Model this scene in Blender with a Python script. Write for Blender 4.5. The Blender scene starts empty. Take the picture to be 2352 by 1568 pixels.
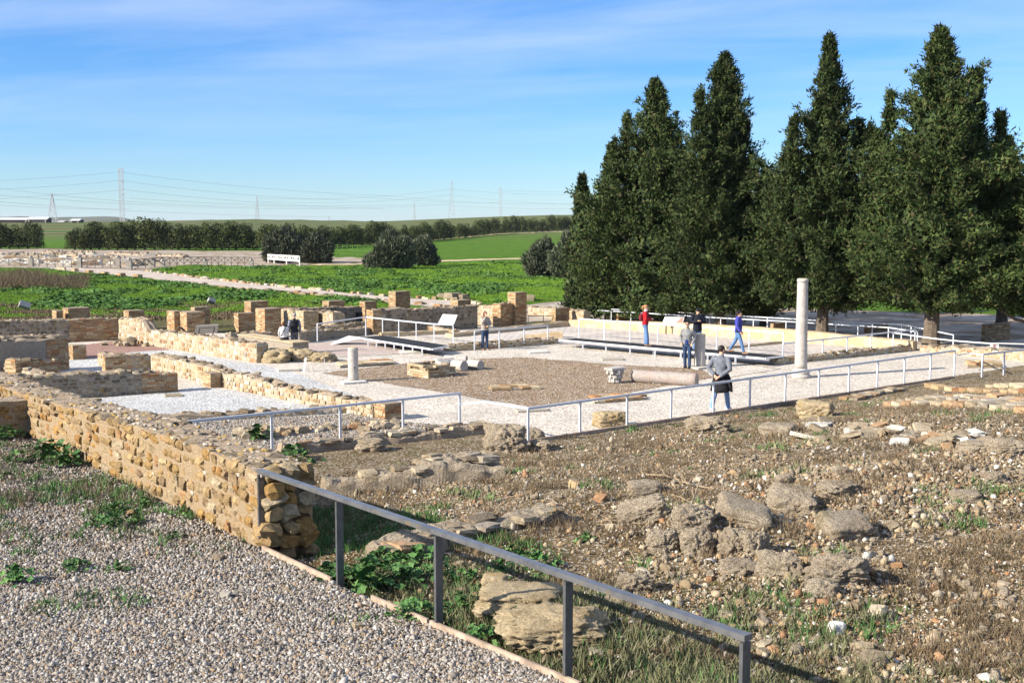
import bpy, bmesh, math, random
import numpy as np
from mathutils import Vector, Matrix, Euler, noise as mnoise

scene = bpy.context.scene
COL = scene.collection
PI = math.pi
rad = math.radians

# ------------------------------------------------------------------ camera
CAMZ = 5.2
F_PX, CX, CY = 2744.0, 1176.0, 784.0          # photo measured on a 2352 x 1568 grid
PITCH = math.atan(272.0 / F_PX)
cam = bpy.data.cameras.new('camera')
cam.sensor_width = 36.0
cam.lens = 36.0 * F_PX / 2352.0
cam.clip_start = 0.1
cam.clip_end = 20000
cam_ob = bpy.data.objects.new('camera', cam)
COL.objects.link(cam_ob)
cam_ob.location = (0, 0, CAMZ)
cam_ob.rotation_euler = (PI / 2 - PITCH, 0, 0)
scene.camera = cam_ob

# ------------------------------------------------------------------ light
SUN_EL, SUN_ST, SKY_ST, EXPO = 28.0, 5.0, 0.060, 1.05
SH = Vector((0.910, 0.415, 0)).normalized()          # direction in which shadows fall
sun_dir = Vector((-SH.x * math.cos(rad(SUN_EL)), -SH.y * math.cos(rad(SUN_EL)), math.sin(rad(SUN_EL))))
sl = bpy.data.lights.new('sun', 'SUN')
sl.energy = SUN_ST
sl.angle = rad(0.5)
sl.color = (1.0, 0.925, 0.80)
so = bpy.data.objects.new('sun', sl)
COL.objects.link(so)
so.rotation_euler = (-sun_dir).to_track_quat('-Z', 'Y').to_euler()
so.location = (-40, -20, 40)

w = bpy.data.worlds.new('World')
scene.world = w
w.use_nodes = True
nt = w.node_tree
for n in list(nt.nodes):
    nt.nodes.remove(n)
sky = nt.nodes.new('ShaderNodeTexSky')
sky.sky_type = 'NISHITA'
sky.sun_disc = False
sky.sun_elevation = rad(SUN_EL)
sky.sun_rotation = math.atan2(sun_dir.x, sun_dir.y)
sky.altitude = 30
sky.air_density = 1.0
sky.dust_density = 0.0
sky.ozone_density = 1.6
hs = nt.nodes.new('ShaderNodeHueSaturation')
hs.inputs['Saturation'].default_value = 1.12
tint = nt.nodes.new('ShaderNodeMix'); tint.data_type = 'RGBA'; tint.blend_type = 'MULTIPLY'
tint.inputs[0].default_value = 1.0
tint.inputs[7].default_value = (0.66, 0.93, 1.42, 1)          # the deep winter blue of this sky
nt.links.new(sky.outputs[0], tint.inputs[6])
nt.links.new(tint.outputs[2], hs.inputs['Color'])
# thin cirrus: streaky noise on the sky direction projected to a high plane
tc = nt.nodes.new('ShaderNodeTexCoord')
sep = nt.nodes.new('ShaderNodeSeparateXYZ')
nt.links.new(tc.outputs['Generated'], sep.inputs[0])
def wmath(op, a, b=None, clamp=False):
    n = nt.nodes.new('ShaderNodeMath'); n.operation = op; n.use_clamp = clamp
    for i, x in enumerate((a, b)):
        if x is None: continue
        if isinstance(x, (int, float)): n.inputs[i].default_value = x
        else: nt.links.new(x, n.inputs[i])
    return n.outputs[0]
zc = wmath('ADD', wmath('MAXIMUM', sep.outputs['Z'], 0.0), 0.06)
px = wmath('DIVIDE', sep.outputs['X'], zc)
py = wmath('DIVIDE', sep.outputs['Y'], zc)
cmb = nt.nodes.new('ShaderNodeCombineXYZ')
# streaks run across the frame and dip towards the right
nt.links.new(wmath('ADD', wmath('MULTIPLY', px, 0.32), wmath('MULTIPLY', py, 0.10)), cmb.inputs['X'])
nt.links.new(wmath('ADD', wmath('MULTIPLY', py, 0.62), wmath('MULTIPLY', px, 0.10)), cmb.inputs['Y'])
cn = nt.nodes.new('ShaderNodeTexNoise')
cn.inputs['Scale'].default_value = 1.9
cn.inputs['Detail'].default_value = 9
cn.inputs['Roughness'].default_value = 0.56
cn.inputs['Distortion'].default_value = 0.35
nt.links.new(cmb.outputs[0], cn.inputs['Vector'])
cr = nt.nodes.new('ShaderNodeValToRGB')
cr.color_ramp.elements[0].position = 0.33; cr.color_ramp.elements[0].color = (0, 0, 0, 1)
cr.color_ramp.elements[1].position = 0.66; cr.color_ramp.elements[1].color = (1, 1, 1, 1)
nt.links.new(cn.outputs[0], cr.inputs[0])
amt = wmath('MULTIPLY', cr.outputs[0], wmath('MULTIPLY', wmath('SUBTRACT', sep.outputs['Z'], 0.03), 3.4, True))
mx = nt.nodes.new('ShaderNodeMix'); mx.data_type = 'RGBA'
nt.links.new(wmath('MULTIPLY', amt, 1.0, True), mx.inputs[0])
nt.links.new(hs.outputs[0], mx.inputs[6])
mx.inputs[7].default_value = (6.6, 7.6, 9.6, 1)
bg = nt.nodes.new('ShaderNodeBackground')
bg.inputs['Strength'].default_value = SKY_ST
nt.links.new(mx.outputs[2], bg.inputs['Color'])
wo = nt.nodes.new('ShaderNodeOutputWorld')
nt.links.new(bg.outputs[0], wo.inputs['Surface'])

vs = scene.view_settings
vs.view_transform = 'Standard'
vs.look = 'None'
vs.gamma = 1.0
vs.use_curve_mapping = False
vs.exposure = EXPO
scene.cycles.max_bounces = 5
scene.cycles.diffuse_bounces = 2
scene.cycles.glossy_bounces = 2
scene.cycles.transparent_max_bounces = 4

# ------------------------------------------------------------------ pixel <-> place
cp, sp = math.cos(PITCH), math.sin(PITCH)
def ray(u, v):
    dx = (u - CX) / F_PX; dy = (CY - v) / F_PX
    return Vector((dx, cp + dy * sp, -sp + dy * cp))
def at(u, v, z=0.0):
    r = ray(u, v); t = (z - CAMZ) / r.z
    return Vector((r.x * t, r.y * t, z))
def atY(u, v, y):
    r = ray(u, v); t = y / r.y
    return Vector((r.x * t, y, CAMZ + r.z * t))
def depth(p):
    return p[1] * cp + (CAMZ - p[2]) * sp
def ppm(p):
    return F_PX / depth(p)
def proj(p):
    d = depth(p)
    return (CX + F_PX * p[0] / d, CY - F_PX * (p[1] * sp + (p[2] - CAMZ) * cp) / d)
def along(p, d, u):
    """point on the line p + s d (horizontal) that shows in column u"""
    k = (u - CX) / F_PX
    s = (k * depth(p) - p[0]) / (d[0] - k * d[1] * cp)
    return Vector((p[0] + s * d[0], p[1] + s * d[1], p[2]))
def ztop(p, v):
    u = proj(p)[0]
    return atY(u, v, p[1]).z

AX = Vector((0.765, 0.644, 0)); BX = Vector((-0.644, 0.765, 0))     # axes of the house

def sstep(a, b, x):
    t = min(1.0, max(0.0, (x - a) / (b - a)))
    return t * t * (3 - 2 * t)

R2C = at(1213, 1018, 0)                                             # corner of the patio railing
DN = Vector((0.649, -0.76, 0))
MOUNDS = []                                                         # x, y, radius, height
def H_dirt(x, y):
    d = (x - R2C.x) * DN.x + (y - R2C.y) * DN.y
    z = 0.93 * sstep(0.2, 8.5, d) + 0.045 * max(0.0, d - 8.0)
    for mx_, my_, r, h in MOUNDS:
        q = ((x - mx_) ** 2 + (y - my_) ** 2) / (r * r)
        if q < 6: z += h * math.exp(-q)
    return z
def H_far(x, y):
    z = 0.0
    if y > 300:
        z += 9.0 * math.exp(-((x - 60) / 230.0) ** 2) * sstep(420, 880, y)
        z += 2.2 * math.exp(-((x - 60) / 130.0) ** 2) * sstep(300, 430, y)
        z += 4.8 * sstep(-110, -180, x) * sstep(380, 600, y)
    if y > 1500: z *= max(0.0, 1 - (y - 1500) / 2500.0)
    return z
def dirt_hit(u, v):
    r = ray(u, v); t = 6.0
    while t < 80:
        if CAMZ + r.z * t < H_dirt(r.x * t, r.y * t): break
        t += 0.02
    x, y = r.x * t, r.y * t
    return Vector((x, y, H_dirt(x, y)))
def far_hit(u, v):
    r = ray(u, v); t = 20.0
    while t < 4000:
        if CAMZ + r.z * t < H_far(r.x * t, r.y * t): break
        t *= 1.002
    x, y = r.x * t, r.y * t
    return Vector((x, y, H_far(x, y)))

for u_, v_, r_, h_ in ((2150, 1130, 1.5, .30), (1640, 1225, 1.0, .28), (1860, 1120, 1.3, .18), (2310, 1075, 1.3, .25),
                       (1590, 1010, 0.9, .16), (1960, 1180, 1.0, .18), (1340, 1450, .9, .12), (1850, 1330, .9, .14), (2020, 985, 2.0, .10)):
    p_ = dirt_hit(u_, v_)
    MOUNDS.append((p_.x, p_.y, r_, h_))

# ------------------------------------------------------------------ object helpers
def link(o):
    COL.objects.link(o); return o
def tag(o, label=None, cat=None, group=None, kind=None):
    if label: o['label'] = label
    if cat: o['category'] = cat
    if group: o['group'] = group
    if kind: o['kind'] = kind
    return o
def thing(name, label, cat, loc=(0, 0, 0), rotz=0.0, group=None):
    o = bpy.data.objects.new(name, None)
    o.empty_display_size = 0.2
    link(o); o.location = loc; o.rotation_euler = (0, 0, rotz)
    return tag(o, label, cat, group)
def mesh(name, V, F, m=None, smooth=False):
    me = bpy.data.meshes.new(name)
    V = np.asarray(V, dtype=np.float32)
    if isinstance(F, np.ndarray):
        n, k = F.shape
        me.vertices.add(len(V)); me.vertices.foreach_set('co', V.ravel())
        me.loops.add(n * k); me.loops.foreach_set('vertex_index', F.astype(np.int32).ravel())
        me.polygons.add(n)
        me.polygons.foreach_set('loop_start', np.arange(0, n * k, k, dtype=np.int32))
        me.polygons.foreach_set('loop_total', np.full(n, k, dtype=np.int32))
        me.update(calc_edges=True)
    else:
        me.from_pydata([tuple(map(float, v)) for v in V], [], F)
        me.update()
    if m: me.materials.append(m)
    if smooth:
        me.polygons.foreach_set('use_smooth', np.ones(len(me.polygons), dtype=bool))
    return me
def obj(name, me, parent=None, loc=(0, 0, 0), rot=(0, 0, 0), sc=(1, 1, 1)):
    o = bpy.data.objects.new(name, me)
    link(o)
    if parent: o.parent = parent
    o.location = loc; o.rotation_euler = rot; o.scale = sc
    return o
def struct(name, me, **k):
    o = obj(name, me, **k); o['kind'] = 'structure'; return o

class MB:
    """collects boxes and bars into one mesh"""
    def __init__(s): s.V = []; s.F = []
    def box(s, c, d, rz=0.0, jit=0.0, rng=random):
        b = len(s.V); cz, sz = math.cos(rz), math.sin(rz)
        for z in (-.5, .5):
            for x, y in ((-.5, -.5), (.5, -.5), (.5, .5), (-.5, .5)):
                X, Y, Z = x * d[0], y * d[1], z * d[2]
                if jit: X += rng.uniform(-jit, jit); Y += rng.uniform(-jit, jit); Z += rng.uniform(-jit, jit)
                s.V.append((c[0] + X * cz - Y * sz, c[1] + X * sz + Y * cz, c[2] + Z))
        s.F += [tuple(b + i for i in f) for f in ((0, 3, 2, 1), (4, 5, 6, 7), (0, 1, 5, 4), (1, 2, 6, 5), (2, 3, 7, 6), (3, 0, 4, 7))]
        return s
    def bar(s, a, b, w, h=None, up=(0, 0, 1)):
        a, b = Vector(a), Vector(b); h = h or w
        d = (b - a).normalized(); upv = Vector(up)
        if abs(d.dot(upv)) > .98: upv = Vector((1, 0, 0)) if abs(d.x) < .9 else Vector((0, 1, 0))
        x = d.cross(upv).normalized(); y = x.cross(d)
        k = len(s.V)
        for p in (a, b):
            for sx, sy in ((-.5, -.5), (.5, -.5), (.5, .5), (-.5, .5)):
                s.V.append(tuple(p + x * sx * w + y * sy * h))
        s.F += [tuple(k + i for i in f) for f in ((0, 1, 2, 3), (7, 6, 5, 4), (0, 4, 5, 1), (1, 5, 6, 2), (2, 6, 7, 3), (3, 7, 4, 0))]
        return s
    def tube(s, pts, radii, n=8, cap=True):
        pts = [Vector(p) for p in pts]; k = len(s.V)
        px = None
        for i, p in enumerate(pts):
            d = (pts[min(i + 1, len(pts) - 1)] - pts[max(i - 1, 0)]).normalized()
            if px is None:
                px = d.cross(Vector((0, 0, 1)) if abs(d.z) < .9 else Vector((0, 1, 0))).normalized()
            else:
                px = (px - d * px.dot(d)).normalized()
            py = d.cross(px); r = radii[i] if isinstance(radii, (list, tuple)) else radii
            for j in range(n):
                a = 2 * PI * j / n
                s.V.append(tuple(p + px * math.cos(a) * r + py * math.sin(a) * r))
        for i in range(len(pts) - 1):
            for j in range(n):
                a, b = k + i * n + j, k + i * n + (j + 1) % n
                s.F.append((a, b, b + n, a + n))
        if cap:
            s.F.append(tuple(k + j for j in reversed(range(n))))
            s.F.append(tuple(k + (len(pts) - 1) * n + j for j in range(n)))
        return s
    def rings(s, R, n=16):
        """R: list of (cx, cy, z, rx, ry)"""
        k = len(s.V)
        for cx_, cy_, z, rx, ry in R:
            for j in range(n):
                a = 2 * PI * j / n
                s.V.append((cx_ + rx * math.cos(a), cy_ + ry * math.sin(a), z))
        for i in range(len(R) - 1):
            for j in range(n):
                a, b = k + i * n + j, k + i * n + (j + 1) % n
                s.F.append((a, b, b + n, a + n))
        s.F.append(tuple(k + j for j in reversed(range(n))))
        s.F.append(tuple(k + (len(R) - 1) * n + j for j in range(n)))
        return s
    def ell(s, c, r, nu=12, nv=8, rz=0.0):
        k = len(s.V); cz, sz = math.cos(rz), math.sin(rz)
        s.V.append((c[0], c[1], c[2] - r[2]))
        for i in range(1, nv):
            t = -PI / 2 + PI * i / nv
            for j in range(nu):
                a = 2 * PI * j / nu
                X, Y = r[0] * math.cos(t) * math.cos(a), r[1] * math.cos(t) * math.sin(a)
                s.V.append((c[0] + X * cz - Y * sz, c[1] + X * sz + Y * cz, c[2] + r[2] * math.sin(t)))
        s.V.append((c[0], c[1], c[2] + r[2]))
        for j in range(nu): s.F.append((k, k + 1 + (j + 1) % nu, k + 1 + j))
        for i in range(nv - 2):
            for j in range(nu):
                a, b = k + 1 + i * nu + j, k + 1 + i * nu + (j + 1) % nu
                s.F.append((a, b, b + nu, a + nu))
        t = k + 1 + (nv - 1) * nu; b0 = k + 1 + (nv - 2) * nu
        for j in range(nu): s.F.append((t, b0 + j, b0 + (j + 1) % nu))
        return s
    def mesh(s, name, m=None, smooth=False): return mesh(name, s.V, s.F, m, smooth)
    def obj(s, name, m=None, parent=None, smooth=False, **k): return obj(name, s.mesh(name, m, smooth), parent, **k)
# ------------------------------------------------------------------ materials
class NB:
    def __init__(s, name, rough=0.92, spec=0.15):
        s.m = bpy.data.materials.new(name); s.m.use_nodes = True
        s.t = s.m.node_tree
        s.b = s.t.nodes['Principled BSDF']
        s.b.inputs['Roughness'].default_value = rough
        s.b.inputs['Specular IOR Level'].default_value = spec
        s._pos = None
    def n(s, typ, **k):
        x = s.t.nodes.new(typ)
        for a, v in k.items(): setattr(x, a, v)
        return x
    def l(s, a, b): s.t.links.new(a, b)
    def pos(s, world=True):
        if world: return s.n('ShaderNodeNewGeometry').outputs['Position']
        return s.n('ShaderNodeTexCoord').outputs['Object']
    def noise(s, scale, detail=5, rough=.55, vec=None, dist=0.0):
        x = s.n('ShaderNodeTexNoise'); x.inputs['Scale'].default_value = scale
        x.inputs['Detail'].default_value = detail; x.inputs['Roughness'].default_value = rough
        x.inputs['Distortion'].default_value = dist
        s.l(vec if vec is not None else s.P, x.inputs['Vector']); return x.outputs[0]
    def voro(s, scale, vec=None, out='Color', rnd=1.0, feature='F1'):
        x = s.n('ShaderNodeTexVoronoi', feature=feature); x.inputs['Scale'].default_value = scale
        x.inputs['Randomness'].default_value = rnd
        s.l(vec if vec is not None else s.P, x.inputs['Vector']); return x.outputs[out]
    def ramp(s, fac, stops, interp='LINEAR'):
        x = s.n('ShaderNodeValToRGB'); e = x.color_ramp; e.interpolation = interp
        while len(e.elements) < len(stops): e.elements.new(0.5)
        for el, (p, c) in zip(e.elements, stops):
            el.position = p; el.color = (c[0], c[1], c[2], 1) if not isinstance(c, (int, float)) else (c, c, c, 1)
        s.l(fac, x.inputs[0]); return x.outputs[0]
    def mix(s, fac, a, b, blend='MIX'):
        x = s.n('ShaderNodeMix', data_type='RGBA', blend_type=blend)
        for i, v in ((0, fac), (6, a), (7, b)):
            if isinstance(v, (int, float)): x.inputs[i].default_value = v
            elif isinstance(v, tuple): x.inputs[i].default_value = (*v, 1)
            else: s.l(v, x.inputs[i])
        return x.outputs[2]
    def math(s, op, a, b=0.0):
        x = s.n('ShaderNodeMath', operation=op)
        for i, v in ((0, a), (1, b)):
            if isinstance(v, (int, float)): x.inputs[i].default_value = v
            else: s.l(v, x.inputs[i])
        return x.outputs[0]
    def bump(s, h, dist=0.02, strength=0.8, prev=None):
        x = s.n('ShaderNodeBump'); x.inputs['Distance'].default_value = dist; x.inputs['Strength'].default_value = strength
        s.l(h, x.inputs['Height'])
        if prev is not None: s.l(prev, x.inputs['Normal'])
        return x.outputs[0]
    def done(s, col, nrm=None):
        if isinstance(col, tuple): s.b.inputs['Base Color'].default_value = (*col, 1)
        else: s.l(col, s.b.inputs['Base Color'])
        if nrm is not None: s.l(nrm, s.b.inputs['Normal'])
        return s.m
    @property
    def P(s):
        if s._pos is None: s._pos = s.pos(True)
        return s._pos

def ev(cols):
    n = len(cols); return [(0.28 + 0.44 * i / max(1, n - 1), c) for i, c in enumerate(cols)]
def steps(cols):
    n = len(cols); return [(i / n, c) for i, c in enumerate(cols)]

def m_plain(name, c, rough=.6, spec=.3, metal=0.0, var=.12, scale=6):
    b = NB(name, rough, spec); b.b.inputs['Metallic'].default_value = metal
    f = b.noise(scale, 4)
    return b.done(b.mix(b.ramp(f, [(.3, 0.0), (.7, 1.0)]), tuple(x * (1 - var) for x in c), tuple(min(1, x * (1 + var)) for x in c)))

def m_stone(name, rnd, grain=(.6, 1.25), gscale=14, bscale=18, bdist=.03, lichen=None, dirt=None, rough=.95):
    """masonry pieces: each object gets its own colour out of rnd, plus grain, pits and stains"""
    b = NB(name, rough, .1)
    oi = b.n('ShaderNodeObjectInfo').outputs['Random']
    c = b.ramp(oi, steps(rnd), 'CONSTANT')
    c2 = b.ramp(b.math('FRACT', b.math('MULTIPLY', oi, 7.31)), [(0, .78), (1, 1.22)])
    c = b.mix(1.0, c, c2, 'MULTIPLY')
    f = b.noise(gscale, 6, .65)
    c = b.mix(1.0, c, b.ramp(f, [(.3, grain[0]), (.7, grain[1])]), 'MULTIPLY')
    if dirt:
        c = b.mix(b.ramp(b.noise(3.1, 5, .6), [(.5, 0.0), (.68, .75)]), c, dirt)
    if lichen:
        c = b.mix(b.ramp(b.noise(2.3, 6, .65), [(.60, 0.0), (.70, .8)]), c, lichen)
    n = b.bump(b.noise(bscale, 7, .7), bdist, .9)
    return b.done(c, n)

CREAM = [(.44, .36, .24), (.48, .41, .29), (.37, .27, .15), (.41, .31, .19), (.53, .48, .39), (.33, .235, .13), (.40, .355, .29), (.43, .33, .21), (.34, .20, .11), (.46, .38, .26)]
OCHRE = [(.36, .235, .10), (.39, .27, .135), (.33, .20, .075), (.39, .29, .16), (.36, .205, .075), (.31, .205, .095), (.44, .35, .225), (.35, .235, .115), (.36, .21, .10), (.33, .23, .13), (.38, .26, .13)]
BRICK = [(.38, .25, .13), (.43, .31, .17), (.35, .21, .11), (.47, .36, .22), (.38, .20, .09), (.33, .23, .13), (.45, .33, .20), (.30, .16, .08), (.41, .29, .16)]
BRICKP = [(.44, .35, .22), (.48, .39, .26), (.40, .29, .17), (.50, .43, .30), (.41, .27, .15), (.43, .33, .21)]

M = {}
M['stone'] = m_stone('rubble_stone', CREAM)
M['ochre'] = m_stone('ochre_stone', OCHRE, gscale=11, bscale=22, bdist=.06, grain=(.5, 1.3))
M['brick'] = m_stone('old_brick', BRICK, gscale=20, bdist=.012)
M['brickp'] = m_stone('pale_brick', BRICKP, gscale=20, bdist=.012)
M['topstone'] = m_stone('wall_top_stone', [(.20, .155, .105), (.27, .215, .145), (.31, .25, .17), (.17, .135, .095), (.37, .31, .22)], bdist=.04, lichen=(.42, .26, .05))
M['slab'] = m_stone('flat_slab', [(.34, .275, .19), (.40, .33, .225), (.28, .225, .155), (.43, .365, .27), (.36, .23, .13), (.31, .27, .215)], bdist=.02, dirt=(.20, .15, .10))
M['whitestone'] = m_stone('pale_slab', [(.58, .54, .46), (.52, .47, .38), (.60, .57, .50)], bdist=.01)
M['loose'] = m_stone('loose_stone', [(.36, .285, .19), (.42, .35, .25), (.29, .22, .14), (.33, .19, .10), (.40, .335, .24), (.24, .19, .13), (.38, .27, .155), (.33, .26, .18)], bdist=.03)

def m_mortar(name, cols, bdist=.03, scale=5, stones=None):
    b = NB(name, .97, .05)
    c = b.ramp(b.noise(scale, 7, .65), ev(cols))
    if stones:
        c = b.mix(b.ramp(b.voro(9, out='Distance'), [(.22, .65), (.34, 0.0)]), c, b.ramp(b.voro(9), [(0, stones[0]), (1, stones[1])]))
    c = b.mix(1.0, c, b.ramp(b.noise(38, 4, .6), [(.3, .75), (.7, 1.2)]), 'MULTIPLY')
    n = b.bump(b.noise(24, 8, .72), bdist, 1.0)
    return b.done(c, n)
M['mortar'] = m_mortar('lime_mortar', [(.30, .24, .17), (.40, .33, .24), (.34, .27, .19)])
M['mortar_o'] = m_mortar('ochre_mortar', [(.32, .225, .13), (.39, .295, .19), (.34, .22, .11)], bdist=.05)
M['mortar_top'] = m_mortar('weathered_wall_top', [(.24, .18, .125), (.34, .265, .185), (.28, .22, .16), (.38, .31, .23)], stones=((.30, .24, .17), (.50, .44, .36)))
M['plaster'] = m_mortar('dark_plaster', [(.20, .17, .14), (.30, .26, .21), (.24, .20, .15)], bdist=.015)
M['oplaster'] = m_mortar('ochre_plaster', [(.46, .36, .23), (.51, .42, .29), (.43, .31, .18), (.49, .40, .27)], bdist=.008, scale=2)
M['bmortar'] = m_mortar('brick_mortar', [(.36, .29, .21), (.44, .37, .28)])

def m_conglomerate():
    b = NB('conglomerate', .97, .05)
    c = b.ramp(b.noise(3.0, 6, .6), ev([(.33, .255, .17), (.46, .37, .265), (.54, .45, .33), (.43, .345, .24)]))
    v = b.voro(26, out='Distance')
    c = b.mix(b.ramp(v, [(.20, .8), (.36, 0.0)]), c, b.ramp(b.voro(26), [(0, (.26, .19, .13)), (.4, (.40, .32, .23)), (.8, (.58, .52, .43)), (1, (.38, .22, .13))]))
    c = b.mix(b.ramp(b.noise(1.7, 6, .65), [(.60, 0.0), (.70, .45)]), c, (.24, .18, .07))
    c = b.mix(1.0, c, b.ramp(b.noise(55, 3, .6), [(.3, .65), (.7, 1.25)]), 'MULTIPLY')
    n = b.bump(b.voro(26, out='Distance'), .04, 1.0)
    n = b.bump(b.noise(15, 8, .8), .09, 1.0, n)
    return b.done(c, n)
M['cong'] = m_conglomerate()
def m_conglich():
    b = NB('lichened_stone', .97, .05)
    c = b.ramp(b.noise(4.0, 7, .65), ev([(.24, .18, .10), (.36, .28, .17), (.44, .35, .22), (.31, .25, .15)]))
    c = b.mix(b.ramp(b.noise(4.2, 6, .7), [(.60, 0.0), (.67, .85)]), c, (.46, .27, .045))
    c = b.mix(1.0, c, b.ramp(b.noise(40, 4, .65), [(.3, .6), (.7, 1.25)]), 'MULTIPLY')
    n = b.bump(b.noise(14, 8, .75), .05, 1.0)
    return b.done(c, n)
M['conglich'] = m_conglich()

def m_gravel(name, cols, s=34, dark=.55, tint=None, patch=None, bd=.02):
    b = NB(name, .95, .1)
    v = b.voro(s)
    sp = b.n('ShaderNodeSeparateColor'); b.l(v, sp.inputs[0])
    c = b.ramp(sp.outputs[0], steps(cols), 'CONSTANT')
    c = b.mix(1.0, c, b.ramp(b.noise(90, 3, .7), [(.3, dark), (.62, 1.18)]), 'MULTIPLY')
    c = b.mix(1.0, c, b.ramp(b.noise(.55, 5, .6), [(.3, .86), (.7, 1.1)]), 'MULTIPLY')
    if patch:
        for sc, lo, hi, amt, pc in patch:
            c = b.mix(b.ramp(b.noise(sc, 7, .68), [(lo, 0.0), (hi, amt)]), c, pc)
    n = b.bump(b.voro(s, out='Distance'), bd, .9)
    n = b.bump(b.noise(70, 4, .7), bd * .6, .8, n)
    return b.done(c, n)
M['patio'] = m_gravel('patio_gravel', [(.56, .495, .41), (.64, .575, .485), (.44, .38, .31), (.70, .64, .555), (.53, .465, .385)], 15, dark=.5, patch=[(.35, .55, .75, .35, (.46, .40, .32))])
M['white'] = m_gravel('white_gravel', [(.50, .49, .465), (.58, .57, .545), (.36, .355, .34), (.64, .63, .61), (.44, .435, .42)], 17, dark=.5, patch=[(.9, .62, .72, .5, (.26, .26, .12))])
M['court'] = m_gravel('court_gravel', [(.27, .20, .14), (.37, .29, .21), (.18, .13, .09), (.46, .38, .30), (.30, .19, .12)], 15, dark=.4, patch=[(.5, .55, .75, .5, (.24, .19, .13)), (.3, .62, .75, .5, (.20, .18, .09))])
M['red'] = m_gravel('red_gravel', [(.33, .19, .15), (.40, .25, .20), (.26, .15, .12), (.44, .30, .25)], 30, dark=.5)
M['pink'] = m_gravel('pink_gravel', [(.46, .36, .30), (.52, .42, .36), (.40, .30, .25), (.54, .47, .42)], 34, dark=.6)
M['grey'] = m_gravel('grey_gravel', [(.42, .40, .37), (.52, .50, .47), (.30, .29, .27), (.60, .58, .55)], 24, dark=.4, bd=.03)
M['near'] = m_gravel('near_gravel', [(.10, .085, .065), (.15, .13, .10), (.07, .058, .045), (.18, .155, .125)], 30, dark=.4, bd=.03, patch=[(.45, .50, .66, .75, (.17, .135, .085)), (.7, .60, .70, .6, (.11, .12, .04))])  # bed kept dark: shade of the gaps between stones is in its colour
M['road'] = m_gravel('road', [(.42, .35, .28), (.48, .41, .34), (.38, .31, .25), (.45, .39, .33)], 3, dark=.8, bd=.01)
M['path'] = m_gravel('path', [(.48, .36, .22), (.52, .40, .25)], 4, dark=.85, bd=.01)
M['field'] = m_gravel('brown_field', [(.26, .20, .14), (.33, .26, .19), (.22, .16, .11), (.40, .34, .27)], .8, dark=.7, bd=.01, patch=[(.12, .5, .62, .8, (.42, .37, .30)), (.2, .55, .66, .7, (.17, .12, .085)), (.15, .60, .70, .6, (.11, .15, .04))])

def m_dirt():
    b = NB('dirt', .97, .05)
    c = b.ramp(b.noise(1.3, 8, .68), ev([(.075, .05, .026), (.125, .086, .044), (.18, .13, .07), (.26, .195, .115)]))
    c = b.mix(b.ramp(b.noise(.8, 7, .7), [(.52, 0.0), (.64, .8)]), c, (.095, .082, .026))
    c = b.mix(b.ramp(b.noise(.55, 6, .66), [(.55, 0.0), (.68, .7)]), c, (.27, .205, .13))
    v = b.voro(30)
    spc = b.n('ShaderNodeSeparateColor'); b.l(v, spc.inputs[0])
    c = b.mix(b.ramp(spc.outputs[1], [(.72, 0.0), (.74, .8)], 'CONSTANT'), c, b.ramp(spc.outputs[0], [(0, (.30, .24, .17)), (.6, (.46, .40, .31)), (1, (.62, .57, .50))]))
    c = b.mix(1.0, c, b.ramp(b.noise(60, 4, .7), [(.3, .55), (.7, 1.3)]), 'MULTIPLY')
    n = b.bump(b.noise(26, 8, .75), .045, 1.0)
    return b.done(c, n)
M['dirt'] = m_dirt()

def m_meadow():
    b = NB('meadow', .95, .05)
    c = b.ramp(b.noise(.35, 9, .7), ev([(.035, .075, .008), (.065, .14, .012), (.095, .18, .018), (.13, .21, .03)]))
    c = b.mix(b.ramp(b.noise(.07, 7, .66), [(.55, 0.0), (.68, .8)]), c, (.13, .13, .05))
    c = b.mix(1.0, c, b.ramp(b.noise(5, 6, .7), [(.3, .55), (.7, 1.3)]), 'MULTIPLY')
    # bare soil close to the ruins, farm fields far away
    s = b.n('ShaderNodeSeparateXYZ'); b.l(b.P, s.inputs[0])
    near = b.ramp(b.math('ADD', b.math('MULTIPLY', s.outputs[1], .01), b.math('MULTIPLY', b.noise(.12, 6, .65), .22)), [(.74, 1.0), (.83, 0.0)])
    c = b.mix(near, c, b.ramp(b.noise(.5, 6, .65), ev([(.07, .055, .03), (.15, .115, .066), (.07, .08, .02), (.19, .15, .09)])))
    far = b.ramp(b.math('MULTIPLY', s.outputs[1], .001), [(.33, 0.0), (.45, 1.0)])
    wv = b.n('ShaderNodeTexWave', wave_type='BANDS', bands_direction='Y'); wv.inputs['Scale'].default_value = .006
    wv.inputs['Distortion'].default_value = 2.0; wv.inputs['Detail'].default_value = 3; b.l(b.P, wv.inputs['Vector'])
    fields = b.ramp(wv.outputs[0], [(.2, (.075, .115, .03)), (.45, (.16, .14, .075)), (.6, (.23, .19, .12)), (.8, (.085, .10, .03))])
    c = b.mix(far, c, fields)
    n = b.bump(b.noise(3.5, 8, .7), .25, .8)
    return b.done(c, n)
M['meadow'] = m_meadow()

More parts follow.
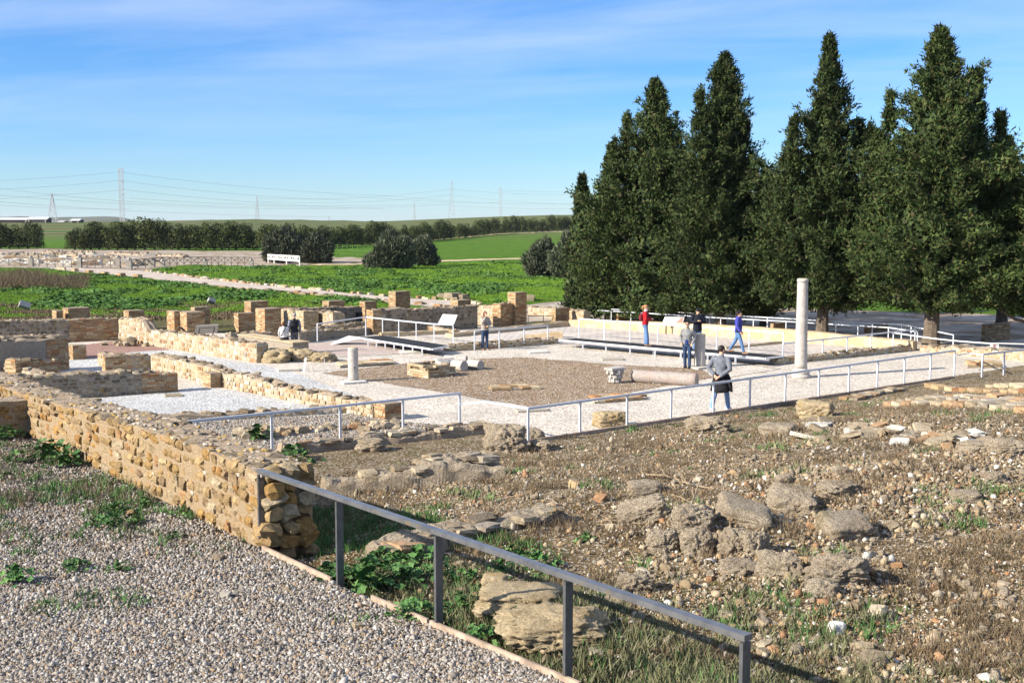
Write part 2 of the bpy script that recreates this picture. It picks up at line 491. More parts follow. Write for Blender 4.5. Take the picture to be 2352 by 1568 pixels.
def m_leaf(name, cols, rough=.75, trans=0.0):
    b = NB(name, rough, .2)
    r = b.n('ShaderNodeNewGeometry').outputs['Random Per Island']
    o = b.n('ShaderNodeObjectInfo').outputs['Random']
    c = b.ramp(r, [(i / max(1, len(cols) - 1), k) for i, k in enumerate(cols)])
    c = b.mix(1.0, c, b.ramp(b.noise(.9, 4, .6), [(.3, .65), (.7, 1.3)]), 'MULTIPLY')
    c = b.mix(1.0, c, b.ramp(o, [(0, .8), (1, 1.2)]), 'MULTIPLY')
    return b.done(c)
M['cypress'] = m_leaf('cypress_foliage', [(.014, .027, .009), (.026, .046, .012), (.040, .066, .016), (.062, .082, .021), (.052, .043, .018)])
M['olive'] = m_leaf('olive_foliage', [(.035, .045, .022), (.06, .075, .04), (.095, .105, .065), (.13, .14, .09)])
M['hedge'] = m_leaf('hedge_foliage', [(.012, .022, .005), (.028, .042, .008), (.05, .062, .012), (.075, .08, .02)])
M['grass'] = m_leaf('grass_blades', [(.06, .13, .011), (.10, .20, .016), (.145, .26, .024), (.20, .29, .04)])
M['weed'] = m_leaf('weed_leaves', [(.025, .075, .02), (.05, .12, .03), (.085, .165, .05), (.12, .20, .06)])
M['darkweed'] = m_leaf('dark_weed', [(.04, .10, .018), (.07, .15, .025), (.10, .19, .04)])
M['dry'] = m_leaf('dry_stems', [(.075, .05, .032), (.12, .085, .052), (.19, .14, .085), (.10, .085, .035)])
M['drygreen'] = m_leaf('grey_green_herb', [(.09, .10, .045), (.14, .14, .07), (.20, .19, .11)])
M['bark'] = m_mortar('bark', [(.07, .055, .04), (.14, .11, .085), (.20, .17, .14)])
M['twig'] = m_plain('dead_twig', (.30, .23, .15), .9, .1)

def m_pebble(name, cols):
    b = NB(name, .9, .15)
    o = b.n('ShaderNodeObjectInfo').outputs['Random']
    c = b.ramp(o, steps(cols), 'CONSTANT')
    c = b.mix(1.0, c, b.ramp(b.noise(45, 4, .65), [(.3, .7), (.7, 1.2)]), 'MULTIPLY')
    return b.done(c)
M['peb_l'] = m_pebble('gravel_stone', [(.29, .255, .215), (.36, .33, .29), (.22, .185, .15), (.17, .155, .14), (.44, .41, .37), (.27, .215, .155), (.31, .28, .24), (.12, .105, .09), (.29, .205, .13), (.34, .30, .26)])
M['peb_d'] = m_pebble('dirt_pebble', [(.26, .195, .115), (.34, .27, .175), (.18, .125, .068), (.40, .335, .245), (.25, .185, .11), (.31, .215, .12), (.14, .10, .058), (.38, .30, .20), (.29, .16, .085), (.22, .165, .10), (.54, .50, .43)])
M['steel'] = m_plain('galvanised_steel', (.60, .62, .66), .42, .5, .25, .06)
M['darksteel'] = m_plain('dark_steel', (.135, .135, .14), .42, .5, .55, .18, 14)
M['edging'] = m_plain('rusty_edging', (.36, .27, .20), .7, .2, 0, .35, 5)
M['deck'] = m_plain('deck_boards', (.035, .037, .04), .85, .05, 0, .2, 8)
M['decklight'] = m_plain('ramp_boards', (.42, .44, .42), .6, .25, 0, .12, 8)
M['fascia'] = m_plain('white_fascia', (.70, .70, .68), .5, .3, 0, .06)
M['concrete'] = m_plain('concrete_post', (.30, .27, .23), .9, .1, 0, .3, 4)
M['iron'] = m_plain('old_iron', (.16, .13, .11), .8, .2, 0, .2)
M['whitepaint'] = m_plain('white_paint', (.72, .70, .66), .5, .3, 0, .06)
M['panel'] = m_plain('panel_board', (.72, .72, .69), .35, .4, 0, .04)
M['panelback'] = m_plain('panel_back', (.34, .32, .29), .5, .3, 0, .1)
M['black'] = m_plain('black_metal', (.03, .03, .035), .5, .3)
M['pylon'] = m_plain('pylon_steel', (.40, .41, .43), .6, .3, 0, .08, .1)
M['wire'] = m_plain('cable', (.12, .13, .15), .6, .2, 0, .02, .01)
M['tin'] = m_plain('tin_roof', (.55, .55, .54), .5, .4, 0, .1, .3)
M['shedwall'] = m_plain('shed_wall', (.07, .06, .055), .9, .1, 0, .3, .3)
M['house'] = m_plain('pale_wall', (.55, .52, .47), .9, .1, 0, .1, .3)

def m_marble(name, a, b_, pink=None):
    b = NB(name, .7, .3)
    c = b.ramp(b.noise(3.0, 8, .68, b.pos(False), .6), ev([a, b_, tuple(x * .8 for x in a)]))
    c = b.mix(b.ramp(b.noise(26, 5, .7, b.pos(False)), [(.50, 0.0), (.66, .7)]), c, tuple(x * .35 for x in a))
    if pink: c = b.mix(b.ramp(b.noise(1.6, 5, .6, b.pos(False)), [(.45, 0.0), (.62, .7)]), c, pink)
    n = b.bump(b.noise(30, 6, .7, b.pos(False)), .012, .8)
    return b.done(c, n)
M['marble'] = m_marble('grey_marble', (.34, .30, .26), (.47, .43, .385))
M['marblep'] = m_marble('pink_marble', (.25, .215, .185), (.36, .31, .275), (.35, .25, .21))
M['lichen'] = m_plain('lichen_stone', (.45, .36, .20), .9, .1, 0, .35, 12)

def m_mosaic():
    b = NB('mosaic_floor', .8, .2)
    br = b.n('ShaderNodeTexBrick'); br.inputs['Scale'].default_value = 1.1
    br.offset = 0.5
    br.inputs['Color1'].default_value = (.58, .53, .48, 1); br.inputs['Color2'].default_value = (.50, .44, .40, 1); br.inputs['Mortar'].default_value = (.30, .26, .24, 1)
    br.inputs['Mortar Size'].default_value = .03
    mp = b.n('ShaderNodeMapping'); mp.inputs['Rotation'].default_value = (0, 0, -rad(40)); b.l(b.P, mp.inputs['Vector']); b.l(mp.outputs[0], br.inputs['Vector'])
    c = b.mix(b.ramp(b.noise(.6, 6, .66), [(.45, 0.0), (.6, .8)]), br.outputs[0], (.60, .54, .46))
    c = b.mix(1.0, c, b.ramp(b.noise(22, 5, .7), [(.3, .78), (.7, 1.12)]), 'MULTIPLY')
    return b.done(c)
M['mosaic'] = m_mosaic()
def m_hill():
    b = NB('far_hill', 1.0, .0)
    c = b.ramp(b.noise(.004, 8, .65), ev([(.05, .065, .04), (.09, .10, .06), (.14, .125, .085), (.06, .08, .04)]))
    return b.done(c)
M['hill'] = m_hill()
# ------------------------------------------------------------------ the ground
R = random.Random(7)
def grid_mesh(name, xs, ys, zf, keep, mat, smooth=True):
    idx = {}; V = []; F = []
    def vid(i, j):
        if (i, j) not in idx:
            idx[(i, j)] = len(V); V.append((xs[i], ys[j], zf(xs[i], ys[j])))
        return idx[(i, j)]
    for i in range(len(xs) - 1):
        for j in range(len(ys) - 1):
            if keep((xs[i] + xs[i + 1]) / 2, (ys[j] + ys[j + 1]) / 2):
                F.append((vid(i, j), vid(i + 1, j), vid(i + 1, j + 1), vid(i, j + 1)))
    return mesh(name, V, F, mat, smooth)

def build_meadow():
    angs = [rad(a) for a in list(range(60, 121, 2)) + list(range(126, 420, 6))]
    radii = [0.0, 10]
    while radii[-1] < 9000: radii.append(radii[-1] * (1.045 if 200 < radii[-1] < 1300 else 1.12))
    V = [(0, 0, -.03)]; F = []; n = len(angs)
    for r in radii[1:]:
        for a in angs:
            x, y = r * math.cos(a), r * math.sin(a)
            V.append((x, y, H_far(x, y) - .03))
    for j in range(n): F.append((0, 1 + j, 1 + (j + 1) % n))
    for i in range(len(radii) - 2):
        for j in range(n):
            a, b = 1 + i * n + j, 1 + i * n + (j + 1) % n
            F.append((a, a + n, b + n, b))
    return struct('meadow_ground', mesh('meadow_ground', V, F, M['meadow'], True))
build_meadow()

def sheet(name, px, z, mat, kind='structure'):
    V = [tuple(at(u, v, z)) for u, v in px]
    me = mesh(name, V, [tuple(range(len(V)))], mat)
    bm = bmesh.new(); bm.from_mesh(me); bm.normal_update()
    if bm.faces[:][0].normal.z < 0: bmesh.ops.reverse_faces(bm, faces=bm.faces[:])
    bmesh.ops.triangulate(bm, faces=bm.faces[:]); bm.to_mesh(me); bm.free()
    o = obj(name, me); o['kind'] = kind; return o
def ragged(px, amp=2.0, n=7, seed=1):
    """roughens the outline of a gravel bed"""
    r = random.Random(seed); out = []
    for i, (u, v) in enumerate(px):
        u2, v2 = px[(i + 1) % len(px)]
        for k in range(n):
            t = k / n
            out.append((u + (u2 - u) * t + (r.uniform(-amp, amp) if k else 0) * 1.6, v + (v2 - v) * t + (r.uniform(-amp, amp) if k else 0) * .35))
    return out

sheet('patio_gravel', [(1213, 1019), (2420, 833), (2420, 776), (2110, 790), (1310, 738), (900, 760), (560, 765), (-60, 765), (-60, 960), (330, 985), (640, 1046), (1110, 987)], .008, M['patio'])
sheet('gravel_court', ragged([(737, 856), (936, 888), (1233, 936), (1640, 866), (1610, 847), (1400, 836), (1200, 820), (1000, 827)], 3, 9, 2), .016, M['court'])
sheet('white_gravel_room', ragged([(60, 930), (409, 897), (445, 885), (600, 905), (850, 958), (806, 950), (300, 978)], 1, 4, 3), .016, M['white'])
sheet('white_gravel_passage', ragged([(296, 809), (390, 803), (590, 836), (660, 850), (860, 925), (640, 890), (345, 822)], 1, 5, 4), .016, M['white'])
sheet('white_gravel_chamber', [(120, 872), (345, 862), (345, 853), (225, 838), (225, 826), (150, 826)], .020, M['white'])
sheet('red_gravel_floor', ragged([(120, 800), (275, 781), (336, 790), (398, 804), (290, 810), (215, 822), (120, 826)], 1.5, 5, 5), .012, M['red'])
sheet('grey_gravel_room', ragged([(300, 978), (806, 951), (905, 968), (1110, 985), (640, 1046)], 1, 4, 6), .020, M['grey'])
sheet('pink_gravel_floor', ragged([(636, 806), (690, 790), (850, 779), (1040, 800), (1010, 809), (880, 812), (790, 818)], 2, 5, 7), .012, M['pink'])
sheet('soil_under_trees', ragged([(1190, 738), (1310, 738), (2110, 792), (2440, 790), (2440, 728), (1800, 706), (1320, 690), (1200, 700)], 4, 6, 8), -.004, M['field'])
sheet('mosaic_floor', [(1790, 834), (2096, 803), (1310, 748), (1135, 753), (1040, 795), (1280, 788)], .024, M['mosaic'])
sheet('brown_field', ragged([(-60, 614), (120, 616), (330, 622), (430, 608), (590, 611), (700, 607), (850, 604), (850, 592), (755, 590), (640, 577), (-60, 571)], 4, 8, 9), -.012, M['field'])

def strip(name, upper, lower, mat, z=-.004, n=60):
    def samp(pl, t):
        L = [0]
        for a, b in zip(pl, pl[1:]): L.append(L[-1] + math.hypot(b[0] - a[0], b[1] - a[1]))
        s = t * L[-1]
        for i in range(len(pl) - 1):
            if s <= L[i + 1] or i == len(pl) - 2:
                k = (s - L[i]) / (L[i + 1] - L[i]); return (pl[i][0] + (pl[i + 1][0] - pl[i][0]) * k, pl[i][1] + (pl[i + 1][1] - pl[i][1]) * k)
    V = []; F = []
    r = random.Random(len(name))
    for i in range(n + 1):
        for pl in (upper, lower):
            u, v = samp(pl, i / n)
            p = far_hit(u, v + r.uniform(-.5, .5)); V.append((p.x, p.y, p.z + z))
    for i in range(n): F.append((2 * i, 2 * i + 1, 2 * i + 3, 2 * i + 2))
    return struct(name, mesh(name, V, F, mat))
ROAD_UP = [(150, 614), (330, 622), (470, 640), (605, 655), (781, 671), (897, 682), (1040, 690), (1100, 699)]
ROAD_LO = [(100, 616), (170, 624), (329, 638), (518, 660), (651, 667), (776, 682), (870, 694), (1000, 705), (1080, 708)]
strip('road', ROAD_UP, ROAD_LO, M['road'])
strip('field_path', [(680, 607.5), (835, 605), (1010, 598), (1130, 594), (1330, 589)], [(680, 609.5), (835, 607.5), (1010, 601), (1130, 596.5), (1330, 592)], M['path'])
strip('hedge_path', [(840, 561), (988, 552), (1156, 536.5), (1310, 531)], [(840, 562), (988, 553), (1156, 537.6), (1310, 532)], M['path'], .05)

# the gravel terrace in the foreground, higher than the house floor
P1 = Vector((-3.165, 14.8, 0)); LD = Vector((0.608, -0.794, 0)); LN = Vector((0.794, 0.608, 0))   # line of the near railing and the ochre wall
def H_terr(x, y): return 1.09 + .17 * sstep(14.5, 8.5, y) + .015 * mnoise.noise((x * .5, y * .5, 3.0))
def side(x, y): return (x - P1.x) * LN.x + (y - P1.y) * LN.y                                      # > 0: right of the line
def fr(a, b, s):
    n = int((b - a) / s); return [a + (b - a) * i / n for i in range(n + 1)]
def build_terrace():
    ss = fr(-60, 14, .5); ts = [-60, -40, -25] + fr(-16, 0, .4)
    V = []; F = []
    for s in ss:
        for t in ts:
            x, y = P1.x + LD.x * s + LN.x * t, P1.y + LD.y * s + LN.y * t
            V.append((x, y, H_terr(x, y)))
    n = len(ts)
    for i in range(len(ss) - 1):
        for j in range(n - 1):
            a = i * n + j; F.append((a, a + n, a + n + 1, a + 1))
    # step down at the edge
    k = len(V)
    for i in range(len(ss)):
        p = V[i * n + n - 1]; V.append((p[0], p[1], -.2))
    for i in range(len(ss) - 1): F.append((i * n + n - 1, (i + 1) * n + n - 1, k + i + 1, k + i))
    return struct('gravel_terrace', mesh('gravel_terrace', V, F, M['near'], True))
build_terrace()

def Z_dirt(x, y):
    d = (x - R2C.x) * DN.x + (y - R2C.y) * DN.y
    z = H_dirt(x, y) + .012 * sstep(-.3, .3, d)
    if d > .15:
        z += min(1, d) * (.06 * mnoise.fractal((x * 1.1, y * 1.1, 0), .75, 2.1, 6) + .012)
    s = side(x, y)
    z -= .22 * sstep(.8, 0.0, s) * sstep(3, 7, d)
    return z
R1A, R1B = at(625, 1050, 0), at(1130, 988, 0)
def dirt_keep(x, y):
    if side(x, y) < -.15: return False
    d = (x - R2C.x) * DN.x + (y - R2C.y) * DN.y
    if x > R2C.x - .3: return d > -.05
    return (x - R1A.x) * DN.x + (y - R1A.y) * DN.y > -.1
def build_dirt():
    xs = fr(-9, 1, .14) + fr(1, 9, .13)[1:] + fr(9, 44, .35)[1:]
    ys = fr(4, 24, .13) + fr(24, 60, .3)[1:]
    return struct('dirt_ground', grid_mesh('dirt_ground', xs, ys, Z_dirt, dirt_keep, M['dirt']))
build_dirt()

# far ridge
def build_hills():
    prof = [(-500, 500), (-200, 497), (0, 498.5), (40, 497), (110, 499), (181, 498.5), (246, 497), (280, 498.5), (310, 506), (357, 510), (409, 507.6), (487, 504), (531, 508), (590, 510), (650, 506.5), (700, 510.5), (800, 513), (1000, 514), (1600, 510), (2400, 505), (3000, 503)]
    V = []; F = []
    N = 160
    for i in range(N + 1):
        u = -500 + 3500 * i / N
        for (a, b), (c, d) in zip(prof, prof[1:]):
            if a <= u <= c: v = b + (d - b) * (u - a) / (c - a); break
        v += .8 * mnoise.noise((u * .03, 0, 0))
        for yy, f in ((3300, 0), (3700, .6), (4200, 1), (5200, .0)):
            top = atY(u, v, 4200).z
            p = atY(u, 512, yy)
            V.append((p.x, yy, -1 + (top + 1) * f))
    for i in range(N):
        for j in range(3):
            a = i * 4 + j; F.append((a, a + 4, a + 5, a + 1))
    return struct('far_hills', mesh('far_hills', V, F, M['hill'], True))
build_hills()

# ------------------------------------------------------------------ scatter (geometry nodes) for what nobody could count
def scatter(name, P, S, ROT, templates, kind='stuff'):
    me = bpy.data.meshes.new(name)
    P = np.asarray(P, np.float32); n = len(P)
    me.vertices.add(n); me.vertices.foreach_set('co', P.ravel())
    a = me.attributes.new('sc', 'FLOAT_VECTOR', 'POINT'); a.data.foreach_set('vector', np.asarray(S, np.float32).ravel())
    a = me.attributes.new('ro', 'FLOAT_VECTOR', 'POINT'); a.data.foreach_set('vector', np.asarray(ROT, np.float32).ravel())
    for t in templates:
        if t.data.materials: me.materials.append(t.data.materials[0]); break
    o = obj(name, me); o['kind'] = kind
    g = bpy.data.node_groups.new(name, 'GeometryNodeTree')
    g.interface.new_socket('Geometry', in_out='INPUT', socket_type='NodeSocketGeometry')
    g.interface.new_socket('Geometry', in_out='OUTPUT', socket_type='NodeSocketGeometry')
    N = g.nodes.new; L = g.links.new
    gi, go = N('NodeGroupInput'), N('NodeGroupOutput')
    join = N('GeometryNodeJoinGeometry')
    for t in templates:
        oi = N('GeometryNodeObjectInfo'); oi.inputs['Object'].default_value = t
        oi.inputs['As Instance'].default_value = True
        L(oi.outputs['Geometry'], join.inputs[0])
    iop = N('GeometryNodeInstanceOnPoints')
    iop.inputs['Pick Instance'].default_value = True
    L(gi.outputs[0], iop.inputs['Points']); L(join.outputs[0], iop.inputs['Instance'])
    rv = N('FunctionNodeRandomValue'); rv.data_type = 'INT'
    rv.inputs[4].default_value = 0; rv.inputs[5].default_value = len(templates) - 1
    L(rv.outputs[2], iop.inputs['Instance Index'])
    for nm, sock in (('sc', 'Scale'), ('ro', 'Rotation')):
        na = N('GeometryNodeInputNamedAttribute'); na.data_type = 'FLOAT_VECTOR'; na.inputs['Name'].default_value = nm
        if nm == 'ro':
            er = N('FunctionNodeEulerToRotation'); L(na.outputs[0], er.inputs[0]); L(er.outputs[0], iop.inputs[sock])
        else: L(na.outputs[0], iop.inputs[sock])
    L(iop.outputs[0], go.inputs[0])
    md = o.modifiers.new('scatter', 'NODES'); md.node_group = g
    return o
def template(name, V, F, mat):
    return bpy.data.objects.new(name, mesh(name, V, F, mat))
def ico(sub):
    bm = bmesh.new(); bmesh.ops.create_icosphere(bm, subdivisions=sub, radius=1.0)
    V = np.array([v.co[:] for v in bm.verts]); F = np.array([[v.index for v in f.verts] for f in bm.faces]); bm.free(); return V, F
ICO1 = ico(1); ICO2 = ico(2); ICO4 = ico(4); ICO5 = ico(5)
nr = np.random.default_rng(11)
def pebbles(mat, nm):
    out = []
    for k in range(5):
        V = ICO1[0] * nr.uniform(.62, 1.15, (12, 1)) * np.array([.55, .42, .30])
        out.append(template(nm, V, ICO1[1], mat))
    return out
PEB_L = pebbles(M['peb_l'], 'gravel_stone'); PEB_D = pebbles(M['peb_d'], 'pebble')

def inside_tri_frustum(x, y, margin=60):
    if y < 5: return False
    u = CX + F_PX * x / (y * cp + 4 * sp)
    return -margin < u < 2352 + margin

def scatter_near_gravel(n=95000):
    P = []
    while len(P) < n:
        # uniform in the picture's ground footprint, denser close by
        y = 8.6 + 17 * R.random() ** 1.5
        k = (R.uniform(-60, 1460) - CX) / F_PX
        x = k * (y * cp + 4 * sp)
        s = side(x, y)
        if s > -.02: continue
        g = mnoise.fractal((x * .5, y * .5, 0), .7, 2, 4)
        far = sstep(13.5, 19, y) * .8
        if R.random() < far * (.4 + .9 * max(0, g + .3)): continue
        P.append((x, y, H_terr(x, y) + .006))
    n = len(P)
    sz = nr.lognormal(-3.33, .34, (n, 1)) * nr.uniform(.8, 1.25, (n, 3))
    scatter('loose_gravel', P, sz, nr.uniform(-PI, PI, (n, 3)), PEB_L)
scatter_near_gravel()
def scatter_room_gravel(n=26000):
    poly = [at(u, v, 0) for u, v in ((310, 980), (806, 953), (905, 970), (1100, 985), (640, 1044))]
    P = []
    def inside(x, y):
        c = False
        for i in range(len(poly)):
            a, b = poly[i], poly[i - 1]
            if (a.y > y) != (b.y > y) and x < (b.x - a.x) * (y - a.y) / (b.y - a.y) + a.x: c = not c
        return c
    x0, x1 = min(p.x for p in poly), max(p.x for p in poly); y0, y1 = min(p.y for p in poly), max(p.y for p in poly)
    while len(P) < n:
        x, y = R.uniform(x0, x1), R.uniform(y0, y1)
        if inside(x, y): P.append((x, y, .024))
    sz = nr.lognormal(-2.85, .3, (n, 1)) * nr.uniform(.8, 1.2, (n, 3))
    scatter('loose_grey_gravel', P, sz, nr.uniform(-PI, PI, (n, 3)), PEB_L)
scatter_room_gravel()
def scatter_dirt(n=100000):
    P = []; S = []
    while len(P) < n:
        y = 8.2 + 27 * R.random() ** 1.7
        u = R.uniform(380, 2400)
        x = (u - CX) / F_PX * (y * cp + 4.2 * sp)
        if side(x, y) < .03 or not dirt_keep(x, y): continue
        d = (x - R2C.x) * DN.x + (y - R2C.y) * DN.y
        if d < .15: continue
        g = mnoise.fractal((x * .7, y * .7, 5), .7, 2, 4)
        mnd = H_dirt(x, y) - (0.93 * sstep(0.2, 8.5, d) + 0.045 * max(0.0, d - 8.0))
        if R.random() > .42 + .7 * g + 3.0 * mnd: continue
        P.append((x, y, Z_dirt(x, y) + .004))
        S.append(R.lognormvariate(-3.85 + 1.6 * min(.3, mnd), .5))
    S = np.clip(np.array(S), .010, .10).reshape(-1, 1)
    scatter('dirt_pebbles', P, S * nr.uniform(.75, 1.3, (n, 3)), nr.uniform(-PI, PI, (n, 3)), PEB_D)
scatter_dirt()
CHUNK = []
for k in range(6):
    V = ICO1[0] * nr.uniform(.45, 1.25, (12, 1)) * np.array([.62, .45, .34])
    CHUNK.append(template('chip', V, ICO1[1], M['cong'] if k < 3 else M['peb_d']))
def scatter_chips(n=9000):
    P = []; S = []
    while len(P) < n:
        y = 8.2 + 20 * R.random() ** 1.4; u = R.uniform(600, 2400)
        x = (u - CX) / F_PX * (y * cp + 4.2 * sp)
        if side(x, y) < .3 or not dirt_keep(x, y): continue
        d = (x - R2C.x) * DN.x + (y - R2C.y) * DN.y
        if d < .6: continue
        mnd = H_dirt(x, y) - (0.93 * sstep(0.2, 8.5, d) + 0.045 * max(0.0, d - 8.0))
        g = mnoise.fractal((x * .6, y * .6, 15), .7, 2, 4)
        if R.random() > .10 + 5 * mnd + .35 * max(0, g): continue
        P.append((x, y, Z_dirt(x, y) + .012)); S.append(min(.17, R.lognormvariate(-2.75, .45)))
    S = np.array(S).reshape(-1, 1)
    scatter('rubble_chips', P, S * nr.uniform(.75, 1.3, (n, 3)), nr.uniform(-PI, PI, (n, 3)), CHUNK)
scatter_chips()
def scatter_court(n=16000):
    poly = [at(u, v, 0) for u, v in ((742, 856), (936, 887), (1233, 934), (1630, 866), (1610, 848), (1400, 837), (1200, 821), (1000, 828))]
    def inside(x, y):
        c = False
        for i in range(len(poly)):
            a, b = poly[i], poly[i - 1]
            if (a.y > y) != (b.y > y) and x < (b.x - a.x) * (y - a.y) / (b.y - a.y) + a.x: c = not c
        return c
    x0, x1 = min(p.x for p in poly), max(p.x for p in poly); y0, y1 = min(p.y for p in poly), max(p.y for p in poly)
    P = []
    while len(P) < n:
        x, y = R.uniform(x0, x1), R.uniform(y0, y1)
        if inside(x, y): P.append((x, y, .02))
    scatter('court_stones', P, nr.lognormal(-3.55, .35, (n, 1)) * nr.uniform(.8, 1.2, (n, 3)), nr.uniform(-PI, PI, (n, 3)), PEB_D)
scatter_court()
# ------------------------------------------------------------------ masonry
def block_variants(name, mats, n, sub=True, rnd=.07, power=5.0, seed=3):
    r = np.random.default_rng(seed); out = {}
    bm = bmesh.new(); bmesh.ops.create_cube(bm, size=1.0)
    if sub: bmesh.ops.subdivide_edges(bm, edges=bm.edges[:], cuts=1, use_grid_fill=True)
    bm.verts.index_update()
    V0 = np.array([v.co[:] for v in bm.verts]); F = [[v.index for v in f.verts] for f in bm.faces]; bm.free()
    for mk in mats:
        out[mk] = []
        for k in range(n):
            V = V0 * 2
            if sub:
                V = V / (np.sum(np.abs(V) ** power, axis=1) ** (1 / power))[:, None]
            V = V * .5 + r.uniform(-rnd, rnd, V.shape)
            out[mk].append(mesh(name, V, F, M[mk]))
    return out
STONES = block_variants('stone', ['stone', 'topstone', 'loose'], 9)
STONES.update(block_variants('stone', ['ochre'], 14, rnd=.10, power=4.0, seed=5))
STONES.update(block_variants('slab', ['slab', 'whitestone'], 9, rnd=.06, power=14.0, seed=6))
BRICKS = block_variants('brick', ['brick', 'brickp'], 5, sub=False, rnd=.035)

def core_mesh(name, L, T, prof, mat, mtop, step=.25, rough=.03, seed=0, bevel=0.0):
    """wall body in local axes: x along, y into the wall, z up; the top follows prof(x) with a rough surface"""
    n = max(2, int(L / step)); ny = 4
    V = []; F = []; r = random.Random(seed)
    for i in range(n + 1):
        x = L * i / n
        h = prof(x)
        V += [(x, 0, -.15), (x, 0, h - r.uniform(0, rough))]
        for j in range(1, ny): V.append((x, T * j / ny, h + r.uniform(-rough, rough * .8)))
        V += [(x, T, h - r.uniform(0, rough)), (x, T, -.15)]
    m = ny + 3
    top = []
    for i in range(n):
        for j in range(m - 1):
            a = i * m + j; F.append((a, a + m, a + m + 1, a + 1)); top.append(1 if 1 <= j < m - 2 else 0)
    F.append(tuple(range(m))); top.append(0)
    F.append(tuple(n * m + j for j in reversed(range(m)))); top.append(0)
    me = mesh(name, V, F, mat); me.materials.append(mtop)
    for p, t in zip(me.polygons, top): p.material_index = t
    return me

def lay(parent, kind, x0, x1, face, zlo, prof, size, r, cap, proud=.02, dep=.12, count=None, T=.5, L=1, mkey=None, gap=.9):
    """courses of stones or bricks on one face. face: 'front' (y=0), 'start' (x=0) or 'end' (x=L); x0..x1 runs along that face"""
    w0, h0 = size; z = zlo
    while True:
        hh = h0 * (r.uniform(.8, 1.25) if kind != 'brick' else 1.0)
        x = x0 - (r.uniform(0, w0 * .6) if kind == 'brick' else 0)
        any_ = False
        while x < x1 - .02:
            ww = w0 * (r.uniform(.65, 1.5) if kind != 'brick' else r.uniform(.8, 1.12))
            a, b = max(x, x0), min(x + ww, x1)
            if x1 - b < w0 * .3: b = x1
            c = (a + b) / 2; x = b if b == x1 else x + ww
            q = c if face == 'front' else (0 if face == 'start' else L)
            H = prof(q)
            if z + hh * .6 > H: continue
            any_ = True
            if count is not None:
                if count[0] >= cap: return
                count[0] += 1
            hs = min(hh, H - z)
            if kind == 'brick':
                me = r.choice(BRICKS[mkey or 'brick']); sx, sz_ = (b - a) - .012, hs - .012; pr = proud * r.uniform(.3, 1.1)
                rot = 0
            else:
                me = r.choice(STONES[mkey or 'stone']); sx, sz_ = (b - a) * gap * r.uniform(.9, 1.08), hs * gap * r.uniform(.9, 1.1); pr = proud * r.uniform(.1, 1.6)
                rot = r.uniform(-.08, .08)
            zc = z + hs / 2
            if face == 'front': loc, sc, ro = (c, dep / 2 - pr, zc), (sx, dep, sz_), (0, rot, 0)
            elif face == 'start': loc, sc, ro = (dep / 2 - pr, c, zc), (dep, sx, sz_), (rot, 0, 0)
            else: loc, sc, ro = (L - dep / 2 + pr, c, zc), (dep, sx, sz_), (rot, 0, 0)
            obj('brick' if kind == 'brick' else 'stone', me, parent, loc, ro, sc)
        z += hh
        if not any_ and z > zlo + .02 and z > max(prof(x0), prof(x1), prof((x0 + x1) / 2)) - .02: break
        if z > 4: break

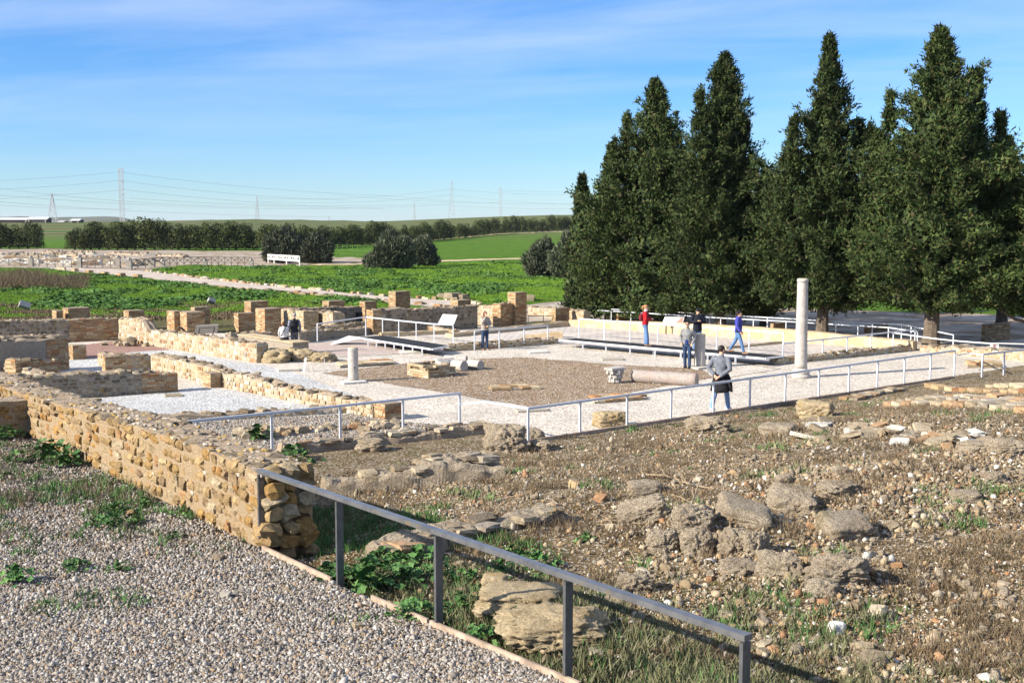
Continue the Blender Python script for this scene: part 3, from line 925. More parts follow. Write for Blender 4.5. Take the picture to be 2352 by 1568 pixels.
NWALL = [0]
def wall(name, label, cat, st, T=.5, segs=None, core='mortar', size=None, zbase=0.0, rub=True, group=None, ends=('start', 'end'), mkey=None, cap=285, tops=40, rough=.05, base=None, topmat='mortar_top', proud=.02, bare=False):
    """st: stations (u, v_base or None, v_top) of the face we see, left to right in the picture"""
    NWALL[0] += 1
    r = random.Random(NWALL[0] * 17 + 5)
    a = at(st[0][0], st[0][1], zbase); b = at(st[-1][0], st[-1][1], zbase)
    d = b - a; L = d.length; d.normalize()
    S = []
    for u, vb, vt in st:
        p = along(a, d, u); S.append(((p - a).length, max(.05, ztop(p, vt) - zbase)))
    ph = r.uniform(0, 50)
    def prof(x):
        for (s0, h0), (s1, h1) in zip(S, S[1:]):
            if x <= s1: break
        k = min(1, max(0, (x - s0) / max(1e-6, s1 - s0)))
        return h0 + (h1 - h0) * k + rough * mnoise.noise((x * 1.7 + ph, ph, 0))
    t = thing(name, label, cat, a, math.atan2(d.y, d.x), group)
    obj('wall_core', core_mesh('wall_core', L, T, prof, M[core], M[topmat], seed=NWALL[0], rough=rough), t)
    Hm = sum(h for s, h in S) / len(S)
    count = [0]
    if not bare:
        segs = segs or [(0, 1, 'stone')]
        if core == 'plaster' and not mkey: mkey = 'topstone'  # shaded walls take the darker brown stones; some shade sits in the colour
        if size is None:
            area = L * Hm + 2 * T * Hm
            k = math.sqrt(max(.024, area / (cap * .85)) / .03)
            size = (.21 * k, .145 * k)
        for f0, f1, kind in segs:
            mk = kind if kind in BRICKS or kind in STONES else None
            isb = kind in BRICKS
            sz = (.29, .072) if isb else size
            if isb and (f1 - f0) * L * Hm / (.29 * .072) > cap - count[0]:
                q = math.sqrt((f1 - f0) * L * Hm / (.29 * .072) / max(20, cap - count[0])); sz = (.29 * q, .072 * q)
            lay(t, 'brick' if isb else 'stone', f0 * L, f1 * L, 'front', 0.0, prof, sz, r, cap, count=count, mkey=mkey if (mkey and not isb) else mk, L=L, proud=proud)
        k0, k1 = segs[0][2], segs[-1][2]
        for e, k in (('start', k0), ('end', k1)):
            if e in ends:
                isb = k in BRICKS
                lay(t, 'brick' if isb else 'stone', .0, T, e, 0.0, prof, (.26, .072) if isb else size, r, cap + 25, count=count, mkey=k if isb else (mkey or k), L=L, proud=proud)
    # loose rubble still bedded on the top
    if rub:
        for i in range(min(tops, int(L * 5))):
            x = r.uniform(.1, L - .1); y = r.uniform(.06, T - .06)
            s = r.uniform(.10, .26)
            obj('cap_stone', r.choice(STONES['topstone']), t, (x, y, prof(x) + r.uniform(-.02, .02)), (r.uniform(-.2, .2), r.uniform(-.2, .2), r.uniform(0, 3)), (s * 1.3, s, r.uniform(.05, .11)))
    return t

def pillar(label, uL, uM, uR, vt, vb, mk='brick', name='brick_pillar', cat='brick pillar', group='stumps of brick pillars', zb=0.0, capst=True, course=.066):
    """brick pillar: lit face uL..uM, shaded face uM..uR, near edge standing on pixel (uM, vb)"""
    NWALL[0] += 1
    r = random.Random(NWALL[0] * 31)
    c = at(uM, vb, zb)
    L = max(.18, (along(c, AX, uR) - c).length); T = max(.18, (along(c, BX, uL) - c).length)
    H = ztop(c, vt) - zb
    t = thing(name, label, cat, c, math.atan2(AX.y, AX.x), group)
    mb = MB().box((L / 2, T / 2, H / 2 - .05), (L - .03, T - .03, H + .06)); mb.obj('pillar_core', M['bmortar'], t)
    n = max(2, round(H / course)); ch = H / n
    for i in range(n):
        z = (i + .5) * ch
        for face in ('f', 's', 'b', 'e'):
            W = L if face in 'fb' else T
            if i < n - 1 and face in 'be' and False: continue
            off = .0 if i % 2 else .14
            x = -off
            while x < W - .02:
                w = .28 * r.uniform(.85, 1.1); a, b = max(0, x), min(W, x + w); x += w
                if W - b < .07: b = W; x = W
                if b - a < .03: continue
                me = r.choice(BRICKS[mk]); cc = (a + b) / 2; pr = r.uniform(-.004, .008); ss = b - a - .012
                if face == 'f': loc, sc = (cc, .06 - pr, z), (ss, .12, ch - .013)
                elif face == 'b': loc, sc = (cc, T - .06 + pr, z), (ss, .12, ch - .013)
                elif face == 's': loc, sc = (.06 - pr, cc, z), (.12, ss, ch - .013)
                else: loc, sc = (L - .06 + pr, cc, z), (.12, ss, ch - .013)
                obj('brick', me, t, loc, (0, 0, r.uniform(-.01, .01)), sc)
    if capst:
        mb = MB(); mb.box((L / 2, T / 2, H + .008), (L * .98, T * .98, .03), jit=.008, rng=r); mb.obj('cap', M['mortar_top'], t)
    return t

WALLG = None
# ---- the left half: walls and rooms
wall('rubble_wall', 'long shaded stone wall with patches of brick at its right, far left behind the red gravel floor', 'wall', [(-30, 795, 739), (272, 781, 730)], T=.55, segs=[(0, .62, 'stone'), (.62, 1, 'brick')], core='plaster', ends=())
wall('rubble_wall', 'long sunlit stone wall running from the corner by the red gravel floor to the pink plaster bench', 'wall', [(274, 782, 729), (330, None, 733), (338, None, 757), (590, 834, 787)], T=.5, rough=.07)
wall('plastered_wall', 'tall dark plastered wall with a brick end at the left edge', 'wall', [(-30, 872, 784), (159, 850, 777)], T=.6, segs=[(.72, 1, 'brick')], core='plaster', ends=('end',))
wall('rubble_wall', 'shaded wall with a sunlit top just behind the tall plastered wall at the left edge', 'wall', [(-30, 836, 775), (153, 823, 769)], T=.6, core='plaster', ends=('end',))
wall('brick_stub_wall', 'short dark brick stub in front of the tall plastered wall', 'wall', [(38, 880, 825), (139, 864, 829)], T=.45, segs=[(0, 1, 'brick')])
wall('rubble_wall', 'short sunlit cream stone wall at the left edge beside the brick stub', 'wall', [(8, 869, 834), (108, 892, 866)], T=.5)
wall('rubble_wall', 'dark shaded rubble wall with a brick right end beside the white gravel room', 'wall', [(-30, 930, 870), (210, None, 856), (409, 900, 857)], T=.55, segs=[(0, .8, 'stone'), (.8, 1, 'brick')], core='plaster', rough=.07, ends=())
wall('rubble_wall', 'short stone wall end behind the brick stub in the white gravel passage', 'wall', [(225, 840, 811), (268, 850, 819)], T=.45)
wall('brick_stub_wall', 'brick and rubble stub with a sunlit brick end joining the long low wall', 'wall', [(243, 858, 817), (347, 851, 815)], T=.45, segs=[(0, .45, 'brick'), (.45, 1, 'stone')])
wall('rubble_wall', 'sunlit low wall of large cream stones stepping down towards the white gravel room', 'wall', [(347, 852, 813), (490, None, 842), (506, None, 852), (508, 888, 853)], T=.55, rough=.06)
wall('rubble_wall', 'long low sunlit stone wall dropping to the small brick pier by the railing', 'wall', [(509, 889, 856), (560, None, 860), (640, None, 884), (720, None, 902), (790, None, 915), (856, 962, 928)], T=.5, rough=.08, proud=.03)
pillar('small orange brick pier against the low wall of cream stones', 466, 484, 508, 859, 892, group=None, name='brick_pier', cat='brick pier')
pillar('low pier of orange bricks ending the long low wall behind the railing', 856, 884, 923, 930, 967, group=None, name='brick_pier', cat='brick pier')
pillar('short ruined brick pier standing on the red gravel floor', 159, 168, 199, 795, 827, group=None, name='brick_pier', cat='brick pier')
wall('low_wall', 'low shaded stone wall between the white gravel room and the grey gravel room', 'wall', [(300, 979, 962), (430, None, 952), (806, 949, 936)], T=.42, rough=.05, tops=60, ends=())

# ---- behind the first rooms: brick pillars and walls, left to right
pillar('narrow brick pillar standing beside a wider one behind the long shaded wall at far left', 121, 131, 146, 715, 757)
pillar('wide brick pillar, the larger of the close pair behind the long shaded wall at far left', 145, 158, 208, 709.5, 755)
pillar('lone low brick pillar behind the corner where the shaded wall meets the sunlit wall', 285, 297, 333, 715, 757)
pillar('narrow pale brick pillar touching the left side of a wider brick pillar near the back of an info panel', 384, 401, 420, 716, 765)
pillar('wide brick pillar directly left of the grey back of the tilted info panel', 404, 430, 471, 719, 767)
pillar('brick pillar half hidden behind the wide pillar left of the info panel back', 439, 448, 484, 707, 752)
pillar('brick pillar with a dark front standing right of the info panel back', 538, 548, 587, 721, 763)
pillar('brick pillar rising behind two others left of the couple', 562, 577, 618, 694, 752)
pillar('largest brick pillar directly behind the woman in the white top', 588, 609, 647, 711, 778)
wall('brick_wall', 'sunlit brick wall with a shaded end behind the man in the dark vest', 'wall', [(646, 744, 709), (698, 758, 714)], T=.75, segs=[(0, 1, 'brickp')], rub=False)
wall('rubble_wall', 'sunlit stone wall with a broken end right of the brick wall behind the man in the dark vest', 'wall', [(724, 752, 713), (765, 762, 718)], T=.6, rough=.06)
pillar('low brick pillar against the grass behind a dark wall, left of the road bend', 741, 756, 793, 693, 738)
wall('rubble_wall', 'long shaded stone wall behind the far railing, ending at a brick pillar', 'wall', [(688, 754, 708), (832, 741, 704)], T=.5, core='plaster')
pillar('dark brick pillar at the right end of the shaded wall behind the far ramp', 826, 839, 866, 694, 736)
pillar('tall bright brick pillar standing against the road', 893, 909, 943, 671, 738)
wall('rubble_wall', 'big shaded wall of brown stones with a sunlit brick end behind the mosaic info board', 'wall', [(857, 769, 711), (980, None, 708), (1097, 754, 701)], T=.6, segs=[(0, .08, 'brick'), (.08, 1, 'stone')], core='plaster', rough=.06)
pillar('low brick pillar stump on top of the road edge behind the big shaded wall', 1035, 1052, 1082, 691, 736)
wall('rubble_wall', 'sunlit wall of brown and white stones beside the woman raising her hand to her face', 'wall', [(1094, 744, 703), (1149, 750, 700)], T=.5, segs=[(0, .75, 'stone'), (.75, 1, 'brickp')])
wall('brick_wall', 'dark shaded brick wall end between the sunlit stone wall and the tallest brick pillar', 'wall', [(1150, 751, 698), (1187, 746, 695)], T=.5, segs=[(0, 1, 'brick')])
pillar('tallest brick pillar, right of the sunlit stone wall and at the edge of the meadow', 1166, 1184, 1210, 673, 748, group=None)
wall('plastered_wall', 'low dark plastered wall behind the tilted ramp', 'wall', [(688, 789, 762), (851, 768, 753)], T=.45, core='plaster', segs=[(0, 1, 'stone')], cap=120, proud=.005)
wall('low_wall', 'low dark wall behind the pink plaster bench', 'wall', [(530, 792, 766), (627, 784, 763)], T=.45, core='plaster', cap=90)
wall('low_wall', 'low sunlit wall of rounded cream stones behind the far railing', 'wall', [(728, 770, 752), (836, 758, 739)], T=.4, cap=160)
wall('low_wall', 'low sunlit rubble wall inside the far basin below the mosaic info board', 'wall', [(912, 757, 739), (1042, 768, 758)], T=.4, cap=160)
wall('basin_wall', 'low shaded edge of the far basin beside the grey walkway', 'wall', [(876, 775, 764), (1031, 767, 758)], T=.35, core='oplaster', bare=True, rough=.02, rub=False, topmat='oplaster')
wall('basin_wall', 'long smooth ochre plastered wall along the back of the mosaic floor', 'wall', [(1306, 750, 735), (1560, None, 741), (1800, None, 756), (2096, 807, 784)], T=.45, core='oplaster', bare=True, rough=.015, rub=False, topmat='oplaster')
wall('basin_wall', 'ochre plastered low wall on the left of the mosaic floor behind the woman raising her hand', 'wall', [(1040, 775, 766), (1306, 750, 738)], T=.5, core='oplaster', bare=True, rough=.03, rub=False)
wall('kerb_wall', 'rough low stone kerb beneath the railing next to the woman raising her hand', 'wall', [(1032, 808, 794), (1282, 789, 776)], T=.45, core='oplaster', cap=120, tops=30)
wall('kerb_wall', 'long rough stone kerb at the right side of the mosaic floor under the railing', 'wall', [(1786, 838, 824), (2100, 806, 793)], T=.4, core='oplaster', cap=120, tops=40)
wall('basin_wall', 'dark face of the sunken basin left of the black walkway', 'wall', [(1200, 777, 770), (1293, 777, 761)], T=.3, core='oplaster', bare=True, rough=.01, rub=False, topmat='oplaster')
wall('kerb_wall', 'narrow reddish kerb crossing the mosaic floor behind the striding woman', 'wall', [(1668, 803, 797), (1797, 790, 784)], T=.2, core='oplaster', bare=True, rough=.02, rub=False)
wall('low_wall', 'pale low rubble wall at the right edge behind the gravel yard', 'wall', [(2112, 806, 794), (2230, None, 799), (2420, 838, 815)], T=.6, rough=.08, cap=220)
wall('low_wall', 'low sunlit brick and stone wall behind the tallest brick pillar under the cypresses', 'wall', [(1213, 722, 704), (1340, 741, 715)], T=.45, segs=[(0, .5, 'stone'), (.5, 1, 'brickp')], cap=160)
pillar('squat brick pillar left of the back railing under the first cypress', 1266, 1276, 1308, 709, 741)
pillar('squat dark brick pillar at the start of the back railing', 1324, 1328, 1344, 711, 734)
pillar('sunlit brick pillar behind the back railing between the woman in red and the man in the cap', 1522, 1548, 1562, 706, 730, mk='brickp')
pillar('broad dark brick pillar in the cypress shade at far right', 2256, 2262, 2320, 747, 786)
pillar('dark brick pillar in the cypress shade behind the back railing beside the tall column', 1772, 1776, 1806, 744, 764)
pillar('brick pillar in the cypress shade behind the back railing right of the tall column', 1986, 1992, 2040, 748, 770)
pillar('brick pillar in the shade left of the cypress trunk behind the back railing', 1416, 1420, 1448, 716, 738)

# pink bench block at the end of the long sunlit wall
def bench():
    c = at(610, 822, 0); t = thing('plaster_bench', 'pink plastered bench block at the end of the long sunlit wall, left of the couple', 'bench', at(548, 797, 0), math.atan2(-BX.y, -BX.x))
    L = (at(613, 822, 0) - at(548, 797, 0)).length
    MB().box((L / 2, .35, .24), (L, .7, .52)).obj('block', M['plaster'], t)
    MB().box((L / 2 + .02, .35, .525), (L + .08, .78, .05)).obj('bench_top', M['oplaster'], t)
bench()

# ---- the big ochre wall in the foreground
def ochre_wall():
    T = .72; L = 14.6
    a = Vector((P1.x, P1.y, 0)) - LD * L
    a.z = .95
    r = random.Random(99)
    t = thing('ochre_stone_wall', 'long thick wall of ochre stones running from the left edge to the near dark railing', 'wall', a, math.atan2(LD.y, LD.x))
    def prof(x): return .92 + .25 * sstep(2, 13, x) - .06 * sstep(13.9, 14.6, x) + .03 * mnoise.noise((x * 1.3, 0, 7))
    obj('wall_core', core_mesh('wall_core', L, T, prof, M['mortar_o'], M['mortar_top'], step=.12, rough=.03, seed=5), t)
    # far part just beyond the return wall, then coursed stones; the front face is y = 0
    cnt = [0]
    z = .0
    rows = 7
    for i in range(rows):
        x = 1.6
        while x < L - .04:
            q = sstep(0, L, x)
            w = r.uniform(.15, .44) * (1.28 - .38 * q)
            w = min(w, L - x)
            H = prof(x + w / 2); h = H / rows
            zc = (i + .5) * h + .02 * math.sin(x * 1.7 + i)
            if w > .06 and r.random() > .04:
                me = r.choice(STONES['ochre'])
                k = r.uniform(.80, 1.0)
                obj('stone', me, t, (x + w / 2, .10 - r.uniform(.004, .058), zc + r.uniform(-.015, .015)), (r.uniform(-.10, .10), r.uniform(-.16, .16), r.uniform(-.14, .14)), (w * r.uniform(.86, 1.02), .20, h * k * r.uniform(.88, 1.14)))
                if r.random() < .10 and x > 8:
                    obj('stone', r.choice(STONES['stone']), t, (x + w * .95, .03, zc + h * .4), (0, r.uniform(-.3, .3), 0), (.10, .10, .05))
            x += w
    # broken end in shade
    for i in range(7):
        for j in range(3):
            obj('stone', r.choice(STONES['ochre']), t, (L - .05 + r.uniform(-.04, .10) + .07 * (i < 2), .12 + j * .24 + r.uniform(-.05, .05), .07 + i * .168 + r.uniform(-.03, .03)), (r.uniform(-.3, .3), r.uniform(-.3, .3), r.uniform(-.3, .3)), (.34, r.uniform(.2, .34), r.uniform(.14, .24)))
    # pebbles and chips bedded in the flat top
    V = []; F = []
    for k in range(700):
        x = r.uniform(.5, L - .05); y = r.uniform(.05, T - .02); s = r.lognormvariate(-3.55, .5)
        b = len(V); pv = ICO1[0] * nr.uniform(.6, 1.1, (12, 1)) * np.array([s * 1.3, s, s * .5])
        V += [tuple(p + np.array([x, y, prof(x) + .004])) for p in pv]; F += [tuple(int(i) + b for i in f) for f in ICO1[1]]
    o = obj('bedded_chips', mesh('bedded_chips', V, F, M['topchips']), t); o['kind'] = 'stuff'
    for k in range(34):
        x = r.uniform(1, L); s = r.uniform(.12, .3)
        obj('cap_stone', r.choice(STONES['topstone']), t, (x, r.choice((r.uniform(.04, .2), r.uniform(.5, .7))), prof(x) - .02), (r.uniform(-.04, .04), r.uniform(-.04, .04), r.uniform(0, 3)), (s * 1.2, s, .06))
    # the return wall that closes the yard at the left edge
    st0 = a + LD * (L - 10.25); st0.z = .95
    t2 = thing('ochre_stone_wall', 'dark shaded end of a cross wall at the left edge, meeting the long ochre wall', 'wall', st0 - LN * 2.4 + LD * 0.0, math.atan2(LN.y, LN.x))
    pr2 = lambda x: .86
    obj('wall_core', core_mesh('wall_core', 2.4, .6, pr2, M['mortar_o'], M['mortar_top'], step=.15, rough=.03, seed=8), t2)
    lay(t2, 'stone', 0, 2.38, 'front', 0, pr2, (.3, .15), r, 200, mkey='ochre', L=2.4, proud=.03)
def m_chips():
    b = NB('top_chips', .95, .1)
    rr = b.n('ShaderNodeNewGeometry').outputs['Random Per Island']
    return b.done(b.ramp(rr, steps([(.27, .215, .15), (.34, .285, .21), (.22, .17, .12), (.44, .39, .32), (.36, .24, .08), (.25, .2, .15)]), 'CONSTANT'))
M['topchips'] = m_chips()
ochre_wall()
# ------------------------------------------------------------------ rubble, slabs and stones on the dirt
def rock_mesh(name, mat, seed, power=3.2, amp=.16, hi=True, flat=0.0):
    V, F = (ICO5 if hi == 2 else ICO4) if hi else ICO2
    off = seed * 7.13
    n = np.sum(np.abs(V) ** power, axis=1) ** (1 / power)
    P = V / n[:, None]
    r = random.Random(seed)
    sh = np.array([[1, r.uniform(-.15, .15), r.uniform(-.12, .12)], [r.uniform(-.15, .15), 1, r.uniform(-.12, .12)], [0, 0, 1]])
    P = P @ sh
    out = np.empty_like(P)
    for i, p in enumerate(P):
        v = Vector(p)
        d = amp * .9 * mnoise.fractal(v * 1.3 + Vector((off, 0, 0)), .9, 2.0, 3) + amp * .75 * (mnoise.noise(v * 3.4 + Vector((0, off, 0)))) + amp * .55 * mnoise.noise(v * 8 + Vector((0, 0, off))) + amp * .40 * mnoise.noise(v * 18 + Vector((off, 0, off)))
        c = mnoise.voronoi(v * 2.2 + Vector((off, off, 0)))[0]
        d -= amp * .9 * max(0, .12 - (c[1] - c[0])) * 4
        k = 1 + d
        out[i] = (p[0] * k, p[1] * k, p[2] * (k if p[2] < 0 or not flat else 1 + d * (1 - flat)))
    return mesh(name, out * .5, F, mat, False)
RSEED = [40]
def rock(name, label, cat, u0, u1, v0, v1, mat='cong', deep=.8, tilt=(0, 0), rz=None, power=3.2, amp=.16, flat=0.0, group=None, sink=.18, ground=None, hi=True, vis=1.0):
    """rock filling the picture box u0..u1, v0..v1; v1 is where it meets the ground"""
    RSEED[0] += 1
    r = random.Random(RSEED[0])
    g = (ground or dirt_hit)((u0 + u1) / 2, v1 - (v1 - v0) * .12)
    s = ppm(g)
    w = (u1 - u0) / s
    dpt = w * deep
    el = math.atan2(CAMZ - g.z, g.y)
    h = max(.08, ((v1 - v0) / s - dpt * math.sin(el) * .55) / math.cos(el)) * vis
    c = g + Vector((0, dpt * .42, 0))
    c.z = g.z
    o = obj(name, rock_mesh(name, M[mat], RSEED[0], power, amp, hi, flat))
    H = h * (1 + sink)
    o.scale = (w, dpt, H); o.location = (c.x, c.y, c.z + h - H * .5)
    o.rotation_euler = (tilt[0], tilt[1], r.uniform(-.25, .25) if rz is None else rz)
    return tag(o, label, cat, group)

rock('rubble_lump', 'pale rubble lump with a peaked top at the foot of the railing corner', 'rubble', 1111, 1206, 984, 1050, amp=.22, deep=.7, hi=2)
rock('rubble_lump', 'small rubble lump leaning against the right of the peaked one at the railing corner', 'rubble', 1200, 1246, 986, 1016, deep=.8, amp=.2)
rock('rubble_lump', 'low rubble lump on the ground right of the railing corner post', 'rubble', 1218, 1264, 1012, 1040, amp=.22)
rock('rubble_lump', 'rounded rubble lump at the left end of the old kerb beside the near grass patch', 'rubble', 820, 882, 1010, 1042, amp=.2)
rock('rubble_lump', 'craggy rubble lump on a dirt mound below the walking man', 'rubble', 1583, 1676, 961, 1000, amp=.22, deep=.7, hi=2)
rock('stone_block', 'dark squared block half sunk in the dirt between the two remnant walls and the twigs', 'stone block', 1443, 1522, 1108, 1143, power=6, amp=.1, deep=.7)
rock('stone_slab', 'tilted conglomerate slab rising to the right in the middle of the dirt field', 'stone slab', 1425, 1535, 1154, 1212, power=6, amp=.14, deep=.6, tilt=(.25, -.3), hi=2)
rock('rubble_lump', 'pale rubble block left of the big flat tilted slab', 'rubble', 1551, 1646, 1168, 1240, power=4, amp=.2, hi=2)
rock('stone_slab', 'big flat dark slab tilted to the right on top of the rubble heap', 'stone slab', 1655, 1776, 1160, 1222, power=8, amp=.08, deep=.8, tilt=(.1, .28), flat=.7, hi=2)
rock('rubble_lump', 'rounded rubble block under the left end of the flat tilted slab', 'rubble', 1566, 1640, 1222, 1284, amp=.2, hi=2)
rock('rubble_lump', 'row of dark broken stone under the flat tilted slab', 'rubble', 1655, 1722, 1222, 1284, amp=.24, hi=2)
rock('rubble_lump', 'dark broken lump below the right end of the flat tilted slab', 'rubble', 1708, 1772, 1226, 1286, amp=.22, hi=2)
rock('rubble_lump', 'pale rubble lump with a dark hollow on its right, left in the rubble heap', 'rubble', 1490, 1562, 1224, 1280, amp=.24, hi=2)
rock('stone_slab', 'pale square slab with a dark right side, right of the rubble heap', 'stone slab', 1890, 2012, 1190, 1254, power=7, amp=.09, deep=.8, flat=.4, tilt=(.22, .05), hi=2)
rock('stone_slab', 'pale slab lying on the upper slope behind the flat tilted slab', 'stone slab', 1774, 1880, 1130, 1192, power=5, amp=.13, deep=.9, tilt=(.15, .1), hi=2)
rock('rubble_lump', 'rubble lump with a dark edge on the upper slope right of the pale slab', 'rubble', 1888, 1978, 1108, 1150, amp=.18, hi=2)
rock('rubble_lump', 'curved rubble lump arching over a small hollow in the lower dirt', 'rubble', 1748, 1850, 1276, 1346, amp=.22, deep=.7, hi=2)
rock('rubble_lump', 'low rubble lump with a grass tuft left of the arched one', 'rubble', 1660, 1750, 1290, 1334, amp=.2)
rock('rubble_lump', 'big rounded rubble lump casting a shadow at the right of the lower group', 'rubble', 1864, 2002, 1280, 1364, power=2.8, amp=.18, hi=2)
rock('rubble_lump', 'long low rubble lump in front of the big rounded one', 'rubble', 1858, 1930, 1338, 1390, amp=.2)
rock('rubble_lump', 'rubble lump right behind the near dark handrail with a shadowed right side', 'rubble', 1420, 1502, 1322, 1376, amp=.22, hi=2)
rock('pale_stone', 'whitish squared stone alone on the dirt right of the railing end', 'stone', 1904, 1946, 1432, 1466, mat='whitestone', power=5, amp=.08, deep=.8)
rock('boulder', 'flat topped ochre boulder with orange lichen behind the near railing', 'boulder', 1103, 1290, 1352, 1428, mat='conglich', power=5, amp=.12, deep=.75, flat=.6, hi=2)
rock('boulder', 'large rough boulder with weeds at its foot behind the third railing post', 'boulder', 1156, 1402, 1408, 1506, mat='conglich', power=3, amp=.2, deep=.7, hi=2)
rock('boulder', 'small square boulder with orange lichen among the weeds', 'boulder', 1108, 1166, 1322, 1364, mat='conglich', power=5, amp=.1, deep=.9)
rock('stone_block', 'ochre stone block with a dark right side beside the railing base', 'stone block', 1838, 1916, 924, 966, mat='conglich', power=6, amp=.12, deep=.9, hi=2)
rock('stone_slab', 'flat weathered slab right of the craggy lump below the walking man', 'stone slab', 1752, 1832, 974, 1002, power=5, amp=.1, deep=.9)
rock('rubble_lump', 'small rubble stone with a black shadow on the moss patch left of the upper slope', 'rubble', 1780, 1822, 1092, 1118, amp=.18)
rock('rubble_lump', 'rubble stone near the crest of the upper slope with a reddish stone beside it', 'rubble', 1914, 1952, 1072, 1098, amp=.18)
rock('rubble_lump', 'pale rubble lump on the upper slope close to the right edge', 'rubble', 2262, 2318, 1086, 1114, amp=.18)
rock('rubble_lump', 'wide rubble lump at the right edge above the slope', 'rubble', 2282, 2366, 1012, 1050, amp=.18, hi=2)
rock('rubble_lump', 'flattish rubble lump on top of the right slope', 'rubble', 2210, 2286, 1014, 1046, amp=.18)
rock('stone_block', 'squared stone at the lower right of the slope with a dark shadow', 'stone block', 2190, 2260, 1130, 1160, power=5, amp=.12)
rock('stone_block', 'rough stone in the white gravel of the yard, in front of the second railing panel', 'stone block', 1366, 1438, 948, 987, mat='conglich', power=5, amp=.13, deep=.75, ground=lambda u, v: at(u, v, 0), hi=2)

# remnant walls in the dirt: long low bodies with broken tops
def remnant(label, pts, h, T, mat='cong', bricks=0, seed=1, name='ruined_wall'):
    a, b = dirt_hit(*pts[0]), dirt_hit(*pts[1])
    d = b - a; L = math.hypot(d.x, d.y)
    t = thing(name, label, 'ruined wall', a, math.atan2(d.y, d.x))
    r = random.Random(seed)
    nx, ny = max(6, int(L / .06)), 12
    V = []; F = []
    for i in range(nx + 1):
        x = L * i / nx
        hh = h * (.75 + .6 * mnoise.noise((x * 1.1, seed * 3.1, 0)))
        for j in range(ny + 1):
            y = T * (j / ny) + .07 * mnoise.noise((x * 2.2, j * .9, seed))
            e = min(j, ny - j); z = (hh if e >= 2 else (hh * .75 if e == 1 else -.12)) + (.07 * mnoise.fractal((x * 2.6, y * 2.6, seed), .7, 2, 6) if e else 0)
            if i in (0, nx): z = -.12
            y2 = y + (0 if e > 1 else (-.02 if j < 3 else .02))
            V.append((x, y2, z + d.z * x / L))
    m = ny + 1
    for i in range(nx):
        for j in range(ny):
            k = i * m + j; F.append((k, k + m, k + m + 1, k + 1))
    obj('wall_body', mesh('wall_body', V, F, M[mat]), t)
    for i in range(bricks):
        x = r.uniform(.1, L - .1); s = r.uniform(.14, .34)
        obj('stone', r.choice(STONES['slab' if mat != 'cong' or r.random() < .4 else 'topstone']), t, (x, r.uniform(.05, T - .05), h * .8 + d.z * x / L), (r.uniform(-.1, .1), r.uniform(-.1, .1), r.uniform(-.3, .3)), (s * 1.2, s, r.uniform(.06, .12)))
    return t
remnant('broken low wall of rubble running right from the end of the ochre wall', [(742, 1150), (1170, 1096)], .40, .8, bricks=7, seed=3)
remnant('thin remnant of a brick wall lying across the dirt behind the near handrail', [(1030, 1264), (1316, 1200)], .22, .65, bricks=12, seed=5)
remnant('low stone footing at the edge of the near weeds, partly under the handrail', [(905, 1300), (1040, 1262)], .22, .6, bricks=9, seed=8)
remnant('long old brick kerb with flat stones below the inner railing', [(650, 1046), (1128, 996)], .26, .55, mat='mortar_top', bricks=24, seed=11)
remnant('flattened stone footing crossing the dirt above the broken low wall', [(985, 1074), (1160, 1046)], .13, .7, bricks=4, seed=14)

# the row of paving slabs, and the brick ledge, at the right
def slab_row(name, label, cat, pts, n, rows, w, h, seed, mk='slab', gap=.02, zoff=0.0):
    a, b = dirt_hit(*pts[0]), dirt_hit(*pts[1])
    d = b - a; L = math.hypot(d.x, d.y); r = random.Random(seed)
    t = thing(name, label, cat, (a.x, a.y, a.z + zoff), math.atan2(d.y, d.x))
    dx = L / n
    for j in range(rows):
        for i in range(n):
            if r.random() < .06: continue
            me = r.choice(BRICKS[mk]) if mk in BRICKS else r.choice(STONES[mk])
            x = (i + .5) * dx
            zz = Z_dirt(a.x + d.x * x / L - d.y / L * j * w, a.y + d.y * x / L + d.x / L * j * w) - a.z
            obj('brick' if mk in BRICKS else 'slab', me, t, (x + r.uniform(-.02, .02), (j + .5) * w + r.uniform(-.02, .02), max(-.3, zz) + h * .3 + r.uniform(-.012, .012)), (r.uniform(-.03, .03), r.uniform(-.03, .03), r.uniform(-.05, .05)), (dx - gap, w - gap, h * r.uniform(.9, 1.1)))
    return t
slab_row('slab_pavement', 'strip of grey flat paving slabs in rows across the dirt at the right', 'paving', [(2022, 934), (2420, 966)], 15, 4, .42, .16, 21)
slab_row('brick_ledge', 'low ledge of yellow and orange bricks along the railing at the right edge', 'brick ledge', [(2122, 892), (2430, 920)], 16, 1, .34, .14, 22, 'brick')
slab_row('brick_ledge', 'pale stone ledge behind the yellow brick one at the right edge', 'brick ledge', [(2262, 892), (2440, 905)], 9, 1, .4, .14, 23, 'brickp')
slab_row('brick_footing', 'patch of flat bricks half buried beside the railing base left of the paving slabs', 'brick footing', [(1968, 922), (2086, 896)], 9, 2, .3, .10, 24, 'slab')

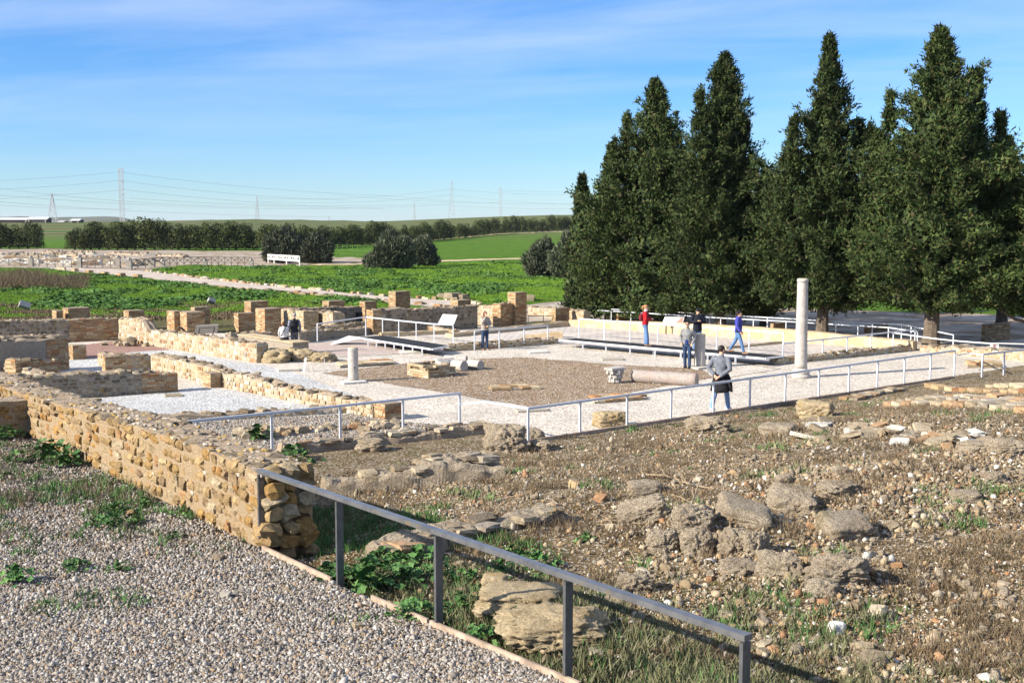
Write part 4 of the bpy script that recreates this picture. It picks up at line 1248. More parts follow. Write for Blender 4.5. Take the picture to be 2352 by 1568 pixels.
# flat stones fallen in a band, and loose stones over the dirt
rr = random.Random(77)
for k in range(46):
    t_ = rr.random(); u = 1850 + 400 * t_ + rr.uniform(-14, 14); v = 990 + 26 * t_ + rr.gauss(0, 11)
    p = dirt_hit(u, v); s = rr.uniform(.16, .42)
    o = obj('flat_stone', rr.choice(STONES[rr.choice(['slab', 'slab', 'loose', 'whitestone'])]), None, (p.x, p.y, Z_dirt(p.x, p.y) + .04), (rr.uniform(-.35, .35), rr.uniform(-.35, .35), rr.uniform(0, 3)), (s * 1.35, s, rr.uniform(.06, .13)))
    tag(o, 'flat fallen stone in the long band of broken slabs at the right of the dirt', 'stone', 'flat stones in the band of broken slabs')
for k in range(240):
    while True:
        u, v = rr.uniform(640, 2400), 930 + 640 * rr.random() ** .8
        p = dirt_hit(u, v)
        if p.y < 60 and side(p.x, p.y) > .2 and dirt_keep(p.x, p.y) and (p.x - R2C.x) * DN.x + (p.y - R2C.y) * DN.y > .4: break
    s = min(.26, rr.lognormvariate(-2.5, .42))
    o = obj('loose_stone', rr.choice(STONES['loose']), None, (p.x, p.y, Z_dirt(p.x, p.y) + s * .16), (rr.uniform(-.4, .4), rr.uniform(-.4, .4), rr.uniform(0, 3)), (s * 1.25, s, s * .62))
    tag(o, 'loose brown stone lying on the dirt among the rubble', 'stone', 'loose stones scattered on the dirt')
for (u, v, s, lab, mk) in ((518, 1368, .10, 'small pale stone alone on the foreground gravel', 'whitestone'), (500, 1275, .11, 'piece of red brick on the gravel left of the first railing post', 'loose'),
                       (658, 1350, .07, 'small reddish stone chip on the middle of the foreground gravel', 'loose'), (822, 1446, .09, 'dark stone with a shadow on the gravel near the fourth weed clump', 'topstone'),
                       (300, 1175, .12, 'ochre stone half buried in the weedy gravel by the long ochre wall', 'ochre')):
    p = at(u, v, 1.15); z = H_terr(p.x, p.y)
    tag(obj('loose_stone', STONES[mk][3], None, (p.x, p.y, z + s * .25), (.1, .2, u * .1), (s * 1.3, s, s * .8)), lab, 'stone')

# rubble in the house
G0 = lambda u, v: at(u, v, 0)
for i, (a, b, c, d, lab) in enumerate([(594, 660, 806, 838, 'mossy rubble lump at the left of the heap in front of the couple'), (640, 690, 802, 832, 'pointed stone in the middle of the heap in front of the couple'),
        (668, 725, 806, 834, 'largest dark stone of the heap in front of the couple'), (715, 768, 812, 835, 'flat dark stone at the right end of the heap in front of the couple'), (566, 604, 790, 832, 'dark broken end of the long sunlit wall beside the bench')]):
    rock('rubble_lump', lab, 'rubble', a, b, c, d, mat='conglich', amp=.24, ground=G0, deep=.8)
for k in range(34):
    u = 296 + rr.gauss(0, 20); v = 795 - abs(rr.gauss(0, 3.5)); p = G0(u, v + 1); s = rr.uniform(.14, .32)
    tag(obj('rubble_stone', rr.choice(STONES['topstone']), None, (p.x, p.y, .06 + max(0, .28 - abs(u - 303) * .012) * rr.random()), (rr.uniform(-.5, .5), rr.uniform(-.5, .5), rr.uniform(0, 3)), (s * 1.2, s, s * .7)),
        'dark stone in the low heap on the red gravel floor', 'stone', 'stones heaped on the red gravel floor')
for k in range(64):
    u = rr.uniform(548, 925); v = 1003 - (u - 548) * .062 + rr.gauss(0, 5); p = G0(u, v); s = rr.uniform(.10, .30)
    tag(obj('rubble_stone', rr.choice(STONES['loose']), None, (p.x, p.y, .03 + s * .25), (rr.uniform(-.4, .4), rr.uniform(-.4, .4), rr.uniform(0, 3)), (s * 1.2, s, s * .7)),
        'brown stone in the weedy line of stones across the grey gravel room', 'stone', 'line of stones in the grey gravel room')

def flat(label, quad, h, mat, name='stone_slab', cat='stone slab', bricks=0, z0=0.0):
    P = [at(u, v, z0) for u, v in quad]
    V = [(p.x, p.y, z0 - .02) for p in P] + [(p.x, p.y, z0 + h) for p in P]
    c = sum(P, Vector()) / 4
    V = [(x - c.x, y - c.y, z) for x, y, z in V]
    me = mesh(name, V, [(3, 2, 1, 0), (4, 5, 6, 7), (0, 1, 5, 4), (1, 2, 6, 5), (2, 3, 7, 6), (3, 0, 4, 7)], M[mat])
    bm = bmesh.new(); bm.from_mesh(me); bmesh.ops.recalc_face_normals(bm, faces=bm.faces[:]); bm.to_mesh(me); bm.free()
    if not bricks: return tag(obj(name, me, None, (c.x, c.y, 0)), label, cat)
    t = thing(name, label, cat, (c.x, c.y, 0)); me.name = 'bed'; obj('bed', me, t)
    r = random.Random(int(quad[0][0])); n1, n2 = bricks
    for i in range(n1):
        for j in range(n2):
            a, b = (i + .5 + r.uniform(-.1, .1)) / n1, (j + .5) / n2
            q = (P[0].lerp(P[1], a)).lerp(P[3].lerp(P[2], a), b) - c
            e = P[1] - P[0]; f = P[3] - P[0]
            if r.random() < .12: continue
            obj('brick', r.choice(BRICKS['brick' if r.random() < .5 else 'brickp']), t, (q.x, q.y, z0 + h + r.uniform(-.01, .015)), (0, 0, math.atan2(e.y, e.x) + r.uniform(-.03, .03)), (e.length / n1 - .015, f.length / n2 - .015, .07))
    return t
flat('square concrete slab on the gravel left of the short leaning white post', [(640, 855), (688, 853), (680, 848), (634, 850)], .09, 'whitestone')
flat('low kerb of stone and brick behind the left short column', [(782, 846), (905, 838), (895, 832), (776, 838)], .10, 'slab', bricks=(6, 2))
flat('thin grey slab on the gravel in front of the walkway', [(922, 814), (972, 813), (966, 807), (916, 808)], .07, 'whitestone')
flat('thin pale slab on the gravel at the left of the black walkway', [(1217, 813), (1260, 811), (1254, 807), (1212, 808)], .07, 'whitestone')
flat('thin pale slab on the gravel in front of the black walkway', [(1384, 829), (1432, 828), (1426, 823), (1378, 824)], .07, 'whitestone')
flat('cream slab on the gravel just inside the railing corner', [(1190, 949), (1260, 945), (1254, 939), (1182, 942)], .06, 'whitestone')
flat('worn brick footing set in the middle of the brown gravel court', [(1126, 899), (1242, 895), (1228, 888), (1130, 890)], .06, 'slab', bricks=(5, 2), name='brick_footing', cat='brick footing')
flat('patch of flat bricks on the white gravel behind the second railing panel', [(1366, 928), (1488, 918), (1466, 908), (1358, 915)], .07, 'slab', bricks=(7, 3), name='brick_footing', cat='brick footing')
flat('small flat stone lying in the white gravel room', [(380, 913), (420, 912), (414, 907), (378, 908)], .06, 'slab')
flat('low brick slab in the gravel at the right behind the railing', [(2222, 846), (2300, 846), (2290, 838), (2224, 838)], .14, 'slab', bricks=(6, 2), name='brick_footing', cat='brick footing')
def brick_ring():
    c = at(984, 870, 0); t = thing('brick_planter', 'low stack of yellow bricks with a ragged top beside the column drums', 'brickwork', c, math.atan2(AX.y, AX.x))
    r = random.Random(4)
    L = (along(c, AX, 1046) - c).length; T = (along(c, BX, 936) - c).length
    MB().box((L / 2, T / 2, .16), (L - .1, T - .1, .34)).obj('fill', M['dirt'], t)
    for i in range(5):
        for face, W in (('f', L), ('s', T), ('b', L), ('e', T)):
            x = -.14 * (i % 2)
            while x < W:
                a, b = max(0, x), min(W, x + .29); x += .29
                if b - a < .05 or (i > 3 and r.random() < .45) or (i == 3 and r.random() < .15): continue
                m_, z = (a + b) / 2, .05 + i * .085
                loc = {'f': (m_, .06, z), 'b': (m_, T - .06, z), 's': (.06, m_, z), 'e': (L - .06, m_, z)}[face]
                sc = (b - a - .012, .14, .072) if face in 'fb' else (.14, b - a - .012, .072)
                obj('brick', r.choice(BRICKS['brickp']), t, loc, (0, 0, r.uniform(-.02, .02)), sc)
brick_ring()
# ------------------------------------------------------------------ railings
def railing(label, posts, mat='steel', top=.95, w=.05, rail=.055, ground=None, name='railing', extra=None, rails=1, wrail=None, group=None, skip_last=False, taper=None):
    """posts: (u, v_top, v_base) in picture; first and last fix the line, all posts stand on it"""
    ground = ground or (lambda u, v: at(u, v, 0))
    pts = [ground(p[0], p[2]) for p in posts]
    tops = [ztop(p, q[1]) for p, q in zip(pts, posts)]
    c = pts[0]
    t = thing(name, label, 'railing', c, 0, group)
    d = (pts[-1] - pts[0]); rz = math.atan2(d.y, d.x)
    for p, z in zip(pts, tops):
        MB().box((0, 0, (z - p.z) / 2 - .05), (w, w * .8, z - p.z + .06), rz).obj('post', M[mat], t, loc=p - c)
    for (p, z), (q, z2) in zip(zip(pts, tops), list(zip(pts, tops))[1:]):
        MB().bar(Vector((p.x, p.y, z)) - c, Vector((q.x, q.y, z2)) - c + (q - p).normalized() * (.02), wrail or rail, rail).obj('handrail', M[mat], t)
    return t, pts, tops
def smooth_line(posts):
    """posts as (u, vt, vb): keep tops on a straight 3D line by interpolating in inverse depth is not needed: picture lines are straight"""
    (u0, a0, b0), (u1, a1, b1) = posts[0], posts[-1]
    return [(u, a0 + (a1 - a0) * (u - u0) / (u1 - u0), b0 + (b1 - b0) * (u - u0) / (u1 - u0)) for u, _, _ in posts]

r2 = smooth_line([(u, 938, 1018) if u == 1213 else (u, 805, 869) for u in (1213, 1332, 1440, 1541, 1638, 1722, 1803, 1880, 1949, 2014, 2076, 2136, 2191)])
T2, P2, Z2 = railing('long galvanised railing crossing the yard in front of the walking man', r2)
# its return towards the back and the rail over the left room
r1 = smooth_line([(455, 966, 1066), (625, 949, 1047), (782, 932.5, 1028), (926, 917.5, 1008), (1056, 903, 990)])
T1, P1s, Z1 = railing('galvanised railing over the grey gravel room, left of the gap', r1)
def rail_bits():
    c = P1s[0]
    e = atY(352, 977, P1s[0].y - .95)
    MB().bar(Vector((P1s[0].x, P1s[0].y, Z1[0])) - c, e - c, .055).obj('handrail', M['steel'], T1)
    c2 = P2[0]
    a = Vector((P2[0].x, P2[0].y, Z2[0])) - c2
    m_ = at(1117, 922.5, .95) - c2
    b_ = Vector((P1s[-1].x + .05, P1s[-1].y, 0)); b_.z = ztop(P1s[-1], 927); b_ = b_ - c2
    MB().bar(a, m_, .05).obj('handrail', M['steel'], T2); MB().bar(m_, b_, .05).obj('handrail', M['steel'], T2)
    # kerb strip at the foot of the long railing
    for i, (p, q) in enumerate(zip(P2, P2[1:])):
        MB().bar(p - c2 + Vector((0, 0, .03)), q - c2 + Vector((0, 0, .03)), .06, .12).obj('base_strip', M['edging'], T2)
rail_bits()
T3, _, _ = railing('short galvanised railing at the right edge beyond the gap', [(2255, 814, 868), (2305, 808, 864), (2362, 801, 858)])
def r3():
    a = at(2192, 818, 0); c = Vector(T3.location)
    p = [atY(2195, 816, 41.5), atY(2226, 811, 43.0), atY(2255, 814, depth(c) * .995)]
    q = Vector((c.x, c.y, ztop(c, 814)))
    MB().bar(p[0] - c, p[1] - c, .045).bar(p[1] - c, q - c, .045).obj('handrail', M['steel'], T3)
r3()
railing('galvanised railing beside the kerb next to the woman raising her hand', smooth_line([(1090, 761, 805), (1147, 0, 0), (1204, 0, 0), (1258, 748, 790)]), w=.045)
railing('galvanised railing behind the black walkway', smooth_line([(1330, 732, 777), (1388, 0, 0), (1447, 0, 0), (1511, 0, 0), (1580, 0, 0), (1646, 0, 0), (1720, 759, 810), (1798, 764, 822)]), w=.045)
railing('galvanised railing along the right side of the mosaic floor', smooth_line([(1798, 789, 836), (1889, 780, 829), (1945, 0, 0), (1999, 0, 0), (2051, 0, 0), (2101, 757, 803)]), w=.045)
railing('far upper white railing under the cypresses, the longer of the two', [(1404, 710, 741), (1470, 712, 743), (1543, 716, 746), (1630, 722, 754), (1762, 729, 765), (1919, 738, 772), (2003, 742.5, 776), (2070, 745, 780), (2092, 749, 784), (2189, 769, 799)], w=.04, rail=.05)
railing('far lower white railing in front of the longer one under the cypresses', [(1343, 711, 733), (1449, 717, 746), (1560, 724, 754), (1655, 730, 761), (1730, 734, 765), (1805, 738, 769), (1886, 743, 772), (1970, 748, 776), (2040, 752, 780), (2107, 762, 785)], w=.04, rail=.05)
railing('galvanised railing beside the grey walkway and ramp', [(729, 744, 787), (840, 728, 772), (879, 732, 774), (916, 736, 778), (956, 740, 782), (997, 744, 787), (1041, 746, 792)], w=.045)
railing('thin dark railing in the gap behind the tallest brick pillar', [(1213, 726, 742), (1248, 725, 741), (1300, 725, 740)], mat='iron', w=.04, rail=.04)

# near dark railing on the terrace, with its rusty edging
def near_rail():
    n = 5; st = 2.0; y1 = 14.8
    base = Vector((P1.x, P1.y, 0))
    vt = [1085, 1155, 1235, 1337, 1467]
    pts = [base + LD * st * i for i in range(n)]
    z0 = [H_terr(p.x, p.y) for p in pts]
    us = [590, 771, 1003, 1305, 1721]
    c = Vector((pts[0].x, pts[0].y, z0[0]))
    t = thing('near_railing', 'dark steel railing in the foreground between the gravel and the weeds', 'railing', c)
    rz = math.atan2(LD.y, LD.x)
    zt = [atY(u, v, p.y).z for u, v, p in zip(us, vt, pts)]
    # keep the top straight
    zt = [zt[0] + (zt[-1] - zt[0]) * i / (n - 1) for i in range(n)]
    for p, z, g in zip(pts, zt, z0):
        MB().box((p.x - c.x, p.y - c.y, (z + g) / 2 - c.z - .1), (.035, .085, z - g + .16), rz).obj('post', M['darksteel'], t)
    a = Vector((pts[0].x, pts[0].y, zt[0] + .02)) - c - LD * .03; b = Vector((pts[-1].x, pts[-1].y, zt[-1] + .02)) - c + LD * .03
    MB().bar(a, b, .085, .045).obj('handrail', M['railtop'], t)
    r = random.Random(5)
    e = thing('edging_strip', 'rusty metal edging strip along the gravel below the near railing', 'edging', c)
    for s0, s1 in ((.08, 1.85), (2.75, 3.85), (3.9, 6.2), (6.3, 8.8)):
        p, q = base + LD * s0 - LN * .03, base + LD * s1 - LN * .03
        p.z = H_terr(p.x, p.y) + .02; q.z = H_terr(q.x, q.y) + .02
        MB().bar(p - c, q - c, .03, .10).obj('strip', M['edging'], e)
b_ = NB('worn_rail_top', .38, .5); b_.b.inputs['Metallic'].default_value = .55
c_ = b_.ramp(b_.noise(5, 7, .7), ev([(.10, .10, .105), (.19, .19, .195), (.25, .24, .23)]))
c_ = b_.mix(b_.ramp(b_.noise(2.1, 6, .7), [(.62, 0.0), (.67, .7)]), c_, (.30, .22, .08))
M['railtop'] = b_.done(c_)
near_rail()

# ------------------------------------------------------------------ columns
def column(name, label, u0, u1, vt, vb, r_top=None, base=None, plinth=None, mat='marble', hole=False):
    c = at((u0 + u1) / 2, vb - 1, 0); s = ppm(c)
    rb = (u1 - u0) / s / 2; rt = (r_top / s / 2) if r_top else rb * .97
    H = ztop(c, vt)
    t = thing(name, label, 'column', c)
    z0 = 0.0
    if plinth:
        mb = MB(); P = [at(u, v, 0) - c for u, v in plinth]; cc = sum(P, Vector()) / 4
        V = [(p.x, p.y, -.02) for p in P] + [(p.x, p.y, .07) for p in P]
        me = mesh('plinth', V, [(3, 2, 1, 0), (4, 5, 6, 7), (0, 1, 5, 4), (1, 2, 6, 5), (2, 3, 7, 6), (3, 0, 4, 7)], M['whitestone'])
        bm = bmesh.new(); bm.from_mesh(me); bmesh.ops.recalc_face_normals(bm, faces=bm.faces[:]); bm.to_mesh(me); bm.free()
        obj('plinth', me, t); z0 = .07
    if base:
        R_ = []
        for z, k in ((0, 1.62), (.05, 1.66), (.10, 1.6), (.115, 1.42), (.15, 1.36), (.17, 1.42), (.20, 1.46), (.235, 1.40), (.25, 1.16), (.30, 1.08), (.33, 1.02)):
            R_.append((0, 0, z, rb * k, rb * k))
        MB().rings(R_, 32).obj('base_moulding', M[mat], t, smooth=True); z0 = .31
    n = 20
    R_ = []
    for i in range(n + 1):
        f = i / n; k = rb + (rt - rb) * f
        R_.append((.004 * mnoise.noise((f * 6, H, 0)), .004 * mnoise.noise((0, f * 6, H)), z0 + (H - z0) * f, k, k))
    if base:
        R_[-1] = (0, 0, H, rt * 1.02, rt * 1.02); R_.insert(-1, (0, 0, H - .08, rt * 1.12, rt * 1.12)); R_.insert(-2, (0, 0, H - .11, rt * 1.0, rt * 1.0))
    mb = MB().rings(R_, 28)
    o = mb.obj('shaft', M[mat], t, smooth=False)
    for p in o.data.polygons: p.use_smooth = abs(p.normal.z) < .5
    MB().rings([(0, 0, H - .001, rt * .98, rt * .98), (0, 0, H + .012, rt * .8, rt * .82)], 20).obj('lichen_cap', M['lichen'], t)
    if hole:
        q = at(807, 842, 0)
        MB().ell((rb * .38, -rb * .93, H * .43), (.028, .02, .03), 10, 6).obj('peg_hole', M['black'], t)
    return t
column('tall_column', 'tall standing marble column on a moulded round base, in front of the cypresses', 1824.5, 1853, 640, 868, r_top=24, base=True)
column('short_column', 'short broken marble column on a flat plinth at the left of the gravel court', 799.5, 823.5, 798, 878, plinth=[(790, 884), (842, 880), (832, 875.5), (782, 879)], hole=True)
column('short_column', 'short broken marble column standing beside the man in the grey jacket', 1594, 1619.5, 767, 845, plinth=[(1604, 850), (1642, 844), (1610, 840), (1576, 845)])

def lying(name, label, ua, va, ub, vb, dpx, mat='marblep', n=24, r2=None):
    a, b = at(ua, va, 0), at(ub, vb, 0)
    s = ppm(a); r = dpx / s / 2; r2 = r2 or r
    d = b - a; L = d.length
    mb = MB()
    R_ = [(0, 0, L * i / 16, (r + (r2 - r) * i / 16) * (1 + .015 * mnoise.noise((i * .9, L, 0))), (r + (r2 - r) * i / 16) * (1 + .015 * mnoise.noise((0, i * .9, L)))) for i in range(17)]
    R_.insert(0, (0, 0, -.012, r * .93, r * .93)); R_.append((0, 0, L + .012, r2 * .93, r2 * .93))
    mb.rings(R_, n)
    o = mb.obj(name, M[mat])
    for p in o.data.polygons: p.use_smooth = abs(p.normal.z) < .5
    o.rotation_euler = (PI / 2, 0, math.atan2(d.y, d.x) + PI / 2)
    o.location = (a.x, a.y, r * .97)
    return tag(o, label, 'column')
lying('fallen_column', 'long fallen pinkish column lying on the gravel court', 1455, 878, 1600, 887, 30)
lying('column_drum', 'column drum at the back of the group, furthest left and partly hidden', 1000, 848, 1040, 845, 25, 'marble')
lying('column_drum', 'short column drum in front on the left of the group of drums', 1008, 852, 1028, 850, 23, 'marble')
lying('column_drum', 'column drum with its round end facing front in the middle of the group', 1042, 850, 1066, 853, 25, 'marble')
lying('column_drum', 'column drum at the right of the group with its dark end showing', 1078, 847, 1104, 850, 23, 'marble')
lying('column_drum', 'long column drum lying at the back of the group of drums', 1022, 835, 1072, 836, 20, 'marble')

def capital():
    c = at(1413, 880, 0); s = ppm(c)
    t = thing('column_capital', 'broken carved capital standing upside down left of the fallen column', 'capital', c, .35)
    H = ztop(c, 843)
    R_ = [(0, 0, 0, .15, .14), (0, 0, .06, .17, .16), (0, 0, .20, .19, .17), (.0, 0, .34, .23, .19), (0, 0, H - .06, .29, .22), (0, 0, H, .31, .21)]
    MB().rings(R_, 14).obj('bell', M['marble'], t)
    r = random.Random(3)
    for row, (z, rr_, n) in enumerate(((.10, .18, 8), (.24, .21, 8), (.38, .26, 8))):
        for i in range(n):
            a = 2 * PI * (i + .5 * row) / n
            mb = MB().box((0, 0, 0), (.05, .10, .12), 0, .012, r)
            mb.obj('leaf', M['marble'], t, loc=(rr_ * math.cos(a), rr_ * .85 * math.sin(a), z), rot=(r.uniform(-.2, .2), -.25, a))
    MB().box((.0, 0, H - .02), (.56, .42, .07), .2, .03, r).obj('abacus', M['marble'], t)
capital()

def marker():
    a = at(794 - 0, 800, 0)
    p = at(698, 854, 0)
    t = thing('marker_post', 'short leaning white marker post on the gravel beside a concrete slab', 'post', p)
    MB().bar((0, 0, -.05), (.07, .05, .50), .07).obj('stake', M['whitepaint'], t)
    MB().box((.07, .05, .51), (.08, .08, .03)).obj('cap', M['concrete'], t)
marker()
# ropes / thin wires strung round the court on pins
def court_wire(label, pts, h=.32):
    c = at(*pts[0], 0); t = thing('cord_barrier', label, 'cord barrier', c)
    Q = [at(u, v, 0) - c for u, v in pts]
    for q in Q: MB().box((q.x, q.y, h / 2), (.02, .02, h)).obj('pin', M['steel'], t)
    for a, b in zip(Q, Q[1:]): MB().bar(a + Vector((0, 0, h)), b + Vector((0, 0, h)), .012).obj('cord', M['black'], t)
court_wire('thin cord on pins along the back of the brown gravel court', [(745, 842), (1096, 822), (1321, 806), (1500, 826)])
court_wire('thin cord on a pin right of the gravel court, by the tall column', [(1650, 893), (1792, 869), (1620, 842)])

# ------------------------------------------------------------------ walkways
def walkway(name, label, quad, z, mat, n=None, legs=True, th=.06, z2=None, seams=10):
    """quad: front-left, front-right, back-right, back-left pixels of the deck top"""
    zz = [z, z, z, z] if z2 is None else z2
    P = [at(u, v, k) for (u, v), k in zip(quad, zz)]
    c = Vector((P[0].x, P[0].y, 0)); t = thing(name, label, 'walkway', c)
    P = [p - c for p in P]
    for i in range(seams):
        a0, a1 = i / seams + .001, (i + 1) / seams - .001
        q = [P[0].lerp(P[1], a0), P[0].lerp(P[1], a1), P[3].lerp(P[2], a1), P[3].lerp(P[2], a0)]
        V = [tuple(p) for p in q] + [(p.x, p.y, p.z - .04) for p in q]
        me = mesh('deck_board', V, [(0, 1, 2, 3), (7, 6, 5, 4), (4, 5, 1, 0), (5, 6, 2, 1), (6, 7, 3, 2), (7, 4, 0, 3)], M[mat])
        obj('deck_board', me, t)
    dn = Vector((0, 0, -th / 2 - .005))
    off = (P[0] - P[3]).normalized() * .025
    MB().bar(P[0] + dn + off, P[1] + dn + off, .05, th).obj('edge_beam', M['fascia'], t)
    MB().bar(P[3] + dn - off, P[2] + dn - off, .05, th).obj('edge_beam', M['fascia'], t)
    e = (P[1] - P[0]).normalized() * .025
    MB().bar(P[1] + dn + e, P[2] + dn + e, .05, th).obj('end_beam', M['fascia'], t)
    if legs:
        for i in range(1, 8):
            p = P[0].lerp(P[1], i / 8)
            MB().box((p.x, p.y, p.z / 2 - .03), (.06, .06, p.z)).obj('leg', M['steel'], t)
    return t
walkway('walkway', 'long black decked walkway with a white edge, carrying the woman in red', [(1287, 779), (1756, 821), (1797, 816), (1321, 776)], .34, 'deck', seams=12)
walkway('walkway', 'grey decked walkway beside the railing, left of the woman raising her hand', [(826, 774), (992, 800), (1030, 793), (880, 770)], .34, 'deck', seams=7)
walkway('ramp', 'light grey ramp sloping down from the grey walkway to the pink gravel', [(760, 789), (826, 774), (800, 771), (768, 784)], .34, 'decklight', legs=False, z2=[.06, .34, .34, .06], seams=3)

# ------------------------------------------------------------------ boards
def board(name, label, quadpx, y, facing, mats, legs=True, tiltback=.25):
    """quadpx: top-left, top-right, bottom-right, bottom-left of the board; stands at depth y"""
    P = [atY(u, v, y + (tiltback if i < 2 else 0)) for i, (u, v) in enumerate(quadpx)]
    c = sum(P, Vector()) / 4; c.z = 0
    t = thing(name, label, 'info board', c)
    P = [p - c for p in P]
    n = (P[1] - P[0]).cross(P[3] - P[0]).normalized()
    if n.y > 0: n = -n
    th = n * -.03
    V = [tuple(p) for p in P] + [tuple(p + th) for p in P]
    me = mesh('panel', V, [(3, 2, 1, 0), (4, 5, 6, 7), (0, 1, 5, 4), (1, 2, 6, 5), (2, 3, 7, 6), (3, 0, 4, 7)], M[mats])
    bm = bmesh.new(); bm.from_mesh(me); bmesh.ops.recalc_face_normals(bm, faces=bm.faces[:]); bm.to_mesh(me); bm.free()
    obj('panel', me, t)
    if legs:
        for k in (.2, .8):
            q = P[3].lerp(P[2], k) + th * 1.5
            MB().bar((q.x, q.y, -.02), (q.x, q.y, q.z + .02), .05).obj('leg', M['black'], t)
    def patch(x0, x1, y0, y1, m, nm, lift=.004):
        def q(a, b): return P[0].lerp(P[1], a).lerp(P[3].lerp(P[2], a), b) + n * lift
        obj(nm, mesh(nm, [tuple(q(x0, y0)), tuple(q(x1, y0)), tuple(q(x1, y1)), tuple(q(x0, y1))], [(3, 2, 1, 0)], M[m]), t)
    return t, patch
M['print_grey'] = m_plain('print_grey', (.42, .44, .44), .4, .3, 0, .3, 25)
M['print_pale'] = m_plain('print_pale', (.62, .66, .68), .4, .3, 0, .1, 25)
M['print_red'] = m_plain('print_red', (.55, .26, .20), .4, .3, 0, .4, 14)
M['print_green'] = m_plain('print_green', (.60, .62, .50), .4, .3, 0, .06, 10)
M['signred'] = m_plain('sign_red', (.42, .12, .12), .4, .3)
t, patch = board('info_board', 'white info board with a row of small pictures, on the railing behind the grey walkway', [(1017, 721), (1051, 723), (1042, 745), (1006, 742)], at(1040, 790, 0).y + .1, 0, 'panel', legs=False, tiltback=.25)
for i in range(7):
    patch(.14 + i * .105, .21 + i * .105, .22, .46, 'print_grey', 'picture'); patch(.15 + i * .105, .20 + i * .105, .56, .84, 'print_pale', 'caption')
patch(.35, .62, .08, .12, 'print_grey', 'title')
t, patch = board('info_board', 'pale green info board with a reddish plan at its right, behind the standing man', [(1527, 727), (1572, 728), (1567, 746), (1521, 742)], at(1545, 768, 0).y, 0, 'panel')
patch(.03, .66, .06, .94, 'print_green', 'text_area'); patch(.68, .97, .06, .94, 'print_red', 'plan')
for i in range(6): patch(.08, .58, .16 + i * .12, .19 + i * .12, 'print_grey', 'text_line', .008)
t, patch = board('info_board', 'grey back of a tilted info board between two brick pillars', [(450, 748), (502, 745), (499, 764), (446, 768)], at(474, 775, 0).y, 0, 'panelback', tiltback=-.25)
patch(.17, .86, .28, .34, 'black', 'frame_bar'); patch(.17, .21, .34, .95, 'black', 'frame_bar'); patch(.82, .86, .34, .95, 'black', 'frame_bar')
t, patch = board('info_board', 'small dark back of an info board left of the larger one', [(411, 751), (417, 751), (430, 763), (424, 764)], at(420, 772, 0).y, 0, 'black', tiltback=-.1)
t, patch = board('notice', 'small white notice with a red and black symbol hanging on the rope at the right', [(2275, 788), (2294, 788), (2294, 803), (2275, 803)], at(2284, 812, 0).y, 0, 'panel', legs=False, tiltback=0)
patch(.36, .64, .2, .32, 'signred', 'symbol'); patch(.36, .64, .70, .82, 'signred', 'symbol'); patch(.30, .38, .28, .74, 'signred', 'symbol'); patch(.62, .70, .28, .74, 'signred', 'symbol'); patch(.45, .55, .36, .68, 'black', 'figure')
def rope():
    a = Vector((0, 0, 0)); pts = []
    y0, y1 = at(2189, 800, 0).y, at(2284, 812, 0).y
    for i in range(13):
        f = i / 12; u = 2040 + 240 * f; v = 762 + 27 * f - 3.5 * math.sin(f * PI) * -1
        pts.append(atY(u, v, at(2100, 790, 0).y + (y1 - at(2100, 790, 0).y) * f))
    pts2 = [atY(2292 + 8 * i, 788.5 + .2 * i, y1) for i in range(12)]
    c = pts[0].copy()
    tag(MB().tube([p - c for p in pts + pts2], .03, 6).obj('rope', M['whitepaint'], loc=c), 'white rope hanging from the far railings to the notice at the right', 'rope')
rope()

# ------------------------------------------------------------------ meadow furniture
def far_fence():
    ps = [(72, 590, 612), (183, 589, 615), (272, 589, 616), (298, 595, 620), (351, 595, 613), (374, 598, 611), (471, 597, 610), (577, 596, 610)]
    c = at(72, 612, 0); t = thing('braced_fence', 'old fence of concrete posts and x-braced iron rails along the excavation', 'fence', c)
    P = [at(u, vb, 0) - c for u, vt, vb in ps]; Hs = [ztop(at(u, vb, 0), vt) for u, vt, vb in ps]
    for p, h in zip(P, Hs):
        mb = MB().box((p.x, p.y, h / 2 - .1), (.5, .5, h)); o = mb.obj('post', M['concrete'], t)
        MB().rings([(p.x, p.y, h - .1, .34, .34), (p.x, p.y, h + .18, .06, .06)], 4).obj('post_cap', M['concrete'], t)
    P = [at(-30, 611, 0) - c] + P
    for a, b, k in zip(P, P[1:], (4, 6, 5, 1, 3, 1, 6, 7)):
        for i in range(k):
            q, w_ = a.lerp(b, i / k), a.lerp(b, (i + 1) / k); z0, z1 = Vector((0, 0, .25)), Vector((0, 0, 1.05))
            mb = MB().bar(q + z1, w_ + z1, .08).bar(q + z0, w_ + z1, .07).bar(q + z1, w_ + z0, .07).bar(q, q + z1, .08)
            mb.obj('braced_panel', M['iron'], t)
far_fence()
def white_gate():
    a, b = at(616, 604, 0), at(688, 610, 0); c = a
    t = thing('white_gate', 'white x-braced barrier standing alone at the edge of the meadow', 'barrier', c)
    d = b - a; h0, h1 = ztop(a, 585), ztop(b, 589); z0 = .55
    def pt(f, z): return Vector((d.x * f, d.y * f, z))
    MB().bar(pt(0, h0), pt(1, h1), .16).obj('top_bar', M['whitepaint'], t); MB().bar(pt(0, z0), pt(1, z0), .16).obj('bottom_bar', M['whitepaint'], t)
    for i in range(6):
        if i % 1 == 0: MB().bar(pt(i / 5, -.1 if i in (0, 5) else z0 * (0 if i % 2 else 1)), pt(i / 5, h0 + (h1 - h0) * i / 5), .14).obj('upright', M['whitepaint'], t)
    for i in range(5):
        f, g = i / 5, (i + 1) / 5; hf, hg = h0 + (h1 - h0) * f, h0 + (h1 - h0) * g
        MB().bar(pt(f, z0), pt(g, hg), .09).obj('brace', M['whitepaint'], t); MB().bar(pt(f, hf), pt(g, z0), .09).obj('brace', M['whitepaint'], t)
white_gate()
